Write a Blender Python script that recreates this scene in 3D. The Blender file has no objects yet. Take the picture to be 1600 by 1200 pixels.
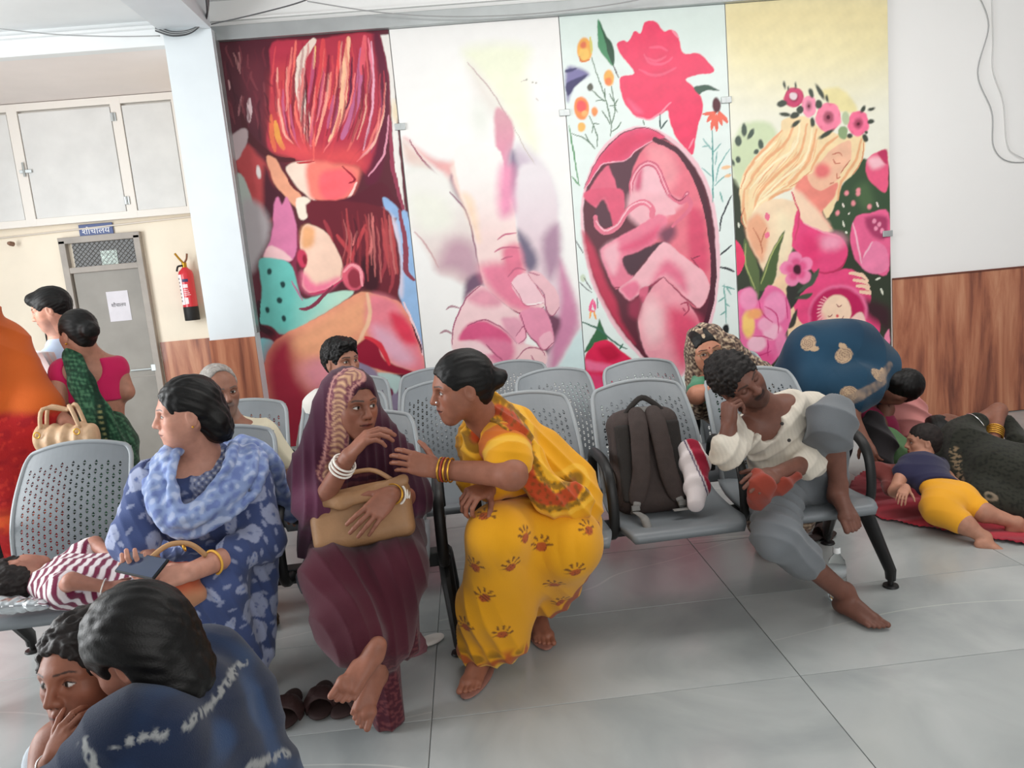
import bpy, bmesh, math, random
import numpy as np
from mathutils import Matrix, Vector

# ---------------------------------------------------------------- camera, light, exposure
SC = bpy.context.scene
COL = SC.collection
F_PX, CAM_H = 1200.0, 1.5
def _cam(yaw, pitch, roll):
    cy, sy = math.cos(yaw), math.sin(yaw)
    f = np.array([sy*math.cos(pitch), cy*math.cos(pitch), -math.sin(pitch)])
    r = np.array([cy, -sy, 0.0]); d = np.cross(f, r)
    c, s = math.cos(roll), math.sin(roll)
    return np.array([c*r+s*d, -s*r+c*d, f])
CR = _cam(math.radians(2.81), math.radians(9.02), math.radians(5.2))
cd = bpy.data.cameras.new('camera'); cam = bpy.data.objects.new('camera', cd); COL.objects.link(cam)
cd.sensor_width = 36; cd.lens = F_PX/1600*36; cd.clip_start = .05; cd.clip_end = 100
M = Matrix.Identity(4)
for i in range(3):
    M[i][0] = CR[0][i]; M[i][1] = -CR[1][i]; M[i][2] = -CR[2][i]
M[2][3] = CAM_H
cam.matrix_world = M
SC.camera = cam

SC.view_settings.view_transform = 'Standard'
SC.view_settings.look = 'None'
SC.view_settings.gamma = 1
SC.view_settings.use_curve_mapping = False
SC.view_settings.exposure = 0.0

W = bpy.data.worlds.new('world'); SC.world = W; W.use_nodes = True
_bg = W.node_tree.nodes['Background']
_bg.inputs[0].default_value = (.96, .98, 1.0, 1); _bg.inputs[1].default_value = .36

def area(name, loc, target, sx, sy, energy, col=(1, 1, 1)):
    l = bpy.data.lights.new(name, 'AREA'); l.shape = 'RECTANGLE'; l.size = sx; l.size_y = sy
    l.energy = energy; l.color = col
    o = bpy.data.objects.new(name, l); COL.objects.link(o); o.location = loc
    o.rotation_euler = (Vector(target)-Vector(loc)).to_track_quat('-Z', 'Y').to_euler()
    return o
# daylight falling in through the open entrance on the left, plus two added fill lamps, overhead and behind the viewer
area('entrance_daylight', (-5.0, 2.6, 1.7), (0, 3.2, .9), 3.2, 2.6, 265, (.96, .985, 1))
area('overhead_fill', (1.9, 3.4, 3.36), (1.9, 4.6, 0), 4.6, 1.2, 100, (1, .985, .95))  # unseen overhead lamp, added and set near the wall to brighten it
area('rear_fill', (2.2, -2.2, 2.2), (1.4, 5, 1.4), 4.5, 2.4, 110, (1, .985, .96))  # added fill from behind the viewer, lifts the right-hand side

# ---------------------------------------------------------------- helpers
def ray(x, y): return CR.T @ np.array([(x-800)/F_PX, (y-600)/F_PX, 1.0])
def P(x, y, Y):
    d = ray(x, y); t = Y/d[1]; return np.array([d[0]*t, Y, CAM_H+d[2]*t])
def Pz(x, y, z):
    d = ray(x, y); t = (z-CAM_H)/d[2]; return np.array([d[0]*t, d[1]*t, z])
def Px(x, y, X):
    d = ray(x, y); t = X/d[0]; return np.array([X, d[1]*t, CAM_H+d[2]*t])
def PJ(p):
    q = CR @ (np.asarray(p, float)-[0, 0, CAM_H]); return np.array([800+F_PX*q[0]/q[2], 600+F_PX*q[1]/q[2]])
def K(parent, x, y, L, near=True):
    """point on the sight line of (x, y) at distance L from parent: a bone of true length"""
    d = ray(x, y); d = d/np.linalg.norm(d); o = np.array([0, 0, CAM_H])-parent
    b = o @ d; c = o @ o - L*L; D = b*b-c
    t = -b if D < 0 else (-b-math.sqrt(D) if near else -b+math.sqrt(D))
    return np.array([0, 0, CAM_H])+d*t
def A(*a): return np.array(a, float)
def unit(v): v = np.asarray(v, float); return v/(np.linalg.norm(v)+1e-12)
def lin(c):
    c = np.asarray(c, float)/255.0
    return np.where(c <= .04045, c/12.92, ((c+.055)/1.055)**2.4)
def hx(s): return lin([int(s[i:i+2], 16) for i in (0, 2, 4)])

MATS = {}
def mat(name, color=None, rough=.55, metal=0., bump=0., bscale=60., vcol=False, spec=.5, noise=0., nscale=8., trans=0., coat=0., sheen=0., alpha=1., ior=1.45, stretch=None):
    """procedural principled material; vcol reads the printed / woven colours stored on the mesh"""
    if name in MATS: return MATS[name]
    m = bpy.data.materials.new(name); m.use_nodes = True; MATS[name] = m
    nt = m.node_tree; b = nt.nodes['Principled BSDF']
    b.inputs['Roughness'].default_value = rough; b.inputs['Metallic'].default_value = metal
    b.inputs['Specular IOR Level'].default_value = spec
    b.inputs['Transmission Weight'].default_value = trans; b.inputs['Coat Weight'].default_value = coat
    b.inputs['Coat Roughness'].default_value = .05
    b.inputs['IOR'].default_value = ior; b.inputs['Sheen Weight'].default_value = sheen
    b.inputs['Alpha'].default_value = alpha
    tc = nt.nodes.new('ShaderNodeTexCoord')
    src = None
    if vcol:
        a = nt.nodes.new('ShaderNodeAttribute'); a.attribute_name = 'Col'; src = a.outputs['Color']
    elif color is not None:
        b.inputs['Base Color'].default_value = (*hx(color), 1) if isinstance(color, str) else (*color, 1)
    if noise:
        n = nt.nodes.new('ShaderNodeTexNoise'); n.inputs['Scale'].default_value = nscale; n.inputs['Detail'].default_value = 5
        if stretch:
            mp = nt.nodes.new('ShaderNodeMapping'); mp.inputs['Scale'].default_value = stretch
            nt.links.new(tc.outputs['Object'], mp.inputs[0]); nt.links.new(mp.outputs[0], n.inputs['Vector'])
        else: nt.links.new(tc.outputs['Object'], n.inputs['Vector'])
        mr = nt.nodes.new('ShaderNodeMapRange'); mr.inputs[1].default_value = .3; mr.inputs[2].default_value = .7
        mr.inputs[3].default_value = 1-noise; mr.inputs[4].default_value = 1+noise
        nt.links.new(n.outputs[0], mr.inputs[0])
        mx = nt.nodes.new('ShaderNodeVectorMath'); mx.operation = 'MULTIPLY'
        if src is not None: nt.links.new(src, mx.inputs[0])
        else: mx.inputs[0].default_value = tuple(b.inputs['Base Color'].default_value)[:3]
        nt.links.new(mr.outputs[0], mx.inputs[1]); src = mx.outputs[0]
    if src is not None: nt.links.new(src, b.inputs['Base Color'])
    if bump:
        n = nt.nodes.new('ShaderNodeTexNoise'); n.inputs['Scale'].default_value = bscale; n.inputs['Detail'].default_value = 4
        nt.links.new(tc.outputs['Object'], n.inputs['Vector'])
        bp = nt.nodes.new('ShaderNodeBump'); bp.inputs['Strength'].default_value = bump; bp.inputs['Distance'].default_value = .01
        nt.links.new(n.outputs[0], bp.inputs['Height']); nt.links.new(bp.outputs[0], b.inputs['Normal'])
    return m

def tag(o, label=None, cat=None, group=None, kind=None):
    if label: o['label'] = label
    if cat: o['category'] = cat
    if group: o['group'] = group
    if kind: o['kind'] = kind
    return o
def empty(name, loc, label=None, cat=None, group=None):
    o = bpy.data.objects.new(name, None); COL.objects.link(o); o.location = tuple(loc); o.empty_display_size = .05
    return tag(o, label, cat, group)
def link(name, me, parent=None, m=None, loc=None):
    """link a mesh whose vertices are in world space; origin moved to loc / kept under parent"""
    o = bpy.data.objects.new(name, me); COL.objects.link(o)
    if m is not None and not len(me.materials): me.materials.append(m)
    if parent is not None:
        o.parent = parent
        o.matrix_parent_inverse = Matrix.Identity(4)
        w = Vector((0, 0, 0)); q = parent
        while q is not None: w += q.location; q = q.parent
        o.location = -w
    return o
def mesh_np(name, V, Fc, col=None, smooth=True):
    me = bpy.data.meshes.new(name)
    V = np.asarray(V, np.float32); Fc = np.asarray(Fc, np.int32); k = Fc.shape[1]
    me.vertices.add(len(V)); me.vertices.foreach_set('co', V.ravel())
    me.loops.add(Fc.size); me.loops.foreach_set('vertex_index', Fc.ravel())
    me.polygons.add(len(Fc)); me.polygons.foreach_set('loop_start', np.arange(0, Fc.size, k, dtype=np.int32))
    me.polygons.foreach_set('loop_total', np.full(len(Fc), k, np.int32))
    me.update(calc_edges=True); me.validate()
    if smooth: me.polygons.foreach_set('use_smooth', np.ones(len(me.polygons), bool))
    if col is not None:
        a = me.color_attributes.new('Col', 'FLOAT_COLOR', 'POINT')
        c = np.ones((len(V), 4), np.float32); c[:, :3] = col
        a.data.foreach_set('color', c.ravel())
    return me

class MB:
    """collects boxes, tubes, lathes and prisms into one mesh"""
    def __init__(s): s.bm = bmesh.new()
    def box(s, c, size, rot=None, bev=0., seg=2):
        g = bmesh.ops.create_cube(s.bm, size=1.0); vs = g['verts']
        for v in vs: v.co = Vector((v.co.x*size[0], v.co.y*size[1], v.co.z*size[2]))
        if bev:
            es = list({e for v in vs for e in v.link_edges})
            r = bmesh.ops.bevel(s.bm, geom=es, offset=bev, segments=seg, profile=.5, affect='EDGES')
            vs = list({v for f in r['faces'] for v in f.verts} | {v for v in vs if v.is_valid})
        Mx = Matrix.Translation(Vector(c))
        if rot is not None: Mx = Mx @ (rot.to_4x4() if hasattr(rot, 'to_4x4') else Matrix(np.asarray(rot).tolist()).to_4x4())
        bmesh.ops.transform(s.bm, matrix=Mx, verts=vs); return s
    def tube(s, pts, r, n=10, closed=False, caps=True, flat=None):
        pts = [np.asarray(p, float) for p in pts]; N = len(pts)
        rs = r if hasattr(r, '__len__') else [r]*N
        rings = []; prev = None
        for i, p in enumerate(pts):
            a = pts[(i-1) % N] if (i or closed) else p; b = pts[(i+1) % N] if (i < N-1 or closed) else p
            t = unit(b-a)
            if prev is None:
                u = np.cross(t, [0, 0, 1.0])
                if np.linalg.norm(u) < 1e-3: u = np.cross(t, [0, 1.0, 0])
            else: u = prev-t*(prev@t)
            u = unit(u); prev = u; w = np.cross(t, u)
            ring = []
            for k in range(n):
                an = 2*math.pi*k/n; q = u*math.cos(an)+w*math.sin(an)
                if flat is not None: q = q-np.asarray(flat[0])*(q@np.asarray(flat[0]))*(1-flat[1])
                ring.append(s.bm.verts.new(tuple(p+q*rs[i])))
            rings.append(ring)
        for i in range(N if closed else N-1):
            a, b = rings[i], rings[(i+1) % N]
            for k in range(n): s.bm.faces.new((a[k], a[(k+1) % n], b[(k+1) % n], b[k]))
        if caps and not closed:
            s.bm.faces.new(rings[0][::-1]); s.bm.faces.new(rings[-1])
        return s
    def lathe(s, prof, c, n=24, axis=(0, 0, 1)):
        ax = unit(axis); u = np.cross(ax, [1.0, 0, 0]); u = unit(u if np.linalg.norm(u) > 1e-3 else np.cross(ax, [0, 1.0, 0])); w = np.cross(ax, u)
        rings = []
        for r, z in prof:
            rings.append([s.bm.verts.new(tuple(np.asarray(c)+ax*z+(u*math.cos(2*math.pi*k/n)+w*math.sin(2*math.pi*k/n))*max(r, 1e-4))) for k in range(n)])
        for a, b in zip(rings, rings[1:]):
            for k in range(n): s.bm.faces.new((a[k], a[(k+1) % n], b[(k+1) % n], b[k]))
        s.bm.faces.new(rings[0][::-1]); s.bm.faces.new(rings[-1]); return s
    def poly(s, pts): s.bm.faces.new([s.bm.verts.new(tuple(p)) for p in pts]); return s
    def prism(s, pts, ext):
        """polygon pts (3d) extruded along ext"""
        e = np.asarray(ext, float)
        a = [s.bm.verts.new(tuple(p)) for p in pts]; b = [s.bm.verts.new(tuple(np.asarray(p)+e)) for p in pts]
        s.bm.faces.new(a); s.bm.faces.new(b[::-1]); n = len(a)
        for i in range(n): s.bm.faces.new((a[i], b[i], b[(i+1) % n], a[(i+1) % n]))
        return s
    def mesh(s, name, smooth=False, bev=0., auto=None):
        bmesh.ops.recalc_face_normals(s.bm, faces=s.bm.faces)
        me = bpy.data.meshes.new(name); s.bm.to_mesh(me); s.bm.free()
        if smooth:
            me.polygons.foreach_set('use_smooth', np.ones(len(me.polygons), bool))
            if auto: me.set_sharp_from_angle(angle=math.radians(auto))
        return me
    def build(s, name, m, parent=None, smooth=False, auto=None):
        return link(name, s.mesh(name, smooth, auto=auto), parent, m)
def smooth_path(pts, n=6):
    """Catmull-Rom through pts"""
    pts = [np.asarray(p, float) for p in pts]; out = []
    for i in range(len(pts)-1):
        p0 = pts[max(i-1, 0)]; p1 = pts[i]; p2 = pts[i+1]; p3 = pts[min(i+2, len(pts)-1)]
        for k in range(n):
            t = k/n
            out.append(.5*((2*p1)+(-p0+p2)*t+(2*p0-5*p1+4*p2-p3)*t*t+(-p0+3*p1-3*p2+p3)*t**3))
    out.append(pts[-1]); return out
# ---------------------------------------------------------------- sculpting: smooth unions of cones / ellipsoids turned into one skin
class Sculpt:
    def __init__(s): s.ops = []; s.fine = []
    def cone(s, a, b, ra, rb=None, k=.02, flat=None, sub=False):
        a = np.asarray(a, float); b = np.asarray(b, float); rb = ra if rb is None else rb
        r = max(ra, rb)
        lo = np.minimum(a, b)-r; hi = np.maximum(a, b)+r
        ab = b-a
        if flat is not None:
            n = unit(flat[0]); g = 1/flat[1]-1; ab2 = ab+n*(ab@n)*g; sc = .5+.5*min(1, flat[1])
            if flat[1] > 1: lo = lo-r*(flat[1]-1); hi = hi+r*(flat[1]-1)
        else: ab2 = ab
        L2 = ab2@ab2+1e-12
        def f(x, y, z):
            x = x-a[0]; y = y-a[1]; z = z-a[2]
            if flat is not None:
                q = (x*n[0]+y*n[1]+z*n[2])*g
                x = x+n[0]*q; y = y+n[1]*q; z = z+n[2]*q
            t = np.clip((x*ab2[0]+y*ab2[1]+z*ab2[2])/L2, 0, 1)
            d = np.sqrt((x-t*ab2[0])**2+(y-t*ab2[1])**2+(z-t*ab2[2])**2)-(ra+(rb-ra)*t)
            return d*sc if flat is not None else d
        s.ops.append((f, lo, hi, k, sub)); return s
    def chain(s, pts, rs, k=.02, flat=None, sub=False):
        for i in range(len(pts)-1): s.cone(pts[i], pts[i+1], rs[i], rs[i+1], k, flat, sub)
        return s
    def ell(s, c, r, R=None, k=.02, sub=False):
        c = np.asarray(c, float); r = np.asarray(r, float)*np.ones(3); R = np.eye(3) if R is None else np.asarray(R)
        e = np.sqrt(((R*r)**2).sum(1)); lo = c-e; hi = c+e
        def f(x, y, z):
            x = x-c[0]; y = y-c[1]; z = z-c[2]
            u = [(x*R[0, i]+y*R[1, i]+z*R[2, i]) for i in range(3)]
            k0 = np.sqrt((u[0]/r[0])**2+(u[1]/r[1])**2+(u[2]/r[2])**2)
            k1 = np.sqrt((u[0]/r[0]**2)**2+(u[1]/r[1]**2)**2+(u[2]/r[2]**2)**2)
            return k0*(k0-1)/(k1+1e-9)
        s.ops.append((f, lo, hi, k, sub)); return s
    def box(s, c, half, R=None, r=.01, k=.02, sub=False):
        c = np.asarray(c, float); h = np.asarray(half, float)-r; R = np.eye(3) if R is None else np.asarray(R)
        e = np.abs(R)@np.asarray(half, float)
        def f(x, y, z):
            x = x-c[0]; y = y-c[1]; z = z-c[2]
            q = [np.abs(x*R[0, i]+y*R[1, i]+z*R[2, i])-h[i] for i in range(3)]
            o = np.sqrt(sum(np.maximum(v, 0)**2 for v in q))
            return o+np.minimum(np.maximum(q[0], np.maximum(q[1], q[2])), 0)-r
        s.ops.append((f, c-e, c+e, k, sub)); return s
    def cut(s, p, n, k=.004, lo=None, hi=None):
        """remove everything on the side n points to (inside lo..hi when given)"""
        p = np.asarray(p, float); n = unit(n)
        f = lambda x, y, z: -((x-p[0])*n[0]+(y-p[1])*n[1]+(z-p[2])*n[2])
        s.ops.append((f, None if lo is None else np.asarray(lo, float), None if hi is None else np.asarray(hi, float), k, True)); return s
    def add(s, other): s.ops += other.ops; s.fine += other.fine; return s
    def refine(s, c, half, h): s.fine.append((np.asarray(c)-half, np.asarray(c)+half, h)); return s
    def _grid(s, lo, hi, h):
        n = np.ceil((hi-lo)/h).astype(int)+1
        ax = [(lo[i]+h*np.arange(n[i])).astype(np.float32) for i in range(3)]
        f = np.full(n, 9.0, np.float32)
        for fn, a, b, k, sub in s.ops:
            if a is None: sl = [slice(0, m) for m in n]
            else:
                m = k+2.5*h
                i0 = np.clip(np.floor((a-m-lo)/h).astype(int), 0, n); i1 = np.clip(np.ceil((b+m-lo)/h).astype(int)+1, 0, n)
                if (i1 <= i0).any(): continue
                sl = [slice(i0[i], i1[i]) for i in range(3)]
            d = fn(ax[0][sl[0]][:, None, None], ax[1][sl[1]][None, :, None], ax[2][sl[2]][None, None, :]).astype(np.float32)
            g = f[sl[0], sl[1], sl[2]]; kk = max(k, 1e-5)
            if sub:
                d = -d; w = np.maximum(kk-np.abs(g-d), 0)/kk
                f[sl[0], sl[1], sl[2]] = np.maximum(g, d)+w*w*kk*.25
            else:
                w = np.maximum(kk-np.abs(g-d), 0)/kk
                f[sl[0], sl[1], sl[2]] = np.minimum(g, d)-w*w*kk*.25
        return f
    def _nets(s, lo, hi, h):
        f = s._grid(lo, hi, h); S = f < 0
        c = S.astype(np.uint8)
        t = c[:-1]+c[1:]; t = t[:, :-1]+t[:, 1:]; t = t[:, :, :-1]+t[:, :, 1:]
        act = (t > 0) & (t < 8); idx = np.argwhere(act)
        if not len(idx): return np.zeros((0, 3)), np.zeros((0, 4), int)
        cid = np.full(act.shape, -1, np.int32); cid[act] = np.arange(len(idx))
        cr = {}
        for o in ((0, 0, 0), (1, 0, 0), (0, 1, 0), (0, 0, 1), (1, 1, 0), (1, 0, 1), (0, 1, 1), (1, 1, 1)):
            cr[o] = f[idx[:, 0]+o[0], idx[:, 1]+o[1], idx[:, 2]+o[2]]
        acc = np.zeros((len(idx), 3), np.float32); cnt = np.zeros(len(idx), np.float32)
        for a in cr:
            for ax in range(3):
                if a[ax]: continue
                b = list(a); b[ax] = 1; b = tuple(b)
                x = (cr[a] < 0) != (cr[b] < 0); tt = np.where(x, cr[a]/(cr[a]-cr[b]+1e-12), 0)
                p = np.tile(np.array(a, np.float32), (len(idx), 1)); p[:, ax] = tt
                acc += p*x[:, None]; cnt += x
        V = lo+(idx+acc/cnt[:, None])*h
        Q = []
        for ax in range(3):
            o = [slice(1, -1)]*3; o[ax] = slice(0, -1); o2 = [slice(1, -1)]*3; o2[ax] = slice(1, None)
            d = S[tuple(o)] != S[tuple(o2)]; e = np.argwhere(d); pos = S[tuple(o)][d]
            off = np.array([1, 1, 1]); off[ax] = 0; e = e+off
            u, v = (ax+1) % 3, (ax+2) % 3
            U = np.zeros(3, int); U[u] = 1; Vv = np.zeros(3, int); Vv[v] = 1
            g = lambda q: cid[q[:, 0], q[:, 1], q[:, 2]]
            quad = np.stack([g(e-U-Vv), g(e-Vv), g(e), g(e-U)], 1)
            quad[~pos] = quad[~pos][:, ::-1]
            Q.append(quad)
        Q = np.concatenate(Q); Q = Q[(Q >= 0).all(1)]
        return V, Q
    def mesh(s, h=.007, smooth=1):
        lo = np.min([o[1] for o in s.ops if o[1] is not None and not o[4]], 0)-.03
        hi = np.max([o[2] for o in s.ops if o[2] is not None and not o[4]], 0)+.03
        V, Q = s._nets(lo, hi, h); V = relax(V, Q, smooth)
        for a, b, h2 in s.fine:
            a = np.maximum(a, lo); b = np.minimum(b, hi)
            V2, Q2 = s._nets(a, b, h2); V2 = relax(V2, Q2, smooth)
            cen = V[Q].mean(1); Q = Q[~((cen > a+1.6*h) & (cen < b-1.6*h)).all(1)]
            Q = np.concatenate([Q, Q2+len(V)]); V = np.concatenate([V, V2])
        used = np.unique(Q); rem = np.full(len(V), -1); rem[used] = np.arange(len(used))
        return V[used], rem[Q]
def relax(V, Q, n):
    if not len(Q): return V
    e = np.concatenate([Q[:, [0, 1]], Q[:, [1, 2]], Q[:, [2, 3]], Q[:, [3, 0]]])
    e = np.concatenate([e, e[:, ::-1]])
    for _ in range(n):
        c = np.bincount(e[:, 0], minlength=len(V)).astype(float)
        m = np.stack([np.bincount(e[:, 0], V[e[:, 1], i], len(V)) for i in range(3)], 1)
        V = np.where(c[:, None] > 0, .5*V+.5*m/np.maximum(c, 1)[:, None], V)
    return V
def vnormals(V, Q):
    n = np.cross(V[Q[:, 2]]-V[Q[:, 0]], V[Q[:, 3]]-V[Q[:, 1]]); out = np.zeros_like(V)
    for i in range(4): 
        for c in range(3): out[:, c] += np.bincount(Q[:, i], n[:, c], len(V))
    return out/(np.linalg.norm(out, axis=1, keepdims=True)+1e-12)
def noise3(V, freq, seed=0, n=14):
    r = np.random.RandomState(seed); o = np.zeros(len(V))
    for _ in range(n):
        w = r.normal(size=3); w = w/np.linalg.norm(w)*freq*r.uniform(.55, 1.5)
        o += np.sin(V@w+r.uniform(0, 6.28))
    return o/math.sqrt(n/2)*.6
def folds(V, d, freq, amp, warp=1.2, wf=9., seed=0, sharp=True):
    """cloth folds running across direction d"""
    ph = V@(np.asarray(d, float))*freq*3.2+warp*noise3(V, wf, seed)*2.2
    s = np.sin(ph)
    if sharp: s = 1-2*np.abs(np.sin(ph*.5))**.8
    return amp*s*(.6+.5*noise3(V, wf*.7, seed+5))
def smst(a, b, x): t = np.clip((x-a)/(b-a+1e-12), 0, 1); return t*t*(3-2*t)
def mixc(c, c2, m): return c*(1-m[:, None])+np.asarray(c2)*m[:, None]

# ---------------------------------------------------------------- anatomy
class Head:
    """head with a face; local x = side, y = forward, z = up (metres for an adult)"""
    def __init__(s, sh, c, fwd, up, sc=1., jaw=1., nose=1., skin='8a5a44', child=False, eyes=1., mouth=True, fine=.0022):
        s.c = np.asarray(c, float); s.s = sc
        f = unit(fwd); u = unit(np.asarray(up, float)-f*(np.asarray(up, float)@f)); s.R = np.stack([np.cross(f, u), f, u], 1)
        g = s.g; R = s.R
        sh.ell(g(0, -.012, .030), A(.074, .094, .084)*sc, R, .02)
        jw = jaw*(.9 if child else 1)
        sh.cone(g(0, .020, .012), g(0, .045, -.055), .066*sc, .048*sc*jw, .03*sc)
        for q in (-1, 1):
            sh.cone(g(q*.052, -.008, -.035), g(q*.014, .060, -.090*jw), .022*sc, .017*sc, .03*sc)
            sh.ell(g(q*.042, .052, -.018), A(.024, .026, .022)*sc, R, .025*sc)
            sh.cone(g(q*.012, .083, .022), g(q*.050, .066, .020), .010*sc, .007*sc, .018*sc)
            sh.ell(g(q*.0315, .086, .004), A(.017, .014, .0125)*sc, R, .012*sc, sub=True)
            sh.ell(g(q*.0315, .0715, .003), A(.0150, .0135, .0130)*sc, R, .004*sc)
            sh.cone(g(q*.0125, .094, -.030), g(q*.011, .090, -.029), .0080*nose*sc, .007*sc, .007*sc)
            sh.ell(g(q*.0765, -.008, -.010), A(.0065, .018, .030)*sc, R, .006*sc)
            sh.ell(g(q*.084, -.003, -.006), A(.006, .010, .017)*sc, R, .004*sc, sub=True)
        sh.cone(g(0, .060, -.086*jw), g(0, .064, -.092*jw), .022*sc, .020*sc, .03*sc)
        sh.cone(g(0, .081, .022), g(0, .107, -.025), .0078*sc, .0105*nose*sc, .014*sc)
        for q in (-1, 1): sh.ell(g(q*.036, .046, -.046), A(.022, .024, .026)*sc, R, .03*sc)
        sh.ell(g(0, .076, -.055), A(.026, .018, .020)*sc, R, .02*sc)
        if mouth:
            sh.cone(g(-.020, .084, -.056), g(0, .0945, -.0525), .0042*sc, .0058*sc, .006*sc)
            sh.cone(g(.020, .084, -.056), g(0, .0945, -.0525), .0042*sc, .0058*sc, .006*sc)
            sh.cone(g(-.015, .085, -.0625), g(.015, .085, -.0625), .0055*sc, .0055*sc, .007*sc)
            sh.cone(g(-.006, .0895, -.0640), g(.006, .0895, -.0640), .0062*sc, .0062*sc, .007*sc)
            sh.cone(g(-.026, .088, -.0580), g(.026, .088, -.0580), .0016*sc, .0016*sc, .003*sc, sub=True)
        if fine: sh.refine(s.g(0, .045, -.02), np.full(3, .105*sc), fine)
    def g(s, x, y, z): return s.c+s.R@(A(x, y, z)*s.s)
    def d(s, x, y, z): return s.R@A(x, y, z)
    def loc(s, V): return (V-s.c)@s.R/s.s
    def paint(s, V, C, skin, closed=0., look=(0, 0), lips=None, brow=(.035, .022, .018), beard=None, moust=None, bindi=None, brow_w=1., mole=0):
        """colour the face: brows, eyes, lips"""
        L = s.loc(V); x, y, z = L[:, 0], L[:, 1], L[:, 2]; ax = np.abs(x)
        near = (np.linalg.norm(L-A(0, .03, -.02), axis=1) < .13)
        face = near & (y > .02)
        skin = np.asarray(skin)
        # warm cheeks, darker round the eyes
        C = mixc(C, skin*A(1.05, .82, .78), face*.35*np.exp(-(((ax-.042)/.02)**2+((z+.028)/.02)**2)))
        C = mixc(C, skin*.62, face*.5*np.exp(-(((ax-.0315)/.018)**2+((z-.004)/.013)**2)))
        lips = skin*A(.82, .58, .58) if lips is None else np.asarray(lips)
        m = face*(smst(.025, .016, ax)*smst(.0095, .0055, np.abs(z+.0585)+.10*ax)*smst(.078, .082, y)); C = mixc(C, lips, m)
        C = mixc(C, lips*.25, face*smst(.027, .023, ax)*smst(.0030, .0012, np.abs(z+.0580-.0000))*(y > .076))
        C = mixc(C, skin*.30, face*smst(.0052, .0030, np.hypot(ax-.0085, (z+.0375)*1.3))*(y > .085))
        if beard is not None:
            m = face*smst(-.030, -.05, z-.012*np.sin(ax*60))*smst(-.01, .02, y)
            C = mixc(C, beard[0], beard[1]*m)
        if moust is not None: C = mixc(C, moust[0], moust[1]*face*smst(.030, .022, ax)*smst(.0075, .004, np.abs(z+.0460+.12*ax))*(y > .07))
        # eyes
        ex = (ax-.0315); w = .0148
        arch = np.clip(1-(ex/w)**2, 0, 1); up_ = .0062*arch*(1-closed); dn = -.0045*arch
        zz = z-.003
        op = face*(y > .055)*smst(.0006, -.0006, zz-up_)*smst(-.0006, .0006, zz-dn)*(np.abs(ex) < w)
        if closed < .6:
            C = mixc(C, A(.62, .58, .54), op)
            rr = np.hypot(x-np.sign(x)*.0315-look[0], zz-.0008-look[1]); C = mixc(C, A(.035, .018, .010), op*smst(.0066, .0056, rr)); C = mixc(C, A(.004, .003, .003), op*smst(.0032, .0024, rr))
            lid = up_
        else: lid = dn
        C = mixc(C, A(.02, .012, .010), face*(y > .055)*smst(.0019, .0008, np.abs(zz-lid))*(np.abs(ex) < w*1.08))
        C = mixc(C, skin*.55, face*(y > .055)*smst(.0016, .0006, np.abs(zz-.0105*np.clip(1-(ex/w)**2, 0, 1)-.0005))*(np.abs(ex) < w)*.8)
        bz = .0265+.10*np.minimum(ax-.012, .026)-.35*np.maximum(ax-.040, 0)
        C = mixc(C, brow, face*.9*smst(.0036*brow_w, .0016*brow_w, np.abs(z-bz)*(1+8*np.maximum(ax-.035, 0)))*smst(.010, .014, ax)*smst(.056, .048, ax))
        if bindi is not None: C = mixc(C, bindi, face*smst(.0045, .0032, np.hypot(x, z-.033)))
        return C
    def hair_cap(s, sh, t=.010, front=.100, k=.012, low=-.055, side=.085, cz=-.040, top=.105):
        """scalp hair: inflated skull with the face carved away"""
        g = s.g; q = s.s
        sh.ell(g(0, -.014, .032), A(.074+t, .094+t, .084+t)*q, s.R, .01)
        sh.cone(g(0, -.045, -.005), g(0, -.048, low+.02), .062*q, .052*q, .03*q)
        sh.ell(g(0, front, cz), A(side, .088, top)*q, s.R, k*q, sub=True)
        sh.cut(g(0, 0, low), s.d(0, .55, -1), .012)
        for e in (-1, 1): sh.ell(g(e*.085, .012, -.022), A(.022, .030, .040)*q, s.R, .01*q, sub=True)
        return sh

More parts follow.
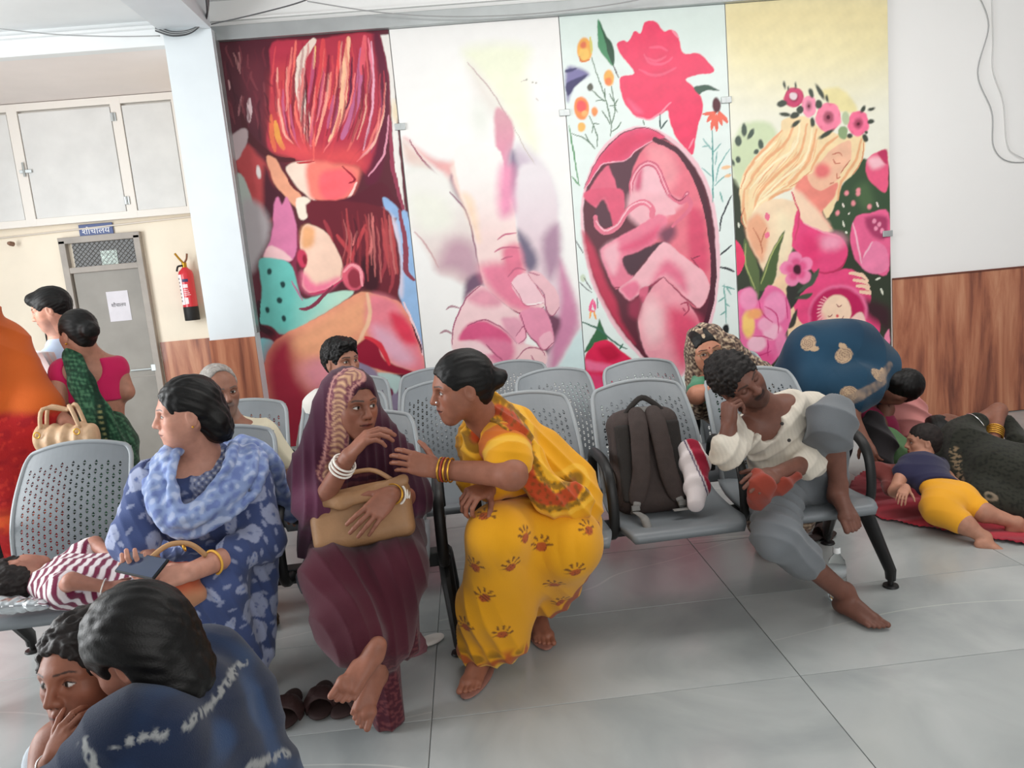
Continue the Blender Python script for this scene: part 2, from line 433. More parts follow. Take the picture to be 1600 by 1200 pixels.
FING = [(.030, .084, (.040, .025, .020), .0092), (.0105, .088, (.045, .028, .021), .0094), (-.0095, .085, (.042, .027, .020), .0090), (-.0275, .077, (.033, .020, .018), .0080)]
def hand(sh, w, d, n, side, curl=(.5, .5, .3), sc=1., thumb=(.75, .55, .35), tb=.25, spread=.06, fine=.0024, fist=None):
    """wrist w, finger direction d, palm normal n, side 'R' or 'L'; curl per joint (rad), one triple or four"""
    w = np.asarray(w, float); d = unit(d); n = unit(np.asarray(n, float)-d*(np.asarray(n, float)@d))
    l = np.cross(d, n) if side == 'R' else np.cross(n, d)
    cs = curl if hasattr(curl[0], '__len__') else [curl]*4
    tips = []
    for i, (o, pl, ln, r) in enumerate(FING):
        b = w+(d*pl+l*o)*sc
        sh.cone(w+(l*o*.62+d*.004)*sc, b, .0135*sc, .0112*sc, .010*sc)
        dd = unit(d+l*spread*(1.5-i)); p = b; an = 0
        for j in range(3):
            an += cs[i][j]; q = p+(dd*math.cos(an)+n*math.sin(an))*ln[j]*sc
            sh.cone(p, q, r*sc*(1-.08*j), r*sc*(.93-.10*j), .003*sc); p = q
        tips.append(p)
    sh.ell(w+(d*.045+l*.0)*sc, A(.036, .042, .0145)*sc, np.stack([l, d, n], 1), .012*sc)
    b = w+(d*.018+l*.024+n*.006)*sc; t = unit(l*thumb[0]+d*thumb[1]+n*thumb[2])
    m = b+t*.042*sc; t2 = unit(t+n*tb+d*.35); m2 = m+t2*.031*sc; m3 = m2+unit(t2+n*tb+d*.2)*.024*sc
    sh.cone(w+(d*.01+l*.012)*sc, b, .015*sc, .015*sc, .012*sc); sh.cone(b, m, .0140*sc, .0100*sc, .010*sc)
    sh.cone(m, m2, .0100*sc, .0088*sc, .004*sc); sh.cone(m2, m3, .0090*sc, .0072*sc, .004*sc)
    if fine: sh.refine(w+d*.08*sc, np.full(3, .115*sc), fine)
    return tips, m3
def foot(sh, an, toe, up, side, sc=1., fine=.0030, curl=0.):
    an = np.asarray(an, float); t = unit(toe); u = unit(np.asarray(up, float)-t*(np.asarray(up, float)@t))
    l = np.cross(t, u); l = -l if side == 'R' else l      # towards the big toe
    g = lambda a, b, c: an+(t*a+l*b+u*c)*sc
    sh.ell(g(-.030, 0, -.050), A(.034, .030, .032)*sc, np.stack([t, l, u], 1), .02*sc)
    sh.cone(g(0, 0, .02), g(-.012, 0, -.03), .033*sc, .034*sc, .02*sc)
    sh.cone(g(.005, .004, -.020), g(.120, .016, -.062), .034*sc, .020*sc, .02*sc)
    sh.cone(g(.0, -.010, -.045), g(.110, -.020, -.066), .030*sc, .016*sc, .02*sc)
    sh.cone(g(.110, .028, -.064), g(.118, .012, -.064), .0185*sc, .018*sc, .012*sc)
    for b, st, ln, r in ((.030, .128, .044, .0125), (.010, .134, .034, .0092), (-.006, .130, .030, .0094), (-.020, .122, .026, .0082), (-.032, .112, .022, .0080)):
        sh.cone(g(st-.025, b*.92, -.064), g(st, b, -.066-curl*.01), r*1.05*sc, r*sc, .006*sc)
        sh.cone(g(st, b, -.066-curl*.01), g(st+ln*.75, b*1.02, -.071-curl*.03), r*sc, r*.95*sc, .003*sc)
    if fine: sh.refine(g(.04, 0, -.03), np.full(3, .15*sc), fine)

class Body:
    """joints -> limbs and trunk, usable for skin and, inflated, for clothes"""
    def __init__(s, J, sc=1., male=False, fat=1.): s.J = {k: np.asarray(v, float) for k, v in J.items()}; s.sc = sc; s.male = male; s.fat = fat
    def trunk(s, sh, inf=0., k=.05, belly=1., bust=0., depth=.68):
        J = s.J; q = s.sc; f = s.fat
        ax = unit(J['sl']-J['sr']); upv = unit(J['neck']-J['pel']); dep = unit(np.cross(ax, upv))
        hx_ = unit(J['hl']-J['hr']); s.dep = dep
        mid = J['pel']*.45+(J['sl']+J['sr'])*.275 if 'mid' not in J else J['mid']
        ch = (J['sl']+J['sr'])*.5*.72+mid*.28
        wd = np.linalg.norm(J['sl']-J['sr'])*.5
        sh.cone(J['hl']*.75+J['pel']*.25, J['hr']*.75+J['pel']*.25, .108*q*f+inf, .108*q*f+inf, k)
        fl = (dep, depth)
        sh.cone(J['pel'], mid, .145*q*f+inf, .135*q*f*belly+inf, k, fl)
        sh.cone(mid, ch, .135*q*f*belly+inf, max(.142*q*f, wd*.80)+inf, k, fl)
        sh.cone(J['sl']*.86+J['sr']*.14-upv*.030*q, J['sr']*.86+J['sl']*.14-upv*.030*q, .058*q+inf, .058*q+inf, k)
        for e in ('sl', 'sr'):
            sh.cone(J[e]-upv*.012*q, J['neck']-upv*.01*q, .050*q+inf, .046*q+inf, .04*q)
        if bust:
            fr = dep if (dep@s.front) > 0 else -dep
            for e in (-1, 1): sh.ell(ch+ax*e*.072*q-upv*.055*q+fr*(.095*q), A(.068, .068, .062)*q*bust+inf, None, .04*q)
        return sh
    def neckp(s, sh, inf=0., r=.047):
        J = s.J; sh.cone(J['neck']-unit(J['neck']-J['pel'])*.03, J['head']-(J['head']-J['neck'])*.25, (r+.008)*s.sc+inf, r*s.sc+inf, .03); return sh
    def arm(s, sh, e, t0=0., t1=2., inf=0., k=.02, r=None):
        """t in 0..1 shoulder-elbow, 1..2 elbow-wrist"""
        J = s.J; a, b, c = J['s'+e], J['e'+e], J['w'+e]; q = s.sc
        r = r or (.050, .040, .040, .0265); r = [v*q*s.fat**.5+inf for v in r]
        if t0 < 1:
            t = min(t1, 1); sh.cone(a+(b-a)*t0, a+(b-a)*t, r[0]+(r[1]-r[0])*t0, r[0]+(r[1]-r[0])*t, k)
        if t1 > 1:
            t = max(t0-1, 0); u = t1-1; m = b+(c-b)*.3
            sh.cone(b+(c-b)*t, b+(c-b)*u, r[2]+(r[3]-r[2])*t, r[2]+(r[3]-r[2])*u, k)
        return sh
    def leg(s, sh, e, t0=0., t1=2., inf=0., k=.03, r=None):
        J = s.J; a, b, c = J['h'+e], J['k'+e], J['a'+e]; q = s.sc
        r = r or (.088, .058, .056, .036); r = [v*q*s.fat**.5+inf for v in r]
        if t0 < 1:
            t = min(t1, 1); sh.cone(a+(b-a)*t0, a+(b-a)*t, r[0]+(r[1]-r[0])*t0, r[0]+(r[1]-r[0])*t, k)
        if t1 > 1:
            t = max(t0-1, 0); u = t1-1
            sh.cone(b+(c-b)*t, b+(c-b)*u, r[2]+(r[3]-r[2])*t, r[2]+(r[3]-r[2])*u, k)
        return sh
SKIN = dict(fair=lin((206, 150, 128)), mid=lin((176, 118, 94)), brown=lin((150, 98, 78)), dark=lin((112, 72, 58)))
def skinmat(): return mat('skin', vcol=True, rough=.48, spec=.35, noise=.10, nscale=35, bump=.06, bscale=220)
def clothmat(): return mat('woven_cloth', vcol=True, rough=.85, spec=.2, sheen=.15, bump=.25, bscale=420)
def hairmat(name='black_hair', c='0b0908', rough=.48): return mat(name, c, rough=rough, spec=.35, bump=.12, bscale=260, noise=.3, nscale=60)
def hexm(m): return m
def skin_obj(name, sh, parent, col, paint=None, h=.008, nail=None):
    V, Q = sh.mesh(h); C = np.tile(np.asarray(col), (len(V), 1))
    C = C*(1+.06*noise3(V, 40, 3))[:, None]
    if paint: C = paint(V, C)
    return link(name, mesh_np(name, V, Q, C), parent, skinmat())
def cloth_obj(name, sh, parent, paint, h=.007, disp=None, m=None, sm=1):
    V, Q = sh.mesh(h, sm); N = vnormals(V, Q); V0 = V
    if disp is not None: V = V+N*disp(V, N)[:, None]
    C = paint(V0, N) if callable(paint) else np.tile(np.asarray(paint), (len(V), 1))
    return link(name, mesh_np(name, V, Q, np.clip(C, 0, 1)), parent, m or clothmat())
def hair_obj(name, sh, parent, m=None, h=.005, strands=None, amp=.0016, freq=300, curly=0., seed=1):
    V, Q = sh.mesh(h, 2); N = vnormals(V, Q)
    if strands is not None:   # strands run along this direction, ridges across it
        d = unit(strands); r = np.cross(d, N); ph = noise3(V-np.outer(V@d, d)*.94, max(freq, 260), seed)*.55; V = V+N*(amp*ph)[:, None]
    if curly: V = V+N*(curly*noise3(V, 230, seed)+.6*curly*noise3(V, 420, seed+3))[:, None]
    return link(name, mesh_np(name, V, Q), parent, m or hairmat())
# ---------------------------------------------------------------- the room
WY = 5.67                        # mural wall
def nodes_of(m): return m.node_tree, m.node_tree.nodes['Principled BSDF']
def ramp(nt, stops):
    r = nt.nodes.new('ShaderNodeValToRGB'); e = r.color_ramp.elements
    while len(e) > 1: e.remove(e[-1])
    e[0].position = stops[0][0]; e[0].color = (*hx(stops[0][1]), 1)
    for p, c in stops[1:]:
        n = e.new(p); n.color = (*hx(c), 1)
    return r
def wood_mat():
    m = mat('wood_laminate', 'c08a68', rough=.35, coat=.15); nt, b = nodes_of(m)
    tc = nt.nodes.new('ShaderNodeTexCoord'); mp = nt.nodes.new('ShaderNodeMapping'); mp.inputs['Scale'].default_value = (7.5, 7.5, .75)
    nt.links.new(tc.outputs['Object'], mp.inputs[0])
    n = nt.nodes.new('ShaderNodeTexNoise'); n.inputs['Scale'].default_value = 1.0; n.inputs['Detail'].default_value = 7; n.inputs['Distortion'].default_value = .5; n.inputs['Roughness'].default_value = .62
    nt.links.new(mp.outputs[0], n.inputs['Vector'])
    r = ramp(nt, [(.30, '54322a'), (.41, '8a5340'), (.50, 'a96a4f'), (.60, 'be8263'), (.74, 'd29e7c')])
    nt.links.new(n.outputs[0], r.inputs[0]); nt.links.new(r.outputs[0], b.inputs['Base Color']); return m
def tile_mat():
    m = mat('stone_tile', 'b9bcbb', rough=.17, spec=.5); nt, b = nodes_of(m)
    g = nt.nodes.new('ShaderNodeNewGeometry')
    oi = nt.nodes.new('ShaderNodeObjectInfo'); vm = nt.nodes.new('ShaderNodeVectorMath'); vm.operation = 'MULTIPLY_ADD'
    vm.inputs[1].default_value = (23, 17, 9)
    cx = nt.nodes.new('ShaderNodeCombineXYZ')
    for i in range(3): nt.links.new(oi.outputs['Random'], cx.inputs[i])
    nt.links.new(cx.outputs[0], vm.inputs[0]); nt.links.new(g.outputs['Position'], vm.inputs[2])
    n = nt.nodes.new('ShaderNodeTexNoise'); n.inputs['Scale'].default_value = 1.6; n.inputs['Detail'].default_value = 6; n.inputs['Distortion'].default_value = .9
    nt.links.new(vm.outputs[0], n.inputs['Vector'])
    r = ramp(nt, [(.30, '959a9a'), (.48, 'a6aaa9'), (.62, 'b3b6b5')])
    nt.links.new(n.outputs[0], r.inputs[0])
    # thin pale veins along one direction
    mp = nt.nodes.new('ShaderNodeMapping'); mp.inputs['Rotation'].default_value = (0, 0, .55); mp.inputs['Scale'].default_value = (.25, 1.1, 1)
    nt.links.new(vm.outputs[0], mp.inputs[0])
    n2 = nt.nodes.new('ShaderNodeTexNoise'); n2.inputs['Scale'].default_value = 1.1; n2.inputs['Detail'].default_value = 1; n2.inputs['Distortion'].default_value = .05
    nt.links.new(mp.outputs[0], n2.inputs['Vector'])
    s1 = nt.nodes.new('ShaderNodeMath'); s1.operation = 'SUBTRACT'; s1.inputs[1].default_value = .5; nt.links.new(n2.outputs[0], s1.inputs[0])
    s2 = nt.nodes.new('ShaderNodeMath'); s2.operation = 'ABSOLUTE'; nt.links.new(s1.outputs[0], s2.inputs[0])
    mr = nt.nodes.new('ShaderNodeMapRange'); mr.inputs[1].default_value = 0; mr.inputs[2].default_value = .0025; mr.inputs[3].default_value = .55; mr.inputs[4].default_value = 0
    nt.links.new(s2.outputs[0], mr.inputs[0])
    mx = nt.nodes.new('ShaderNodeMix'); mx.data_type = 'RGBA'; mx.inputs[7].default_value = (*hx('cfcfca'), 1)
    nt.links.new(mr.outputs[0], mx.inputs[0]); nt.links.new(r.outputs[0], mx.inputs[6]); nt.links.new(mx.outputs[2], b.inputs['Base Color'])
    n3 = nt.nodes.new('ShaderNodeTexNoise'); n3.inputs['Scale'].default_value = 2.2; nt.links.new(g.outputs['Position'], n3.inputs['Vector'])
    m3 = nt.nodes.new('ShaderNodeMapRange'); m3.inputs[3].default_value = .12; m3.inputs[4].default_value = .30; nt.links.new(n3.outputs[0], m3.inputs[0]); nt.links.new(m3.outputs[0], b.inputs['Roughness'])
    return m
paint_w = mat('white_wall_paint', 'f2f2f0', rough=.6, noise=.012, nscale=1.5, bump=.03, bscale=90)
paint_c = mat('cream_wall_paint', 'f2e6d2', rough=.6, noise=.05, nscale=2.5)
paint_b = mat('pale_blue_column_paint', 'dbe2e5', rough=.55, noise=.03, nscale=4)
paint_k = mat('ceiling_paint', 'e6e8e8', rough=.7, noise=.03, nscale=3)
paint_s = mat('soffit_paint', 'efe6e2', rough=.7, noise=.03, nscale=3)
alu = mat('brushed_aluminium', 'b8bdbd', rough=.4, metal=.6, noise=.05)
darkm = mat('black_steel', '1d1d1d', rough=.45, spec=.4, noise=.15, nscale=20)
wood = wood_mat()
def S(name, mb, m, parent=None, **k):
    o = mb.build(name, m, parent, **k)
    if parent is None: o['kind'] = 'structure'
    return o
# floor: slab with single tiles laid on it, 3 mm joints
fl = S('floor', MB().box((-.6, 2.2, -.056), (15, 10.4, .1)), mat('tile_joint', '8d908f', rough=.7))
TX, TY = 1.275, .6375
tm = MB().box((0, 0, -.004), (TX-.003, TY-.003, .012), bev=.0012, seg=1).mesh('floor_tile'); tm.materials.append(tile_mat())
for i in range(-4, 4):
    for j in range(-4, 8):
        x = 1.02+(i+.5)*TX; y = 2.406+(j+.5)*TY
        if y > WY+.1 and x > -1.4: continue
        o = bpy.data.objects.new('floor_tile', tm); COL.objects.link(o); o.parent = fl; o.location = (x, y, 0)
# mural wall
wb = S('wall_back', MB().box((2.7, WY+.1, 1.72), (8.6, .2, 3.44)), paint_w)
x0 = 3.215
d = S('wall_paneling_right', MB().box(((x0+7)/2, WY-.006, .555), (7-x0, .012, 1.11)), wood)
S('trim_1', MB().box(((x0+7)/2, WY-.010, 1.113), (7-x0, .020, .012), bev=.003), mat('dark_wood_trim', '6d3d30', rough=.5))
# column with beam, left bay
S('column', MB().box((-1.663, 5.755, 1.6), (.315, .5, 3.2)), paint_b)
S('wall_paneling_column', MB().box((-1.663, 5.494, .572), (.317, .012, 1.145)), wood)
S('beam', MB().box((-1.668, 2.2, 3.38), (.325, 6.6, .36)), paint_b)
S('ceiling', MB().box((2.3, 1.4, 3.47), (7.7, 9, .1)), paint_k)
LY = 7.0                         # the bay left of the column is deeper
S('wall_back_left', MB().box((-4.6, LY+.1, 1.7), (6.4, .2, 3.4)), paint_c)
S('wall_side_left', MB().box((-1.45, 6.35, 1.7), (.1, 1.3, 3.4)), paint_c)
S('wall_paneling_left', MB().box((-2.16, LY-.006, .536), (1.17, .012, 1.073)), wood)
S('ceiling_soffit', MB().box((-4.6, 6.36, 3.28), (6.2, 1.30, .24)), paint_s)
S('ceiling_drop', MB().box((-4.85, 5.665, 3.29), (6.0, .09, .28), bev=.004).box((-4.85, 5.60, 3.262), (6.0, .04, .016)), paint_k)
S('ceiling_left', MB().box((-4.75, 2.2, 3.36), (5.85, 6.9, .1)), paint_k)
S('wall_far_left', MB().box((-7.8, 5.4, 1.7), (.2, 3.4, 3.4)), paint_c)
# aluminium channel that frames the murals, and wall strip over it
S('trim_2', MB().box((.83, WY-.035, 3.195), (4.76, .07, .092), bev=.004), alu)
S('trim_3', MB().box((-1.515, WY-.06, 2.18), (.028, .12, 2.03), bev=.003), alu)
S('trim_4', MB().box((.83, WY-.015, 3.29), (4.76, .03, .012)), paint_w)

# loft cupboards above the door
cab = empty('loft_cupboard', (-3.2, LY-.1, 2.16), 'white painted loft cupboard with hinged doors above the grey door', 'cupboard')
cw = mat('cupboard_white', 'dcdbd8', rough=.5, noise=.06, nscale=5); cf = mat('cupboard_frame', 'ece6de', rough=.5)
YF = LY-.03
MB().box((-3.2, YF, 2.66), (2.0, .06, .98)).build('carcass', cf, cab)
for z, n_ in ((3.125, 'rail'), (2.187, 'rail')): MB().box((-3.2, YF-.05, z), (2.0, .05, .06), bev=.003).build(n_, cf, cab)
for x in (-4.13, -3.605, -2.76, -2.257): MB().box((x, YF-.051, 2.66), (.085, .05, .98), bev=.003).build('stile', cf, cab)
for cx_, w_ in ((-3.867, .43), (-3.183, .745), (-2.508, .405)):
    dr = MB().box((cx_, YF-.057, 2.647), (w_, .03, .86), bev=.003).build('door', cw, cab)
    if w_ > .5:
        for z in (2.99, 2.305): MB().box((-2.785, YF-.080, z), (.043, .014, .067), bev=.003).tube([(-2.785, YF-.09, z-.034), (-2.785, YF-.09, z+.034)], .007, 8).build('hinge', alu, dr)
        MB().box((-3.57, YF-.082, 2.61), (.10, .012, .027), bev=.003).tube([(-3.582, YF-.09, 2.567), (-3.582, YF-.09, 2.683)], .008, 8).build('latch', alu, dr)
# door
grey = mat('grey_steel_door', '8f8a82', rough=.45, noise=.12, nscale=3.5); frm = mat('grey_door_frame', 'a49c94', rough=.5, noise=.1)
dn = S('door_1', MB().box((-3.09, LY-.012, .87), (.57, .03, 1.74), bev=.004), grey)
for x in (-3.416, -2.785): MB().box((x, LY-.02, 1.01), (.055, .07, 2.02), bev=.004).build('door_jamb', frm, dn)
MB().box((-3.10, LY-.02, 2.02), (.69, .07, .055), bev=.004).build('door_head', frm, dn); MB().box((-3.10, LY-.02, 1.763), (.6, .06, .05), bev=.004).build('transom_bar', frm, dn)
MB().box((-3.075, LY-.012, 1.89), (.55, .006, .215)).build('transom_pane', mat('dark_glass', '2b2c2a', rough=.2, spec=.4), dn)
ms = MB()
for k in range(-6, 20):
    for sg in (-1, 1):
        a = -3.35+k*.042; zs = [1.79+max(0, min(.20, t)) for t in sorted(((-3.35-a)*sg, (-2.81-a)*sg))]
        if zs[1]-zs[0] > .02: ms.tube([(a+sg*(z-1.79), LY-.02, z) for z in zs], .0018, 5)
o = ms.build('wire_mesh', mat('wire', '6d6a66', rough=.5), dn); o['kind'] = 'stuff'
MB().box((-3.05, LY-.019, 1.848), (.14, .003, .125)).build('transom_sheet', mat('mottled_sheet', 'b9c6c0', rough=.6, noise=.5, nscale=70), dn)
bo = MB().box((-2.818, LY-.042, .86), (.043, .03, .06), bev=.004).build('bolt_plate', alu, dn)
MB().tube([(-3.02, LY-.04, .85), (-2.82, LY-.04, .85)], .009, 8).build('bolt', alu, dn); MB().box((-3.06, LY-.028, .79), (.56, .006, .006)).build('door_rib', frm, dn)
# ---------------------------------------------------------------- waiting benches
plast = mat('grey_plastic', '7b8084', rough=.38, spec=.45, noise=.04, nscale=12)
plast_rim = mat('grey_plastic_rim', '979c9f', rough=.35, spec=.5)
def back_sheet(w, h=.44):
    """perforated curved back: u across, v up; real holes, 4 mm thick"""
    def S3(u, v):
        hw = (.5+.035*math.sin(math.pi*min(max(v, 0), 1)))*w*(1-.05*v)
        arch = (1-u*u)*.042*v
        z = v*h+arch
        y = .36*z+.06*v*v-.035*math.sin(math.pi*v)+.030*u*u
        return (u*hw, y, z)
    bm = bmesh.new()
    vc = {}
    def V(u, v):
        k = (round(u, 5), round(v, 5))
        if k not in vc: vc[k] = bm.verts.new(S3(u, v))
        return vc[k]
    def quad(u0, u1, v0, v1): bm.faces.new((V(u0, v0), V(u1, v0), V(u1, v1), V(u0, v1)))
    nc, nr = 17, 11; mu = .13; v0, v1 = .13, .87; du = (2-2*mu)/nc; dv = (v1-v0)/nr
    for i in range(nc):
        a = -1+mu+i*du; b = a+du; sh = dv*.5*(i % 2); m = (a+b)/2; t = du*.30
        rows = nr-(i % 2)
        quad(a, b, 0, v0*.5); quad(a, b, v0*.5, v0)
        if sh: quad(a, b, v0, v0+sh); quad(a, b, v1-sh, v1)
        for j in range(rows):
            p = v0+sh+j*dv; q = p+dv; c = (p+q)/2; e = dv*.055; g = dv*.30
            for lo, hi, b0, ap in ((c, q, c+e, c+e+g), (p, c, c-e, c-e-g)):
                # half cell with one triangular hole
                A0, A1, A2, A3 = V(a, lo), V(b, lo), V(b, hi), V(a, hi)
                H0, H1, H2 = V(m-t, b0), V(m+t, b0), V(m, ap)
                if ap > b0:
                    for f in ((A0, A1, H1, H0), (A1, A2, H2, H1), (A2, A3, H2), (A3, A0, H0, H2)): bm.faces.new(f)
                else:
                    for f in ((A3, H0, H1, A2), (A2, H1, H2, A1), (A1, H2, A0), (A0, H2, H0, A3)): bm.faces.new(f)
        n = 4
        for k in range(n): quad(a, b, v1+(1-v1)*k/n, v1+(1-v1)*(k+1)/n)
    for s in (-1, 1):
        for k in range(12):
            u0, u1 = sorted((s*(1-mu), s)); quad(u0, u1, k/12, (k+1)/12)
    bmesh.ops.recalc_face_normals(bm, faces=bm.faces)
    me = bpy.data.meshes.new('backrest'); bm.to_mesh(me); bm.free()
    me.materials.append(plast)
    rim = []
    n = 14
    cr = .10
    for k in range(n+1): rim.append(S3(-1, k/n*(1-cr)))
    for k in range(1, 5): t = k/5*math.pi/2; rim.append(S3(-1+cr*1.3*(1-math.cos(t)), 1-cr+cr*math.sin(t)))
    for k in range(n+1): rim.append(S3(-1+cr*1.3+(2-2.6*cr)*k/n, 1))
    for k in range(4, 0, -1): t = k/5*math.pi/2; rim.append(S3(1-cr*1.3*(1-math.cos(t)), 1-cr+cr*math.sin(t)))
    for k in range(n, -1, -1): rim.append(S3(1, k/n*(1-cr)))
    return me, MB().tube(rim, .0105, 8).mesh('rim', True), S3
def seat_mesh(w, d=.47):
    n, m = 18, 14; bm = bmesh.new(); top = []
    def outline(u, v):
        # superellipse-like rounding at the front corners
        x = u*w*.5; y = v*d
        fr = max(0, .28-v)/.28
        x *= 1-.10*fr**2.2*abs(u)**2
        return x, y
    def Z(u, v): 
        return .02*(v < .0)-.030*math.sin(math.pi*min(1, v*1.05))*(1-.35*abs(u)**2)-.022*max(0, (.18-v)/.18)**2+.018*max(0, (v-.82)/.18)**2
    g = [[None]*(m+1) for _ in range(n+1)]; b = [[None]*(m+1) for _ in range(n+1)]
    for i in range(n+1):
        for j in range(m+1):
            u = -1+2*i/n; v = j/m; x, y = outline(u, v); z = Z(u, v)
            g[i][j] = bm.verts.new((x, y, z)); e = .93 if i in (0, n) else 1; b[i][j] = bm.verts.new((x*.97, y*.98+.006, z-.030))
    for i in range(n):
        for j in range(m):
            bm.faces.new((g[i][j], g[i+1][j], g[i+1][j+1], g[i][j+1])); bm.faces.new((b[i][j], b[i][j+1], b[i+1][j+1], b[i+1][j]))
    for i in range(n):
        bm.faces.new((g[i][0], b[i][0], b[i+1][0], g[i+1][0])); bm.faces.new((g[i][m], g[i+1][m], b[i+1][m], b[i][m]))
    for j in range(m):
        bm.faces.new((g[0][j], g[0][j+1], b[0][j+1], b[0][j])); bm.faces.new((g[n][j], b[n][j], b[n][j+1], g[n][j+1]))
    es = [e for e in bm.edges if e.calc_face_angle(0) > 1.0]
    bmesh.ops.bevel(bm, geom=es, offset=.007, segments=2, affect='EDGES')
    bmesh.ops.recalc_face_normals(bm, faces=bm.faces)
    me = bpy.data.meshes.new('seat'); bm.to_mesh(me); bm.free(); me.polygons.foreach_set('use_smooth', np.ones(len(me.polygons), bool)); me.materials.append(plast)
    return me
SEAT_Z = .435
def bench(xc, Y, pitch, w, yaw, label, seat_w=None, splay=(0, 0), n=3, legs=True):
    """xc: centre of the middle chair; Y: depth of the back's upper corners"""
    root = empty('waiting_bench', (xc, Y-.62, 0), label, 'bench', 'grey three-seat waiting benches')
    root.rotation_euler = (0, 0, math.radians(yaw))
    def ch(name, me, parent=root, loc=(0, 0, 0), m=None):
        o = bpy.data.objects.new(name, me); COL.objects.link(o); o.parent = parent; o.location = loc
        if m is not None and not len(me.materials): me.materials.append(m)
        return o
    bk, rm, S3 = back_sheet(w); rm.materials.append(plast_rim)
    st = seat_mesh(seat_w or min(pitch-.03, .50))
    for i in range(n):
        x = (i-(n-1)/2)*pitch
        o = ch('backrest', bk, loc=(x, .445, SEAT_Z-.01))
        md = o.modifiers.new('thickness', 'SOLIDIFY'); md.thickness = .005; md.offset = 0
        ch('rim', rm, o)
        ch('seat', st, loc=(x, 0, SEAT_Z))
    L = pitch*n*.5
    ch('beam', MB().box((0, .30, SEAT_Z-.085), (2*L, .07, .06), bev=.006).mesh('beam'), m=darkm)
    sb = MB().box((0, .26, SEAT_Z-.050), (.04, .36, .026), bev=.004).mesh('seat_bracket'); sb.materials.append(darkm)
    for i in range(n):
        for e in (-.13, .13): ch('seat_bracket', sb, loc=((i-(n-1)/2)*pitch+e, 0, 0))
    for i in range(n+1):
        x = (i-n/2)*pitch
        pts = smooth_path([(x, .50, SEAT_Z+.06), (x, .47, SEAT_Z+.20), (x, .36, SEAT_Z+.225), (x, .22, SEAT_Z+.215), (x, .14, SEAT_Z+.15), (x, .12, SEAT_Z+.02), (x, .16, SEAT_Z-.06), (x, .30, SEAT_Z-.085)], 5)
        bm = MB().tube(pts, .022, 10, flat=((0, 1, 0), .55))
        ch('armrest', bm.mesh('armrest', True), m=darkm)
        if i in (0, n) and legs:
            s = -1 if i == 0 else 1; sp = splay[0] if i == 0 else splay[1]
            for y1, nm in ((.14, 0), (.66, 1)):
                p = [(x, .26 if y1 < .3 else .34, SEAT_Z-.085), (x+s*sp*.25, (.24+y1)/2 if y1 < .3 else .46, .30), (x+s*sp, y1, .075), (x+s*sp, y1, .035)]
                leg = MB().tube([np.array(q) for q in p], [.040, .040, .031, .026], 10, flat=((1, 0, 0), .7)).mesh('leg', True, auto=40)
                lo = ch('leg', leg, m=darkm)
                ch('foot', MB().lathe([(.012, .045), (.012, .014), (.030, .012), (.033, .004), (.030, .0)], (x+s*sp, y1, 0), 16).mesh('foot', True, auto=35), lo, m=darkm)
    return root
bench(-1.085, 3.28, .605, .45, 2.0, 'grey bench where the women in blue and in purple sit', splay=(.03, .02))
bench(.775, 3.42, .540, .445, 2.5, 'grey bench carrying the brown backpack and the sleeping man', splay=(.03, .09))
bench(-.695, 4.02, .525, .445, 0, 'grey bench of the elderly man in the cream shirt, second row')
bench(.945, 4.08, .485, .42, 3.0, 'grey second-row bench behind the backpack where the woman in green blouse sits')
bench(-.24, 4.55, .48, .42, 0, 'grey bench in the last row under the murals')
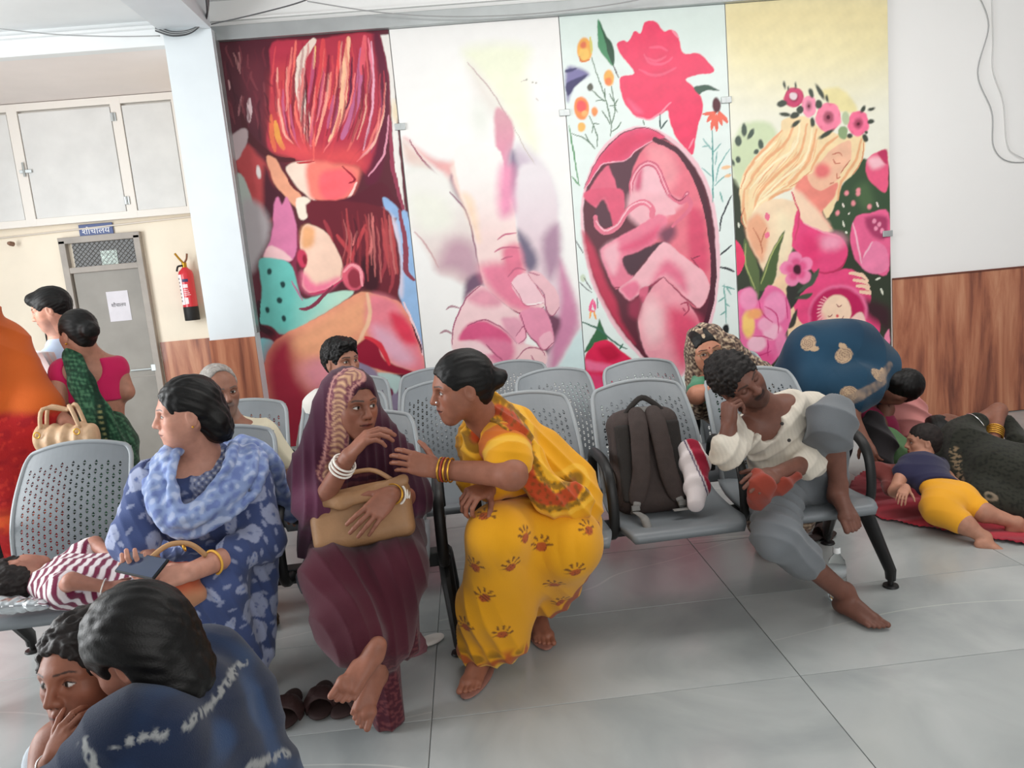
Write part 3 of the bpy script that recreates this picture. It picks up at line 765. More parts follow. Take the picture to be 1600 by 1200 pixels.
# ---------------------------------------------------------------- four printed mural sheets
PX0, PW, PZ1, PZ0 = -1.529, 1.1805, 3.147, .30
PY = WY-.030
class Print:
    """flat print: colours laid on a fine grid of the sheet itself"""
    def __init__(s, i, step=.0062):
        s.x0 = PX0+i*PW+.003; s.x1 = s.x0+PW-.006
        s.nx = int((s.x1-s.x0)/step); s.nz = int((PZ1-PZ0)/step)
        X, Z = np.meshgrid(np.linspace(s.x0, s.x1, s.nx+1), np.linspace(PZ0, PZ1, s.nz+1), indexing='ij')
        s.GX = X.ravel(); s.GZ = Z.ravel(); q = np.stack([s.GX, s.GZ, 0*s.GX], 1)
        # brush wobble: the drawing is laid down with slightly uneven edges
        s.X = s.GX+.0024*noise3(q, 75, 11+i)+.0009*noise3(q, 210, 21+i); s.Z = s.GZ+.0024*noise3(q, 75, 31+i)+.0009*noise3(q, 210, 41+i); s.C = np.ones((len(s.X), 3)); s.fr(0, 0, 1)
    def fr(s, x, y, k): s.f = (x, y, k); return s
    def m(s, pts):
        return np.array([P(s.f[0]+p[0]*s.f[2], s.f[1]+p[1]*s.f[2], PY)[[0, 2]] for p in pts])
    def _mix(s, idx, c, w):
        s.C[idx] = s.C[idx]*(1-w[:, None])+lin(c)*w[:, None]
    def _in(s, q, pad):
        return np.nonzero((s.X > q[:, 0].min()-pad) & (s.X < q[:, 0].max()+pad) & (s.Z > q[:, 1].min()-pad) & (s.Z < q[:, 1].max()+pad))[0]
    @staticmethod
    def _seg(x, z, a, b):
        d = b-a; t = np.clip(((x-a[0])*d[0]+(z-a[1])*d[1])/(d@d+1e-12), 0, 1)
        return np.hypot(x-a[0]-t*d[0], z-a[1]-t*d[1]), t
    def poly(s, pts, c, soft=3, op=1., sm=True, c2=None, axis=None):
        """soft in mm; c2 + axis give a wash from c to c2 along axis (two points)"""
        q = s.m(pts)
        if sm:
            n = len(q); o = []
            for i in range(n):
                p0, p1, p2, p3 = q[i-1], q[i], q[(i+1) % n], q[(i+2) % n]
                for k in range(4):
                    t = k/4; o.append(.5*(2*p1+(p2-p0)*t+(2*p0-5*p1+4*p2-p3)*t*t+(3*p1-p0-3*p2+p3)*t**3))
            q = np.array(o)
        sf = max(soft, 2)/1000*(1.6 if soft < 7 else 2.6); idx = s._in(q, sf); x, z = s.X[idx], s.Z[idx]
        ins = np.zeros(len(idx), bool); D = np.full(len(idx), 9.)
        for i in range(len(q)):
            a, b = q[i-1], q[i]
            cr = ((a[1] > z) != (b[1] > z)) & (x < (b[0]-a[0])*(z-a[1])/(b[1]-a[1]+1e-12)+a[0]); ins ^= cr
            D = np.minimum(D, s._seg(x, z, a, b)[0])
        sd = np.where(ins, D, -D); w = smst(-sf, sf, sd)*op
        if c2 is not None:
            ax = s.m(axis); d = ax[1]-ax[0]; t = np.clip(((x-ax[0, 0])*d[0]+(z-ax[0, 1])*d[1])/(d@d), 0, 1)
            cc = lin(c)*(1-t[:, None])+lin(c2)*t[:, None]; s.C[idx] = s.C[idx]*(1-w[:, None])+cc*w[:, None]
        else: s._mix(idx, c, w)
        return s
    def line(s, pts, w, c, soft=2, op=1., taper=.5):
        """w in drawing units; tapers towards both ends"""
        q = s.m(pts); q = np.array([p[:2] for p in smooth_path([np.array([*p, 0]) for p in q], 5)]) if len(q) > 2 else q
        W_ = w*s.f[2]*.00475*.5; sf = max(soft, 1.5)/1000; idx = s._in(q, W_+sf*2); x, z = s.X[idx], s.Z[idx]
        if not len(idx): return s
        best = np.full(len(idx), -9.)
        n = len(q)-1
        for i in range(n):
            d, t = s._seg(x, z, q[i], q[i+1]); u = (i+t)/n
            r = W_*(1-taper*np.abs(2*u-1)**2); best = np.maximum(best, r-d)
        s._mix(idx, c, smst(-sf, sf, best)*op); return s
    def blob(s, p, rx, ry, c, soft=3, op=1., rot=0.):
        q = s.m([p])[0]; k = s.f[2]*.00475; rx, ry = rx*k, ry*k; sf = soft/1000*2.0; R_ = max(rx, ry)+sf
        idx = np.nonzero((np.abs(s.X-q[0]) < R_) & (np.abs(s.Z-q[1]) < R_))[0]
        x = s.X[idx]-q[0]; z = s.Z[idx]-q[1]; c_, s_ = math.cos(rot), math.sin(rot)
        u, v = x*c_+z*s_, -x*s_+z*c_
        sd = (1-np.hypot(u/rx, v/ry))*min(rx, ry); s._mix(idx, c, smst(-sf, sf, sd)*op); return s
    def lines(s, L, w, c, **k):
        for l in L: s.line(l, w, c, **k)
        return s
    def build(s, label):
        q = np.stack([s.GX, s.GZ, 0*s.GX], 1); sat = np.clip((s.C.max(1)-s.C.min(1))*1.6, 0, 1); gr = 1+(.008+.055*sat)*(noise3(q, 55, 4)+.5*noise3(q, 140, 8))*.7+.010*noise3(q, 14, 9)
        C = np.clip(s.C*gr[:, None], 0, 1)
        V = np.stack([s.GX, np.full(len(s.X), PY), s.GZ], 1)
        i, j = np.meshgrid(np.arange(s.nx), np.arange(s.nz), indexing='ij'); a = (i*(s.nz+1)+j).ravel()
        Q = np.stack([a, a+s.nz+1, a+s.nz+2, a+1], 1)
        root = empty('wall_mural', ((s.x0+s.x1)/2, PY, PZ0), label, 'mural', 'printed mural panels')
        link('print', mesh_np('print', V, Q, C, False), root, mat('glossy_print', vcol=True, rough=.32, spec=.45))
        MB().box(((s.x0+s.x1)/2, PY+.0045, (PZ0+PZ1)/2), (s.x1-s.x0, .007, PZ1-PZ0)).build('backing_board', mat('white_board', 'f0f0ee', rough=.5), root)
        return root
WHT = (236, 232, 226)
# --- panel 1: mother bending over a child
p = Print(0); p.C[:] = lin((92, 36, 48)); p.fr(330, 40, .25)
p.poly([(30, 100), (380, 100), (370, 560), (300, 760), (120, 700)], (84, 34, 46), 20)
p.poly([(200, 260), (330, 250), (340, 560), (250, 560)], (112, 46, 58), 40, .8)
p.lines([[(140, 170), (160, 230), (180, 300)], [(175, 165), (178, 280)]], 12, (172, 116, 116)).line([(110, 340), (115, 400)], 11, (195, 150, 150))
p.line([(240, 460), (238, 600)], 30, (216, 188, 190)).line([(190, 440), (170, 560)], 14, (165, 105, 110))
p.poly([(380, 110), (560, 90), (640, 85), (1050, 55), (1110, 300), (1120, 560), (1080, 800), (1000, 960), (900, 870), (640, 860), (470, 810), (350, 760), (360, 560), (370, 300)], (182, 54, 74), 6)
p.poly([(1010, 60), (1060, 60), (1110, 300), (1120, 580), (1090, 800), (1050, 960), (980, 1000), (960, 930), (1020, 800), (1050, 550), (1040, 300)], (100, 28, 54), 8)
p.poly([(400, 300), (520, 300), (560, 640), (470, 790), (370, 700)], (206, 72, 74), 30, .8)
for pts, w, c in (([(640, 95), (570, 200), (555, 350), (575, 500), (600, 640), (620, 740)], 62, (236, 216, 202)), ([(530, 100), (515, 300), (520, 500), (560, 650), (620, 770)], 20, (240, 118, 106)),
        ([(590, 300), (600, 520), (615, 740)], 16, (88, 28, 40)), ([(700, 90), (690, 300), (650, 500), (630, 740)], 46, (218, 74, 80)), ([(750, 290), (730, 450), (690, 600), (650, 750)], 16, (250, 156, 136)),
        ([(710, 300), (690, 450), (660, 600)], 10, (245, 140, 125)), ([(860, 80), (840, 250), (830, 420), (800, 600), (740, 720)], 42, (250, 194, 156)), ([(800, 100), (790, 300), (740, 520)], 22, (236, 84, 84)),
        ([(880, 200), (870, 450), (840, 520)], 16, (96, 30, 60)), ([(940, 150), (920, 400), (880, 560), (820, 700)], 46, (192, 104, 144)), ([(1000, 100), (1015, 350), (1000, 560), (950, 780)], 14, (236, 174, 194)),
        ([(1050, 560), (1020, 720), (910, 850)], 10, (232, 154, 164)), ([(1110, 560), (1080, 800), (980, 940)], 12, (226, 152, 172)), ([(960, 70), (940, 300)], 34, (228, 94, 108)), ([(400, 600), (420, 700), (450, 770)], 34, (230, 156, 76)),
        ([(375, 560), (380, 700), (400, 780)], 30, (226, 112, 76)), ([(440, 350), (470, 550), (540, 740)], 26, (190, 56, 70)), ([(980, 80), (1000, 250), (985, 420)], 14, (240, 130, 150)), ([(650, 130), (640, 270)], 14, (246, 200, 130)),
        ([(620, 560), (640, 700), (640, 850)], 14, (250, 120, 110)), ([(900, 300), (870, 480), (800, 640), (700, 790)], 12, (240, 130, 130)), ([(1060, 400), (1060, 600), (1000, 800)], 12, (150, 60, 90))):
    p.line(pts, w, c, 3)
rs = np.random.RandomState(7)
HL = np.array([(400, 120), (375, 330), (380, 520), (430, 680), (560, 810)], float); HM = np.array([(720, 90), (700, 300), (670, 500), (640, 680), (630, 830)], float); HR = np.array([(1050, 70), (1095, 320), (1090, 560), (1020, 760), (900, 880)], float)
for k in range(90):
    u = rs.uniform(-1, 1); c = HM+(HR-HM)*u if u > 0 else HM+(HM-HL)*u; a = rs.uniform(0, .55); b = a+rs.uniform(.25, .5); idx = np.clip(np.linspace(a, b, 5), 0, 1)*4
    pts = [tuple(c[int(min(i, 3.999))]*(1-(i-int(min(i, 3.999))))+c[int(min(i, 3.999))+1]*(i-int(min(i, 3.999)))+rs.uniform(-4, 4, 2)) for i in idx]
    p.line(pts, rs.uniform(6, 20), [(150, 40, 60), (120, 30, 50), (226, 86, 88), (240, 130, 120), (248, 186, 166), (196, 96, 134), (206, 64, 78), (90, 26, 44)][rs.randint(8)], 3, rs.uniform(.45, .85))
for k in range(40):
    x, y = rs.uniform(60, 360), rs.uniform(120, 620); p.line([(x, y), (x+rs.uniform(-10, 25), y+rs.uniform(30, 70)), (x+rs.uniform(-10, 45), y+rs.uniform(80, 150))], rs.uniform(6, 16), [(120, 48, 60), (66, 24, 36), (140, 66, 74), (104, 38, 50)][rs.randint(4)], 4, .6)
p.poly([(420, 760), (560, 720), (700, 770), (900, 760), (960, 880), (820, 880), (640, 860), (480, 820)], (226, 84, 86), 26, .8)
p.poly([(150, 860), (220, 740), (300, 820), (370, 900), (390, 1000), (400, 1200), (270, 1200), (210, 980)], (186, 72, 74), 8).poly([(330, 880), (400, 1000), (470, 1100), (400, 1200), (330, 1200)], (74, 26, 40), 10)
p.line([(190, 560), (230, 680), (300, 760), (400, 830), (520, 840)], 40, (80, 28, 36), 4).poly([(120, 700), (210, 640), (230, 700), (180, 820), (130, 830)], (192, 172, 174), 5).poly([(140, 950), (205, 950), (280, 1200), (180, 1200)], (178, 186, 178), 5)
p.blob((295, 915), 13, 36, (232, 222, 218))
p.poly([(345, 820), (400, 830), (440, 900), (500, 1000), (560, 1060), (560, 1150), (520, 1130), (420, 1020), (380, 950)], (233, 162, 130), 4)
p.poly([(470, 880), (560, 850), (660, 870), (650, 1080), (580, 1050), (500, 960)], (242, 216, 198), 5)
p.poly([(600, 860), (760, 860), (920, 890), (915, 980), (860, 1080), (760, 1130), (660, 1100), (610, 1040)], (246, 130, 116), 10).poly([(690, 920), (850, 900), (900, 960), (850, 1060), (740, 1100), (680, 1040)], (255, 104, 112), 10)
p.line([(640, 1090), (740, 1135), (850, 1090), (910, 980)], 16, (255, 208, 198)).line([(820, 880), (900, 960), (860, 990)], 12, (150, 30, 50)).line([(540, 860), (640, 850)], 14, (190, 50, 60))
p.line([(460, 900), (500, 990), (570, 1050)], 14, (98, 34, 40))
p.poly([(640, 1130), (900, 1060), (1050, 980), (1120, 1040), (1190, 1200), (640, 1200)], (92, 28, 44), 6).poly([(530, 1080), (620, 1090), (600, 1200), (550, 1200)], (246, 226, 208), 4)
p.poly([(1062, 60), (1130, 50), (1160, 600), (1215, 1200), (1150, 1000), (1130, 600), (1112, 300)], WHT, 3, sm=False).line([(1122, 600), (1130, 850), (1160, 1000), (1210, 1180)], 26, (152, 62, 84)).blob((1150, 540), 20, 60, (240, 222, 190), 10)
p.poly([(1070, 1080), (1130, 1100), (1190, 1190), (1110, 1190)], (146, 180, 222), 5)
p.fr(330, 320, .3166)
p.poly([(920, 60), (985, 100), (1056, 840), (1000, 640), (930, 450), (900, 200)], (150, 186, 226), 5).poly([(840, 20), (920, 100), (950, 400), (930, 440), (900, 150)], (216, 206, 222), 8)
p.line([(930, 30), (960, 200), (960, 320), (1000, 370)], 26, (142, 62, 78)).poly([(150, 0), (240, 0), (290, 120), (240, 260), (180, 330)], (178, 170, 172), 14)
p.poly([(490, -20), (840, 10), (900, 120), (935, 300), (915, 460), (850, 440), (760, 420), (745, 330), (660, 290), (610, 210), (570, 130), (500, 100)], (108, 33, 46), 5)
p.lines([[(760, 100), (720, 200), (690, 270)], [(620, 150), (680, 230), (700, 280)]], 20, (190, 68, 74), soft=5).lines([[(800, 60), (790, 200), (760, 290)], [(720, 130), (700, 200)]], 13, (216, 116, 114)).lines([[(850, 120), (860, 280), (830, 380)], [(880, 200), (900, 330), (880, 430)], [(560, 80), (600, 180)]], 18, (160, 58, 68), soft=5).poly([(740, 280), (800, 250), (830, 400), (760, 425)], (64, 20, 32), 8)
p.poly([(420, 100), (450, 230), (420, 300), (450, 440), (400, 330), (405, 180)], (132, 46, 72), 6)
p.poly([(450, 110), (500, 100), (570, 140), (620, 220), (650, 300), (640, 370), (560, 420), (490, 435), (450, 400), (455, 330), (470, 280), (440, 220)], (246, 208, 186), 4).poly([(450, 330), (520, 390), (640, 355), (570, 425), (480, 437), (445, 390)], (240, 124, 154), 12).poly([(450, 110), (510, 120), (500, 200), (450, 210)], (238, 174, 124), 10)
for k in range(36):
    a = rs.uniform(0, 1); x0 = 520+a*380; p.line([(x0, rs.uniform(10, 120)), (x0+20-a*10, 170+rs.uniform(-30, 40)), (x0+(a-.4)*60, 290+rs.uniform(-20, 100))], rs.uniform(6, 15), [(150, 50, 58), (76, 22, 36), (190, 76, 78), (128, 40, 52), (214, 120, 116)][rs.randint(5)], 3, rs.uniform(.4, .75)) if x0 > 640 else None
p.blob((450, 265), 24, 42, (206, 62, 92), 4).blob((462, 270), 10, 22, (140, 30, 50), 3).line([(480, 437), (560, 425), (650, 370)], 10, (200, 60, 100))
p.blob((700, 355), 52, 66, (222, 96, 116), 4).blob((708, 365), 32, 46, (150, 50, 66), 4).line([(655, 330), (690, 300), (735, 320), (745, 400)], 16, (246, 156, 166))
p.poly([(310, 0), (330, -40), (350, 0), (372, -40), (400, 20), (420, 100), (420, 230), (380, 280), (300, 250), (258, 250), (300, 150)], (216, 124, 164), 5).poly([(258, 252), (300, 200), (400, 270), (290, 268)], (242, 196, 198), 6)
p.poly([(235, 280), (300, 262), (390, 290), (420, 370), (450, 460), (520, 450), (650, 425), (700, 440), (520, 560), (360, 640), (300, 600), (235, 570), (250, 420)], (108, 194, 184), 5, c2=(190, 228, 208), axis=[(400, 400), (640, 440)])
for q in ((287, 330), (353, 393), (337, 472), (358, 562), (278, 520)): p.blob(q, 11, 15, (28, 62, 62))
p.line([(440, 515), (500, 500), (600, 400)], 18, (132, 52, 74)).line([(235, 480), (230, 590), (300, 640), (320, 690)], 30, (58, 24, 34)).poly([(240, 660), (312, 680), (262, 780), (240, 720)], (132, 192, 198), 5).line([(400, 380), (450, 470)], 10, (180, 120, 150))
p.poly([(262, 780), (330, 660), (520, 560), (700, 450), (760, 430), (880, 460), (940, 490), (1000, 600), (1040, 700), (1056, 845), (1020, 840), (860, 840), (700, 900), (640, 1200), (390, 1200), (300, 1000), (266, 900)], (236, 154, 124), 4)
p.poly([(262, 780), (330, 665), (400, 680), (420, 800), (500, 980), (520, 1200), (390, 1200), (290, 1000)], (170, 44, 66), 34).poly([(440, 800), (560, 740), (640, 800), (560, 930), (480, 900)], (228, 146, 156), 34).poly([(420, 650), (700, 480), (780, 460), (760, 600), (600, 720), (450, 740)], (240, 168, 128), 24)
p.poly([(780, 450), (900, 470), (960, 560), (1040, 720), (1050, 830), (900, 780), (780, 640)], (236, 132, 146), 16).poly([(800, 600), (900, 640), (1000, 760), (940, 790), (840, 720)], (230, 174, 194), 22).poly([(880, 540), (960, 560), (1020, 680), (940, 670)], (226, 62, 88), 14)
p.line([(770, 440), (780, 560), (720, 690)], 20, (244, 196, 160), 8).line([(950, 480), (1010, 620), (1045, 740)], 12, (248, 214, 218)).line([(990, 590), (1030, 690), (1040, 730)], 9, (80, 30, 50))
p.poly([(690, 760), (760, 770), (860, 870), (925, 930), (925, 1010), (860, 1010), (700, 860)], (142, 128, 152), 8).poly([(820, 830), (935, 850), (915, 930), (880, 900)], (184, 208, 204), 6).blob((885, 925), 14, 18, (120, 50, 74))
p.poly([(690, 740), (760, 660), (820, 680), (860, 770), (1035, 838), (900, 832), (760, 790)], (148, 26, 52), 5).line([(760, 655), (830, 690), (880, 790)], 24, (216, 52, 68), 5)
p.poly([(390, 1000), (700, 1000), (700, 1600), (390, 1600)], (160, 32, 56), 50)
p.build('mural panel of a mother with red hair kissing her baby, next to the column')
# --- panel 2: large hand holding a baby fist
p = Print(1); p.C[:] = lin((243, 242, 239)); p.fr(600, 20, .25)
p.poly([(525, 215), (890, 210), (890, 400), (960, 860), (820, 720), (680, 500), (530, 320)], (238, 241, 216), 26)
p.poly([(540, 330), (680, 500), (740, 600), (690, 640), (600, 560)], (228, 222, 214), 30).line([(520, 310), (680, 500), (800, 700)], 7, (186, 162, 160)).blob((600, 660), 50, 90, (232, 234, 226), 30)
p.poly([(690, 620), (740, 600), (812, 712), (800, 860), (770, 1000), (770, 1250), (690, 1250), (700, 1000), (695, 800)], (216, 158, 170), 7, c2=(234, 134, 174), axis=[(740, 650), (730, 1150)])
p.poly([(812, 850), (890, 860), (1000, 1000), (1060, 1250), (760, 1250), (775, 1020)], (206, 190, 204), 30).poly([(802, 860), (772, 1000), (765, 1140), (815, 1080), (830, 950)], (122, 104, 136), 14).lines([[(812, 715), (900, 880), (1025, 1065)], [(860, 430), (892, 415)], [(950, 535), (965, 548)]], 5, (196, 184, 176))
for q in ((890, 416), (928, 434), (948, 437)): p.blob(q, 5, 5, (150, 146, 130), 2)
p.poly([(130, 790), (160, 800), (240, 900), (380, 1040), (430, 1250), (520, 1250), (430, 1000), (440, 940), (330, 920), (260, 880)], (232, 172, 170), 12).poly([(120, 800), (140, 930), (230, 990), (290, 960)], (230, 204, 194), 14).poly([(430, 930), (530, 1080), (570, 1250), (480, 1250)], (246, 220, 206), 18)
p.line([(160, 795), (240, 920), (380, 1060), (490, 1210)], 12, (160, 82, 102)).poly([(420, 1010), (440, 1090), (500, 1210), (440, 1180), (400, 1080)], (130, 72, 104), 8).poly([(150, 980), (280, 980), (400, 1100), (430, 1250), (140, 1250)], (228, 230, 222), 24)
p.fr(610, 300, .25)
p.poly([(90, -110), (330, -120), (400, 10), (480, 130), (530, 330), (575, 560), (520, 560), (470, 580), (400, 540), (290, 500), (240, 390), (150, 250), (120, 190)], (238, 236, 230), 14, c2=(226, 208, 204), axis=[(300, 60), (420, 380)]).poly([(370, 300), (520, 330), (575, 560), (480, 555), (400, 500), (300, 470)], (194, 156, 170), 28).poly([(130, 20), (330, 40), (380, 200), (200, 240)], (236, 236, 224), 26)
p.line([(150, 250), (220, 330), (300, 470)], 10, (200, 160, 160), 5).poly([(480, 545), (585, 500), (578, 590), (500, 640), (460, 690)], (112, 82, 108), 11).line([(370, 0), (460, 100), (500, 200), (540, 400), (575, 560)], 12, (142, 92, 114), 4)
p.poly([(800, -140), (960, -160), (1030, 0), (1050, 200), (1060, 400), (1130, 600), (1170, 800), (1180, 860), (1060, 1060), (1020, 1130), (965, 1060), (1000, 800), (860, 500), (790, 240)], (232, 224, 228), 9, c2=(224, 202, 210), axis=[(900, -100), (950, 350)])
p.poly([(1050, 420), (1130, 600), (1175, 820), (1060, 1060), (1000, 1120), (1010, 900), (1060, 700)], (206, 134, 168), 18).poly([(950, 300), (1050, 200), (1060, 420), (990, 540)], (172, 134, 158), 18).poly([(790, 240), (860, 300), (920, 420), (890, 500), (830, 470), (800, 350)], (108, 98, 124), 16)
p.poly([(400, -260), (560, -300), (690, -250), (730, 0), (770, 100), (790, 260), (830, 470), (960, 680), (960, 720), (860, 762), (760, 735), (620, 620), (560, 500), (520, 250), (480, 120), (440, 0)], (243, 241, 237), 6, c2=(243, 216, 212), axis=[(600, -120), (620, 260)])
p.poly([(690, -160), (770, -150), (770, 0), (770, 120), (700, 160), (670, 60)], (234, 150, 182), 20).poly([(560, 470), (700, 440), (830, 480), (910, 700), (860, 757), (740, 722), (620, 612)], (230, 126, 154), 22).poly([(700, 360), (800, 330), (832, 480), (740, 520)], (226, 116, 144), 14).poly([(450, 20), (520, 60), (560, 300), (530, 260)], (246, 216, 190), 14)
p.lines([[(670, 300), (720, 265), (785, 258)], [(650, 372), (720, 345), (805, 350)], [(735, 530), (780, 480), (845, 490)], [(690, 420), (760, 400)]], 11, (196, 96, 126), soft=4)
p.poly([(755, 570), (860, 510), (965, 670), (950, 700), (850, 710)], (242, 200, 208), 3).lines([[(755, 570), (800, 640), (850, 712), (960, 690)], [(860, 510), (915, 590), (968, 670)]], 6, (196, 90, 120)).line([(855, 706), (960, 688)], 9, (252, 238, 238)).line([(620, 625), (760, 737), (860, 765), (960, 722)], 9, (150, 40, 80))
p.poly([(960, 735), (1030, 770), (1065, 820), (1000, 980), (960, 1010), (930, 900)], (112, 62, 88), 10).poly([(870, 500), (940, 510), (1040, 620), (1055, 720), (1010, 772), (970, 720), (960, 640), (900, 570)], (234, 186, 194), 4).line([(900, 570), (960, 640), (972, 725), (1010, 772), (1055, 720)], 7, (168, 88, 120)).line([(860, 500), (930, 520)], 8, (190, 120, 140))
p.poly([(385, 980), (400, 820), (480, 660), (570, 585), (660, 660), (800, 770), (850, 860), (830, 940), (960, 985), (965, 1080), (760, 1090), (640, 1110), (480, 1030)], (242, 206, 208), 5)
p.poly([(480, 670), (580, 598), (700, 690), (600, 720)], (230, 156, 174), 12).poly([(425, 915), (480, 832), (580, 805), (700, 860), (765, 935), (700, 1000), (560, 930), (470, 935)], (216, 88, 132), 7).poly([(540, 930), (760, 940), (760, 1060), (650, 1070)], (222, 126, 158), 14).poly([(440, 940), (560, 940), (640, 1010), (560, 1010)], (244, 210, 214), 8)
p.lines([[(480, 840), (580, 800), (700, 850), (790, 945)], [(385, 960), (400, 820), (480, 660), (560, 590)], [(600, 950), (640, 1000), (700, 1050)]], 8, (164, 70, 108)).poly([(690, 800), (800, 790), (850, 870), (830, 945), (770, 930)], (226, 160, 180), 8).poly([(785, 900), (830, 840), (845, 915), (800, 948)], (238, 168, 188), 3).line([(785, 900), (830, 840), (848, 910), (800, 948)], 6, (160, 60, 100))
p.poly([(808, 752), (960, 730), (1020, 880), (1012, 955), (960, 987), (900, 930), (840, 850)], (230, 146, 174), 4).poly([(930, 910), (1000, 870), (1018, 950), (960, 982)], (240, 180, 196), 4).line([(808, 752), (850, 870), (910, 940), (960, 990), (1020, 940)], 7, (150, 50, 90))
p.poly([(775, 1070), (850, 985), (930, 980), (968, 1020), (955, 1090), (800, 1100)], (243, 202, 204), 4).lines([[(775, 1060), (850, 980), (935, 982), (968, 1025)], [(880, 1020), (900, 1060)]], 7, (176, 90, 120))
p.lines([[(350, 732), (385, 715), (432, 727)], [(310, 882), (350, 868), (388, 886)]], 12, (176, 136, 146)).poly([(1195, 850), (1070, 1060), (1040, 1140), (1240, 1400), (1230, 1000)], (212, 232, 232), 9)
p.build('mural panel of a big pink hand holding a baby fist on white')
# --- panel 3: baby in an oval with flowers
p = Print(2); p.C[:] = lin((228, 239, 235)); p.fr(870, 10, .2583)
p.poly([(0, 0), (1050, 0), (1050, 260), (0, 260)], (220, 234, 228), 60)
RED = (237, 60, 102)
p.poly([(365, 235), (400, 205), (430, 210), (470, 150), (505, 165), (530, 100), (565, 88), (605, 100), (650, 150), (690, 140), (735, 175), (755, 270), (800, 290), (830, 280), (870, 290), (920, 340), (950, 395), (850, 415), (780, 440), (830, 490), (878, 560), (880, 640), (850, 740), (825, 890), (780, 860), (720, 790), (680, 690), (670, 630), (600, 670), (530, 685), (460, 650), (410, 580), (385, 500), (385, 425), (470, 405), (400, 310)], RED, 3)
p.lines([[(530, 290), (560, 340), (640, 350), (700, 310)], [(500, 380), (600, 420), (720, 370)], [(560, 250), (620, 245), (670, 270)], [(545, 310), (600, 330), (660, 300)]], 16, (246, 104, 138), soft=6, op=.7).lines([[(480, 665), (560, 685), (620, 650), (690, 580)], [(700, 150), (740, 190)], [(800, 860), (830, 800)]], 12, (250, 158, 178), soft=5, op=.8).poly([(430, 560), (520, 640), (470, 640)], (246, 110, 145), 10, .7)
p.poly([(250, 75), (300, 180), (340, 240), (345, 360), (300, 320), (255, 260), (248, 190)], (72, 142, 98), 3).poly([(255, 90), (300, 180), (340, 240), (345, 355), (310, 290), (290, 200)], (26, 72, 48), 3).line([(340, 350), (375, 430)], 7, (72, 62, 62))
G1 = (92, 122, 98)
p.lines([[(210, 310), (250, 430), (300, 580), (330, 720), (325, 785)], [(330, 480), (345, 570), (350, 640), (330, 720)], [(215, 510), (250, 540), (290, 570)], [(235, 575), (265, 565), (290, 575)], [(275, 630), (300, 670), (322, 712)], [(390, 700), (365, 735), (335, 760)], [(290, 500), (293, 555)], [(320, 530), (345, 580)], [(320, 600), (360, 600)], [(370, 560), (345, 600)], [(345, 610), (365, 640)], [(195, 665), (240, 770), (243, 845)], [(213, 765), (222, 712), (257, 712)], [(170, 770), (200, 820), (230, 860)], [(90, 770), (170, 800), (225, 850)], [(520, 690), (530, 715)]], 7, G1, taper=.3)
p.lines([[(75, 720), (100, 880), (135, 1080)], [(90, 1030), (138, 1082)]], 9, (92, 152, 104)).lines([[(625, 650), (628, 740)], [(665, 690), (630, 740)]], 10, (50, 80, 76))
p.blob((168, 262), 44, 66, (240, 172, 76)).blob((165, 290), 30, 36, (242, 194, 96), 4).blob((160, 232), 18, 20, (226, 112, 74), 5).line([(205, 190), (210, 280)], 16, (214, 204, 110)).line([(135, 300), (150, 330), (200, 325)], 12, (222, 130, 60))
p.blob((315, 432), 30, 44, (240, 178, 84)).blob((312, 455), 20, 20, (238, 126, 66), 5).blob((203, 488), 19, 22, (88, 88, 78))
p.blob((150, 615), 44, 64, (245, 146, 76)).blob((150, 605), 30, 34, (240, 84, 86), 6).blob((170, 650), 18, 16, (246, 180, 110), 4).blob((228, 635), 18, 28, (242, 150, 84)).blob((150, 730), 22, 26, (240, 184, 96))
p.poly([(55, 380), (120, 370), (180, 395), (190, 420), (120, 460), (90, 520), (62, 570)], (120, 114, 164), 8).poly([(55, 382), (125, 374), (60, 405)], (50, 48, 100), 4).poly([(62, 465), (185, 412), (110, 490), (66, 545)], (46, 42, 96), 5)
p.poly([(830, 492), (880, 475), (930, 480), (985, 512), (920, 505), (880, 520), (860, 532)], (60, 90, 76), 3)
p.lines([[(960, 640), (885, 655)], [(955, 645), (910, 695)], [(955, 650), (935, 745)], [(965, 655), (965, 752)], [(975, 650), (1000, 720)], [(980, 640), (1032, 702)]], 24, (236, 110, 90), taper=.6).blob((965, 597), 25, 44, (88, 36, 48))
p.line([(940, 750), (945, 950), (940, 1190)], 9, (72, 150, 146)).lines([[(942, 870), (915, 840), (885, 800)], [(945, 885), (970, 860), (995, 830)], [(915, 845), (880, 850)], [(935, 1030), (905, 1000), (878, 975)], [(960, 1060), (985, 960), (1048, 860)], [(950, 1085), (1000, 1040), (1050, 1010)], [(960, 960), (970, 880)]], 8, (128, 180, 176)).lines([[(1000, 980), (1050, 970)], [(1020, 1030), (1052, 1020)]], 22, (240, 196, 150), soft=6)
p.fr(0, 0, 1)
p.poly([(912, 296), (921, 266), (942, 229), (973, 204), (1002, 197), (1035, 206), (1071, 232), (1097, 266), (1113, 307), (1122, 353), (1125, 407), (1121, 460), (1110, 515), (1085, 570), (1040, 600), (1006, 565), (965, 520), (938, 472), (921, 433), (910, 372), (907, 330)], (240, 196, 205), 4)
p.poly([(916, 296), (926, 268), (946, 234), (975, 210), (1002, 203), (1033, 212), (1067, 238), (1091, 270), (1107, 310), (1116, 355), (1118, 407), (1114, 460), (1103, 515), (1080, 565), (1040, 590), (1010, 563), (970, 515), (944, 470), (927, 433), (915, 372), (911, 330)], (92, 32, 50), 4)
p.fr(870, 10, .2583)
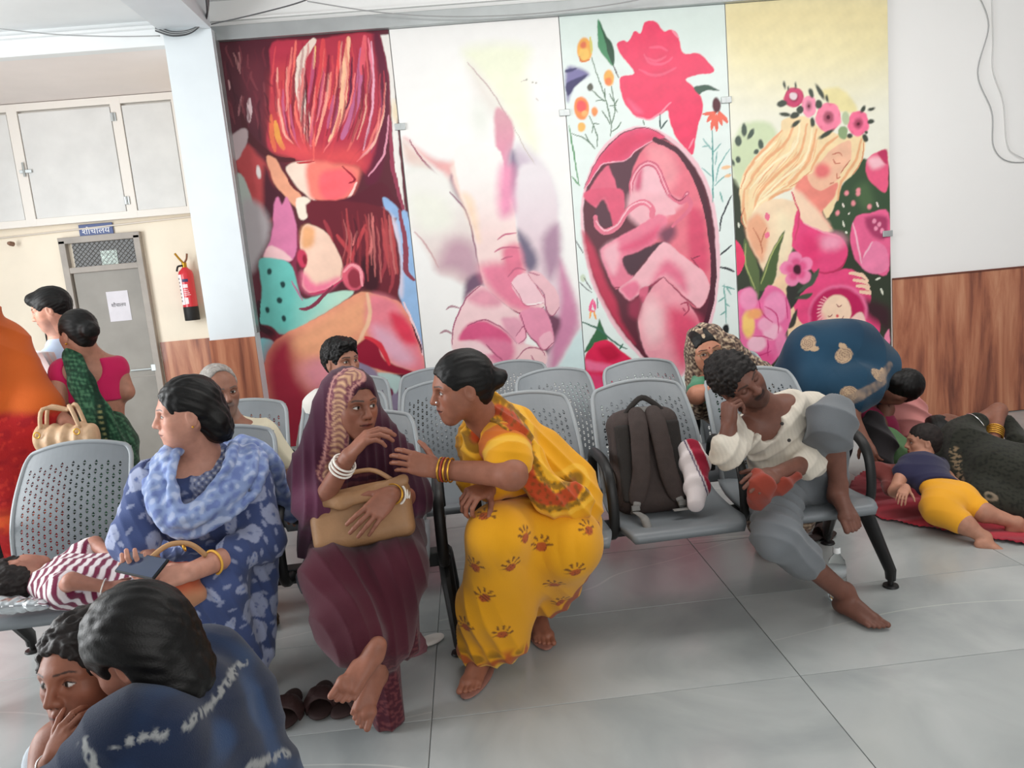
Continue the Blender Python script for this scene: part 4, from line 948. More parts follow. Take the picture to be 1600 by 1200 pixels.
p.poly([(168, 1105), (215, 980), (280, 880), (380, 780), (480, 740), (560, 740), (655, 788), (560, 822), (470, 880), (420, 930), (360, 942), (290, 950), (240, 1000), (180, 1090)], (228, 84, 122), 4).poly([(260, 920), (380, 800), (520, 760), (620, 785), (480, 850), (400, 920), (300, 940)], (216, 62, 100), 14).line([(180, 1095), (240, 1000), (290, 950), (420, 930), (480, 870), (600, 800)], 8, (238, 170, 186)).line([(165, 1100), (215, 980), (280, 880), (380, 780), (480, 738), (560, 738), (650, 785)], 6, (110, 34, 58))
p.fr(0, 0, 1)
p.poly([(996, 245), (1022, 220), (1050, 224), (1071, 250), (1089, 284), (1101, 327), (1109, 367), (1111, 412), (1109, 449), (1098, 478), (1082, 478), (1060, 455), (1037, 433), (1020, 400), (990, 320), (985, 270)], (230, 116, 134), 5).poly([(1010, 235), (1040, 230), (1060, 270), (1040, 300)], (238, 150, 160), 20).poly([(1075, 330), (1100, 340), (1106, 420), (1080, 420)], (216, 74, 108), 16)
p.fr(870, 10, .2583)
p.poly([(195, 1125), (240, 1040), (300, 970), (330, 980), (360, 1080), (400, 1240), (290, 1240), (200, 1190)], (226, 100, 128), 4).poly([(320, 960), (420, 932), (500, 880), (455, 1000), (440, 1150), (395, 1200), (350, 1050)], (86, 44, 60), 5).poly([(470, 1240), (445, 1090), (480, 990), (540, 955), (600, 985), (640, 1070), (700, 1200), (700, 1260)], (240, 186, 196), 5).poly([(470, 1100), (490, 1010), (520, 1000), (490, 1240)], (212, 90, 124), 10)
p.lines([[(455, 1160), (450, 1070), (490, 985), (545, 948), (605, 975), (645, 1060), (685, 1150), (740, 1185), (790, 1130)]], 30, (208, 92, 120), taper=.1).lines([[(455, 1160), (450, 1070), (490, 985), (545, 948), (605, 975), (645, 1060), (685, 1150), (740, 1185), (790, 1130)]], 10, (240, 168, 182), taper=.1)
p.fr(880, 300, .2666)
p.poly([(112, 230), (180, 330), (240, 500), (310, 640), (340, 760), (420, 890), (330, 790), (220, 610), (150, 420)], (190, 48, 80), 10)
p.poly([(118, 30), (180, 78), (250, 30), (290, 195), (350, 160), (360, 60), (330, -20), (150, -10)], (222, 86, 118), 5).poly([(190, 100), (240, 50), (290, 190), (240, 200), (200, 180)], (84, 42, 58), 6)
p.poly([(400, 0), (560, 10), (700, 60), (600, 150), (480, 210), (380, 130)], (238, 178, 188), 12)
p.poly([(220, 345), (300, 280), (440, 200), (560, 130), (610, 180), (540, 290), (440, 350), (345, 390), (380, 460), (410, 500), (330, 562), (300, 560), (255, 470)], (232, 124, 150), 5).poly([(230, 345), (310, 290), (330, 380), (300, 480), (260, 440)], (242, 182, 194), 14).poly([(330, 330), (480, 250), (560, 200), (520, 290), (400, 345)], (222, 84, 122), 14)
p.poly([(345, 395), (440, 350), (545, 300), (590, 300), (480, 400), (400, 490)], (70, 34, 50), 6).poly([(560, 240), (640, 190), (660, 250), (600, 310)], (120, 60, 84), 14)
p.poly([(410, 500), (560, 318), (610, 298), (700, 370), (790, 440), (830, 480), (860, 560), (820, 662), (780, 672), (700, 600), (590, 500), (480, 570), (400, 635), (350, 600), (330, 560)], (243, 182, 192), 4).poly([(520, 540), (600, 400), (700, 470), (720, 590), (600, 490)], (228, 112, 142), 18).poly([(340, 560), (420, 520), (450, 570), (400, 632), (355, 600)], (232, 120, 150), 8)
p.poly([(500, 590), (590, 500), (690, 600), (740, 660), (790, 740), (800, 830), (765, 920), (740, 1000), (690, 1070), (600, 1070), (500, 970), (450, 840), (440, 740), (470, 640)], (238, 158, 172), 4).poly([(620, 680), (790, 740), (790, 860), (700, 1020), (640, 900)], (224, 80, 114), 26).blob((520, 760), 60, 130, (246, 200, 204), 26).lines([[(590, 500), (690, 600), (780, 672)], [(480, 572), (590, 500)], [(750, 385), (795, 440)], [(330, 560), (300, 560)], [(760, 390), (800, 375)]], 8, (150, 44, 76)).lines([[(690, 660), (725, 650), (735, 690), (705, 725)], [(700, 680), (715, 700)]], 10, (176, 58, 90)).poly([(450, 570), (500, 560), (470, 650), (450, 620)], (220, 100, 130), 6).poly([(390, 650), (460, 620), (440, 740), (390, 720)], (150, 44, 74), 12)
p.lines([[(190, 150), (200, 200), (245, 232), (320, 200), (380, 110), (460, 60), (520, 90), (520, 140)]], 34, (226, 116, 140), taper=.1).lines([[(195, 170), (245, 225), (320, 190), (380, 100), (460, 55), (515, 85)]], 9, (244, 184, 196), taper=.1).lines([[(620, 20), (680, 60), (730, 40), (740, 100), (640, 200)]], 30, (222, 110, 136), soft=4).lines([[(630, 20), (680, 50), (720, 20)]], 8, (150, 40, 76))
p.fr(0, 0, 1).lines([[(1023, 218), (1060, 238), (1090, 285), (1108, 350), (1115, 420), (1110, 480), (1094, 530)]], 9, (76, 26, 44), taper=.2)
p.fr(880, 300, .2666)
p.poly([(122, 980), (180, 880), (260, 868), (340, 930), (405, 995), (320, 1080), (260, 1180), (170, 1180), (122, 1100)], (224, 38, 84), 4).poly([(130, 985), (200, 1000), (300, 1020), (230, 1050), (140, 1040)], (242, 116, 156), 8).poly([(200, 920), (280, 900), (340, 960), (260, 990)], (190, 20, 62), 10).poly([(130, 1080), (220, 1080), (240, 1180), (150, 1180)], (234, 70, 120), 8)
p.poly([(170, 885), (210, 745), (262, 865)], (52, 106, 68), 3, sm=False).poly([(120, 940), (190, 820), (172, 905)], (58, 108, 72), 3).lines([[(105, 760), (200, 800), (300, 880), (372, 920)], [(330, 920), (350, 890)]], 11, (58, 108, 88)).lines([[(172, 630), (160, 690), (185, 700)], [(180, 640), (190, 690)]], 18, (240, 96, 146)).lines([[(165, 700), (155, 740)], [(180, 700), (195, 745)]], 12, (248, 170, 80)).blob((115, 505), 16, 22, (200, 214, 190))
p.lines([[(70, 280), (120, 360)], [(90, 530), (165, 590)], [(120, 500), (165, 570)], [(200, 620), (205, 680)]], 6, (56, 60, 66)).lines([[(920, 368), (950, 345), (985, 312)], [(985, 20), (930, 150), (918, 230)]], 10, (42, 46, 54)).line([(918, 440), (960, 448), (1002, 468)], 14, (42, 46, 54))
p.lines([[(940, 540), (950, 640), (955, 770)], [(945, 620), (910, 640)], [(948, 650), (975, 670)], [(950, 700), (920, 720)], [(930, 550), (1005, 570)], [(960, 560), (985, 600)], [(930, 885), (970, 880), (1012, 868)], [(975, 880), (1005, 905)], [(880, 0), (875, 60)], [(920, 0), (935, 60)]], 9, (118, 174, 166)).blob((953, 803), 21, 31, (24, 30, 34))
p.build('mural panel of an unborn baby in a pink oval among flowers')
# --- panel 4: expectant mother with flower crown
p = Print(3); p.C[:] = lin((240, 240, 224)); p.fr(1120, 100, .2167)
p.poly([(60, -500), (1260, -520), (1260, 100), (60, 130)], (239, 229, 182), 120).poly([(60, -500), (1260, -520), (1260, -220), (60, -200)], (236, 222, 170), 90)
p.fr(1130, 320, .2334).poly([(40, -80), (140, -60), (200, 0), (700, 0), (820, -120), (960, -180), (1130, -180), (1130, 1400), (40, 1400)], (54, 62, 48), 6)
p.fr(1120, 100, .2167)
p.poly([(95, 640), (160, 470), (220, 420), (370, 420), (430, 520), (300, 640), (180, 880), (110, 780)], (208, 222, 184), 10)
for x, y, a, b, r in ((155, 555, 24, 36, 0), (195, 475, 20, 44, 0), (245, 505, 18, 40, -.6), (318, 578, 20, 33, 0), (155, 690, 18, 24, 0), (285, 632, 20, 16, .4), (115, 710, 12, 26, .3)): p.blob((x, y), a, b, (78, 92, 82), 3, 1, r)
p.poly([(900, 880), (1000, 760), (1060, 680), (1230, 780), (1240, 1250), (820, 1250), (790, 1110), (860, 1000)], (62, 84, 60), 6).poly([(1000, 900), (1080, 860), (1130, 980), (1060, 1050)], (80, 106, 72), 16)
p.poly([(480, 400), (640, 380), (760, 470), (960, 520), (1062, 520), (1060, 660), (990, 790), (900, 870), (860, 990), (790, 1110), (700, 900), (520, 900), (400, 980), (350, 1100), (300, 1220), (205, 1190), (170, 1000), (165, 880), (230, 720), (400, 560), (460, 480)], (247, 222, 176), 4)
for k in range(60):
    t = rs.uniform(0, 1); A_ = np.array([(480, 420), (380, 600), (230, 760), (175, 900), (200, 1080)], float); B_ = np.array([(740, 470), (690, 690), (560, 850), (400, 960), (300, 1180)], float); c = A_+(B_-A_)*t; a = rs.uniform(0, 2.2); idx = np.clip(np.linspace(a, a+rs.uniform(1, 1.8), 5), 0, 3.999)
    p.line([tuple(c[int(i)]*(1-i+int(i))+c[int(i)+1]*(i-int(i))+rs.uniform(-3, 3, 2)) for i in idx], rs.uniform(6, 14), [(252, 238, 204), (240, 190, 140), (246, 210, 160), (232, 164, 120), (250, 228, 176)][rs.randint(5)], 3, rs.uniform(.5, .9))
p.lines([[(560, 420), (500, 560), (330, 720), (210, 900)], [(650, 430), (600, 640), (450, 780), (300, 950), (260, 1150)], [(720, 470), (660, 700), (520, 860)], [(470, 480), (300, 660), (200, 800)], [(1040, 540), (1000, 700), (900, 850), (870, 980)], [(540, 900), (400, 960), (330, 1100)], [(200, 900), (190, 1030), (215, 1150)], [(870, 520), (760, 620), (680, 760)]], 22, (238, 178, 132), soft=6).lines([[(600, 420), (560, 600), (380, 740), (240, 900)], [(690, 450), (640, 680), (480, 820), (330, 960)], [(430, 560), (280, 700)], [(480, 880), (300, 1010), (240, 1160)]], 16, (252, 238, 200), soft=5).lines([[(520, 890), (600, 840), (680, 770)], [(220, 770), (170, 900)], [(1060, 540), (1050, 680), (980, 800)]], 7, (222, 140, 100))
p.poly([(760, 190), (880, 170), (980, 260), (1010, 345), (900, 345), (800, 270)], (237, 226, 168), 7)
p.poly([(560, 900), (660, 800), (760, 900), (870, 850), (840, 970), (760, 1070), (830, 1190), (640, 1080)], (238, 142, 128), 6).poly([(540, 920), (640, 960), (830, 1200), (640, 1220)], (247, 214, 186), 10)
p.poly([(700, 780), (800, 640), (900, 570), (965, 560), (965, 690), (890, 780), (884, 822), (850, 850), (810, 885), (740, 912), (680, 870), (655, 800)], (243, 192, 162), 4).blob((760, 770), 58, 52, (236, 122, 122), 14).lines([[(835, 688), (855, 716), (892, 712)], [(830, 650), (880, 640), (905, 660)], [(862, 790), (868, 825), (890, 815)], [(815, 865), (845, 852)], [(965, 690), (890, 790)]], 8, (198, 104, 86)).line([(540, 925), (580, 1040), (600, 1200)], 14, (216, 84, 104))
for x, y, rx, ry, c in ((555, 240, 72, 66, (188, 48, 92)), (665, 305, 52, 72, (242, 140, 168)), (805, 385, 88, 98, (242, 122, 152)), (1020, 430, 76, 86, (237, 102, 140))):
    p.blob((x, y), rx, ry, c, 3)
    for k in range(5): a = k*1.257+.4; p.blob((x+rx*.62*math.cos(a), y+ry*.62*math.sin(a)), rx*.46, ry*.46, tuple(min(255, v+22) for v in c), 4, .8)
    p.blob((x, y), rx*.42, ry*.42, tuple(int(v*.72) for v in c), 8); p.blob((x, y), rx*.15, ry*.15, (96, 22, 48), 3)
p.blob((550, 232), 28, 26, (232, 214, 218), 3).blob((910, 495), 35, 46, (146, 170, 126)).blob((930, 392), 28, 46, (190, 204, 166))
for x, y, a, b, r in ((470, 285, 36, 22, .1), (490, 365, 40, 15, -.2), (570, 430, 38, 15, .5), (690, 420, 18, 32, 0), (790, 505, 60, 16, .45), (745, 200, 16, 60, .5), (680, 210, 16, 34, .3), (1055, 325, 14, 28, -.5), (1115, 325, 26, 12, .2), (1110, 415, 24, 16, 0), (1070, 535, 20, 28, .5), (600, 330, 26, 26, 0), (735, 290, 24, 30, 0), (795, 250, 10, 26, .2), (570, 155, 8, 20, 0), (488, 150, 9, 24, .2), (515, 175, 7, 14, 0), (560, 370, 34, 22, .3), (1080, 495, 12, 12, 0), (960, 520, 20, 16, 0)): p.blob((x, y), a, b, (66, 74, 64), 3, 1, r)
p.poly([(1085, 690), (1150, 640), (1228, 640), (1228, 915), (1150, 890), (1080, 800)], (239, 98, 136), 4).poly([(1090, 690), (1170, 670), (1210, 720), (1130, 760)], (250, 196, 206), 10).poly([(1160, 640), (1228, 620), (1228, 720), (1190, 690)], (196, 60, 100), 6)
for q in ((935, 930), (1020, 910), (985, 1005), (870, 1075), (1102, 1030), (1018, 935)): p.blob(q, 16, 18, (240, 150, 158), 4)
p.lines([[(905, 1005), (920, 1030)], [(1150, 1000), (1165, 1030)], [(910, 1140), (920, 1170)], [(960, 1075), (950, 1085)]], 14, (236, 226, 214))
p.fr(1130, 320, .2334)
p.poly([(150, 160), (280, -20), (480, -20), (500, 120), (460, 300), (400, 450), (330, 560), (240, 380)], (246, 220, 186), 6).poly([(150, 160), (230, 60), (300, 160), (280, 340), (240, 370)], (238, 176, 140), 10).poly([(360, 60), (470, 120), (440, 300), (380, 380)], (248, 232, 196), 20).lines([[(200, 150), (250, 250), (265, 330)], [(290, 150), (250, 270)], [(150, 160), (120, 100), (140, 20)]], 8, (200, 120, 90)).lines([[(290, 60), (300, 100)], [(300, 190), (290, 215)]], 36, (240, 120, 150))
p.poly([(330, 560), (400, 450), (470, 420), (440, 600), (470, 680), (620, 850), (450, 910), (420, 700)], (247, 212, 172), 5)
p.poly([(490, 40), (540, 120), (640, 170), (780, 210), (832, 290), (820, 380), (760, 440), (860, 430), (980, 560), (990, 700), (1050, 800), (980, 940), (600, 850), (470, 680), (560, 560), (620, 480), (480, 300), (460, 250)], (234, 76, 130), 4).blob((720, 250), 90, 54, (246, 160, 188), 22).line([(600, 445), (700, 455), (790, 420), (832, 340)], 12, (198, 48, 96), 5).line([(480, -10), (510, 70), (480, 240)], 14, (214, 70, 106), 4).poly([(540, 200), (640, 250), (620, 400), (520, 330)], (226, 60, 116), 20).line([(540, 120), (640, 172), (780, 215)], 10, (244, 160, 180), 4)
p.poly([(880, 640), (1000, 640), (1110, 700), (1110, 830), (1040, 800), (960, 740)], (62, 34, 42), 18)
p.blob((770, 720), 205, 185, (242, 120, 165), 8).blob((765, 725), 190, 172, (192, 32, 92), 8).poly([(820, 870), (860, 760), (930, 720), (960, 850), (920, 930), (850, 900)], (247, 208, 196), 5).blob((758, 720), 106, 118, (250, 218, 190), 4).poly([(660, 730), (700, 790), (800, 830), (720, 835), (650, 790)], (244, 150, 160), 14).lines([[(735, 788), (775, 792), (808, 745)], [(760, 665), (775, 682), (795, 670)], [(700, 745), (718, 748), (730, 735)]], 7, (140, 48, 58)).blob((762, 742), 11, 11, (222, 74, 84))
for k in range(16): a = 2.2+k*.17; p.line([(758+95*math.cos(a), 720-105*math.sin(a)), (758+132*math.cos(a+.12), 720-142*math.sin(a+.12))], 9, (246, 176, 184))
p.lines([[(850, 458), (930, 470), (965, 510)], [(875, 505), (940, 515), (975, 550)], [(895, 545), (950, 550), (985, 585)], [(920, 580), (985, 592)]], 24, (249, 210, 182), taper=.2).lines([[(870, 485), (950, 500)], [(890, 528), (965, 538)], [(905, 568), (980, 575)]], 6, (226, 120, 130))
p.poly([(140, 225), (200, 330), (240, 440), (235, 625), (180, 520), (140, 380)], (92, 110, 68), 4).poly([(412, 172), (372, 330), (340, 520), (240, 575), (270, 440), (330, 300)], (80, 100, 60), 4).lines([[(150, 260), (150, 400), (215, 560)], [(400, 200), (320, 340), (255, 530)]], 9, (176, 186, 116), soft=4)
p.poly([(430, 540), (520, 580), (470, 680), (430, 690)], (52, 52, 48), 4).poly([(500, 580), (640, 428), (612, 520), (540, 572)], (72, 88, 72), 4).poly([(478, 625), (592, 588), (560, 632)], (70, 84, 66), 4).poly([(440, 790), (495, 700), (480, 800), (440, 830)], (60, 60, 54), 4)
for k in range(5): a = k*1.257+.5; p.blob((492+66*math.cos(a), 432-72*math.sin(a)), 50, 46, (243, 138, 180), 4); p.blob((492+40*math.cos(a), 432-44*math.sin(a)), 34, 32, (230, 92, 144), 9)
p.blob((495, 435), 28, 34, (70, 20, 40), 5)
p.poly([(92, 590), (190, 560), (240, 640), (300, 540), (400, 580), (450, 700), (445, 800), (410, 880), (385, 990), (280, 1095), (150, 1050), (112, 900), (96, 700)], (238, 112, 166), 4)
for x, y, a, b, c in ((350, 690, 80, 110, (244, 150, 192)), (330, 850, 66, 54, (249, 190, 212)), (225, 930, 66, 54, (249, 196, 214)), (170, 630, 62, 74, (244, 150, 190)), (390, 930, 40, 90, (242, 140, 184)), (250, 1030, 90, 44, (234, 90, 150)), (280, 800, 50, 46, (246, 172, 202))): p.blob((x, y), a, b, c, 7)
p.lines([[(240, 640), (260, 720), (330, 790)], [(280, 680), (360, 740), (370, 860)], [(300, 900), (300, 1010)], [(190, 880), (260, 880), (330, 900)], [(130, 980), (230, 1010), (320, 980)], [(420, 620), (430, 760)]], 9, (206, 50, 120), soft=4).blob((168, 800), 44, 92, (250, 206, 120), 7).blob((210, 730), 50, 36, (246, 170, 110), 8)
p.poly([(850, 200), (890, 80), (980, 55), (1110, 60), (1110, 440), (1020, 462), (930, 420), (870, 330)], (237, 104, 150), 4).poly([(950, 90), (1090, 80), (1090, 220), (1000, 210)], (172, 62, 104), 8).poly([(920, 400), (1000, 245), (1095, 300), (1100, 435), (1000, 462)], (242, 134, 174), 4).lines([[(870, 120), (900, 260), (925, 390)], [(1000, 250), (940, 350)]], 12, (249, 190, 208), soft=5)
for q in ((1010, 110), (1045, 130), (1020, 160), (1060, 175)): p.blob(q, 14, 16, (240, 150, 180), 3)
p.poly([(960, 900), (1005, 850), (1060, 910), (1110, 830), (1110, 1010), (1050, 1015)], (241, 140, 172), 4).lines([[(80, 250), (115, 360), (95, 460)]], 60, (236, 64, 108)).lines([[(100, 120), (105, 150)], [(800, 110), (810, 140)], [(820, 180), (828, 190)], [(1055, 560), (1070, 600)], [(1020, 500), (1050, 490)]], 14, (224, 228, 210))
p.build('mural panel of a blonde expectant mother with flower crown, rightmost mural')
# clips on the joints, cables
for k, (x, y) in enumerate(((625, 198), (882, 176), (1135, 156), (1387, 365))):
    c = P(x, y, PY-.006); MB().box(c, (.075, .012, .045), bev=.003).box(c-A(0, .007, 0), (.006, .004, .045)).build('mural_clip', alu, None)
    tag(bpy.data.objects[-1] if False else COL.objects[-1], ('grey clip between the mother and hand murals', 'grey clip between the hand and unborn baby murals', 'grey clip between the unborn baby and flower crown murals', 'grey clip on the right edge of the flower crown mural')[k], 'clip', 'mural clips')
# ---------------------------------------------------------------- people
def person(label, base): return empty('person', (base[0], base[1], 0), label, 'person')
def pick(V, dist, seed, mask=None, n=400):
    r = np.random.RandomState(seed); idx = np.arange(len(V)) if mask is None else np.nonzero(mask)[0]
    out = []
    for i in r.permutation(idx)[:6000]:
        if all(np.sum((V[i]-V[j])**2) > dist*dist for j in out):
            out.append(i)
            if len(out) >= n: break
    return out
def motif(V, N, cen, ncen, C, fn):
    """print motifs round the centres; fn(u, v, k) gives [(mask, colour)...] in metres on the cloth"""
    for k, (c, n) in enumerate(zip(cen, ncen)):
        n = unit(n); d = V-c; m = np.nonzero((np.sum(d*d, 1) < .012) & (N@n > .2))[0]
        if not len(m): continue
        a = np.cross([0, 0, 1.0], n); a = unit(a if np.linalg.norm(a) > .1 else [1, 0, 0]); b = np.cross(n, a)
        an = (k*2.39) % 6.28; ca, sa = math.cos(an), math.sin(an); u = d[m]@a; v = d[m]@b
        for w, col in fn(u*ca+v*sa, -u*sa+v*ca, k):
            C[m] = mixc(C[m], col, np.clip(w, 0, 1))
    return C
def polydist(V, pts):
    D = np.full(len(V), 9.); T = np.zeros(len(V)); L = 0
    pts = [np.asarray(p, float) for p in pts]
    for a, b in zip(pts, pts[1:]):
        d = b-a; l = np.linalg.norm(d); t = np.clip((V-a)@d/(d@d+1e-12), 0, 1); q = np.linalg.norm(V-a-t[:, None]*d, axis=1)
        m = q < D; D = np.where(m, q, D); T = np.where(m, L+t*l, T); L += l
    return D, T
def base_col(V, c, amt=.08, f=30, seed=2): return np.tile(lin(c), (len(V), 1))*(1+amt*noise3(V, f, seed))[:, None]
def ring(c, ax, R, r=.003, n=28, fl=1.):
    ax = unit(ax); u = unit(np.cross(ax, [.3, .2, .9])); w = np.cross(ax, u)
    return [np.asarray(c)+(u*math.cos(t)*R+w*math.sin(t)*R*fl) for t in np.linspace(0, 6.2832, n, endpoint=False)]
def bangle(root, c, ax, R, r, m, name='bangle', flat=None): return MB().tube(ring(c, ax, R), r, 8, closed=True, flat=flat).build(name, m, root, smooth=True)
gold = mat('gold', 'd9a441', rough=.3, metal=.9); whiteb = mat('white_bangle', 'e8e2d8', rough=.4, noise=.15, nscale=90); ythread = mat('yellow_thread', 'f0b84a', rough=.6); silver = mat('silver', 'd8d8d8', rough=.25, metal=.9)

# === woman in blue floral kurta ===========================================
def blue_woman():
    r = person('woman in blue floral kurta and pale scarf looking left, phone in hand', (-1.08, 2.9))
    sk = lin((196, 142, 122))
    J = dict(pel=(-1.07, 2.95, .50), neck=P(320, 716, 2.72), head=P(294, 644, 2.66), sr=P(240, 752, 2.62), sl=P(390, 752, 2.78))
    J['er'] = P(207, 842, 2.56); J['wr'] = P(250, 902, 2.42)
    J['el'] = P(412, 846, 2.66); J['wl'] = P(300, 893, 2.40)
    J.update(hr=(-1.17, 2.92, .50), hl=(-.98, 2.92, .50), kr=(-1.12, 2.50, .50), kl=(-.93, 2.52, .50), ar=(-1.10, 2.52, .10), al=(-.95, 2.86, .10))
    B = Body(J, 1, fat=1.05); B.front = A(-.3, -1, 0); J = B.J
    sh = Sculpt(); B.trunk(sh); B.neckp(sh, 0, .053); H = Head(sh, J['head'], (-.93, -.34, -.04), (.02, .02, 1), 1.02)
    sh.cone(H.g(0, .02, -.075), J['neck'], .05, .058, .03)
    for e in 'lr': B.arm(sh, e, r=(.055, .047, .046, .030)); B.leg(sh, e)
    hand(sh, J['wl'], unit(P(238, 908, 2.33)-J['wl']), (-.1, .6, -.8), 'L', curl=[(.25, .3, .2)]*4)
    hand(sh, J['wr'], unit(P(216, 892, 2.33)-J['wr']), (-.2, -.1, .95), 'R', curl=[(.4, .5, .4)]*4)
    foot(sh, J['al'], (.15, -1, -.1), (0, -.1, 1), 'L'); foot(sh, J['ar'], (0, -1, 0), (0, 0, 1), 'R')
    skin_obj('body', sh, r, sk, lambda V, C: H.paint(V, C, sk, look=(-.002, 0), brow_w=.9))
    hs = Sculpt(); H.hair_cap(hs, .011, front=.114, low=-.06, cz=-.035)
    hs.ell(H.g(-.01, -.088, -.045), A(.068, .045, .06), H.R, .03); hs.ell(H.g(-.0, -.085, -.085), A(.055, .045, .04), H.R, .03)
    hair_obj('hair', hs, r, strands=H.d(0, -.75, -.5), amp=.004, freq=130)
    # kurta
    k = Sculpt(); B.trunk(k, .024, belly=1.12, bust=1.05); B.arm(k, 'l', 0, 1.42, .022, .03, r=(.055, .050, .050, .036)); B.arm(k, 'r', 0, 1.25, .022, .03, r=(.055, .050, .050, .036))
    for e in 'lr': B.leg(k, e, 0, 1, .03)
    k.cone(A(-1.12, 2.52, .49), A(-1.13, 2.52, .16), .085, .10, .05); k.cone(A(-.93, 2.52, .48), A(-.93, 2.55, .14), .085, .10, .05); k.cone(A(-1.03, 2.48, .46), A(-1.03, 2.50, .15), .08, .10, .06)
    k.cone(A(-.85, 2.75, .50), A(-.86, 2.62, .22), .07, .06, .06); k.cone(A(-1.03, 2.85, .50), A(-1.03, 2.55, .52), .12, .09, .05)
    k.cut((0, 0, .155), (0, 0, -1)); k.cut(J['neck']+A(0, -.02, .035), unit(J['neck']-J['pel'])*1.0+A(0, -.30, 0), .01, J['neck']-.12, J['neck']+.14)
    vis = lambda V, N: (N@unit(A(.3, -2.7, .4)) > -.4)
    def pk(V, N):
        C = base_col(V, (70, 84, 128), .12); wh = lin((158, 166, 194))
        idx = pick(V, .088, 5, vis(V, N), 170)
        def fl(u, v, q):
            rr = np.hypot(u, v); th = np.arctan2(v, u)
            if q % 5 < 3:
                R = .043*(.84+.16*np.abs(np.cos(2.5*th+q))); return [(smst(R+.002, R-.001, rr), wh), (smst(.0022, .0008, np.abs(np.sin(2.5*th+q*.5))*rr)*(rr < R*.9)*.55, lin((104, 116, 158))), (smst(.009, .006, rr), lin((92, 106, 152)))]
            a = np.hypot(u/.034, v/.016); return [(smst(1.06, .96, a), wh), (smst(.002, .001, np.abs(v))*(np.abs(u) < .028), lin((96, 114, 168)))]
        C = motif(V, N, V[idx], N[idx], C, fl)
        idx = pick(V, .044, 9, vis(V, N), 380)
        def lf(u, v, q): return [(smst(1.1, .9, np.hypot(u/.015, v/.006))*.8, wh)]
        C = motif(V, N, V[idx], N[idx], C, lf)
        # yoke panel with small mirror checks
        ch = (J['sl']+J['sr'])/2; D, T = polydist(V, [J['neck'], ch*.6+J['pel']*.4]); m = (D < .16) & (np.abs((V-ch)@unit(J['sl']-J['sr'])) < .052) & (N[:, 1] < 0)
        L = V-ch; g = np.sin(L[:, 0]*260)*np.sin(L[:, 2]*260)
        C = mixc(C, lin((122, 132, 168)), m*.8); C = mixc(C, lin((216, 218, 226)), m*smst(.35, .6, g)*.8); C = mixc(C, lin((52, 58, 90)), m*smst(-.45, -.7, g)*.7)
        # cuffs: paler border
        for e, t in (('l', 1.42), ('r', 1.25)):
            q = J['e'+e]+(J['w'+e]-J['e'+e])*(t-1); C = mixc(C, lin((150, 178, 226)), smst(.06, .045, np.linalg.norm(V-q, axis=1))*.7)
        return C
    cloth_obj('kurta', k, r, pk, .0062, lambda V, N: folds(V, (.8, .3, .25), 55, .005, 1.4, 8, 3)*(.4+.6*smst(.75, .45, V[:, 2])))
    # scarf: loop over the chest and a tail behind the left shoulder
    d = Sculpt()
    lp = [P(372, 706, 2.80), P(388, 702, 2.70), P(382, 738, 2.59), P(348, 782, 2.52), P(306, 815, 2.47), P(276, 818, 2.46), P(256, 790, 2.48), P(246, 752, 2.52), P(250, 716, 2.59), P(274, 698, 2.70), P(318, 694, 2.84), P(372, 706, 2.82)]
    lp = smooth_path(lp, 4)
    cc = J['neck']+A(.02, .12, -.14); rs_ = np.random.RandomState(4)
    for q in range(7):
        o = (q-3)*.0165; ph_ = rs_.uniform(0, 6); st_ = []
        for i, a in enumerate(lp):
            t_ = unit(lp[min(i+1, len(lp)-1)]-lp[max(i-1, 0)]); n_ = unit(a-cc); l_ = np.cross(t_, n_)
            st_.append(a+l_*(o*(1+.25*math.sin(i*.25+ph_))+.004*math.sin(i*.5+ph_))+n_*(.010*math.sin(i*.33+ph_*2)-.25*abs(o)))
        rr_ = [.0165+.004*math.sin(i*.4+ph_) for i in range(len(lp))]
        d.chain(st_, rr_, .007)
    tl = smooth_path([P(380, 700, 2.82), P(420, 722, 2.84), P(436, 770, 2.90), P(452, 800, 2.95)], 4)
    for a, b in zip(tl, tl[1:]): d.cone(a, b, .050, .045, .02, (A(.5, .8, 0), .5))
    def pd(V, N):
        C = base_col(V, (136, 154, 196), .10, 60); n1 = noise3(V, 170, 8); C = mixc(C, lin((96, 112, 170)), smst(.25, .7, n1)*.7); C = mixc(C, lin((196, 206, 230)), smst(-.3, -.8, n1)*.6); return C
    def dd(V, N):
        # gathers run along the scarf
        D, T = polydist(V, lp); a = np.arctan2(N[:, 2], N[:, 0]); return .0025*noise3(V, 130, 4)
    cloth_obj('scarf', d, r, pd, .0048, dd)
    w = J['wl']*.72+J['el']*.28; bangle(r, w, J['wl']-J['el'], .040, .0042, ythread, 'thread_bracelet')
    hd = H.g(-.083, -.006, -.04); MB().lathe([(.003, 0), (.004, .003), (.002, .006)], hd, 10, H.d(-1, 0, 0)).build('ear_stud', gold, r)
    return r
blue_woman()

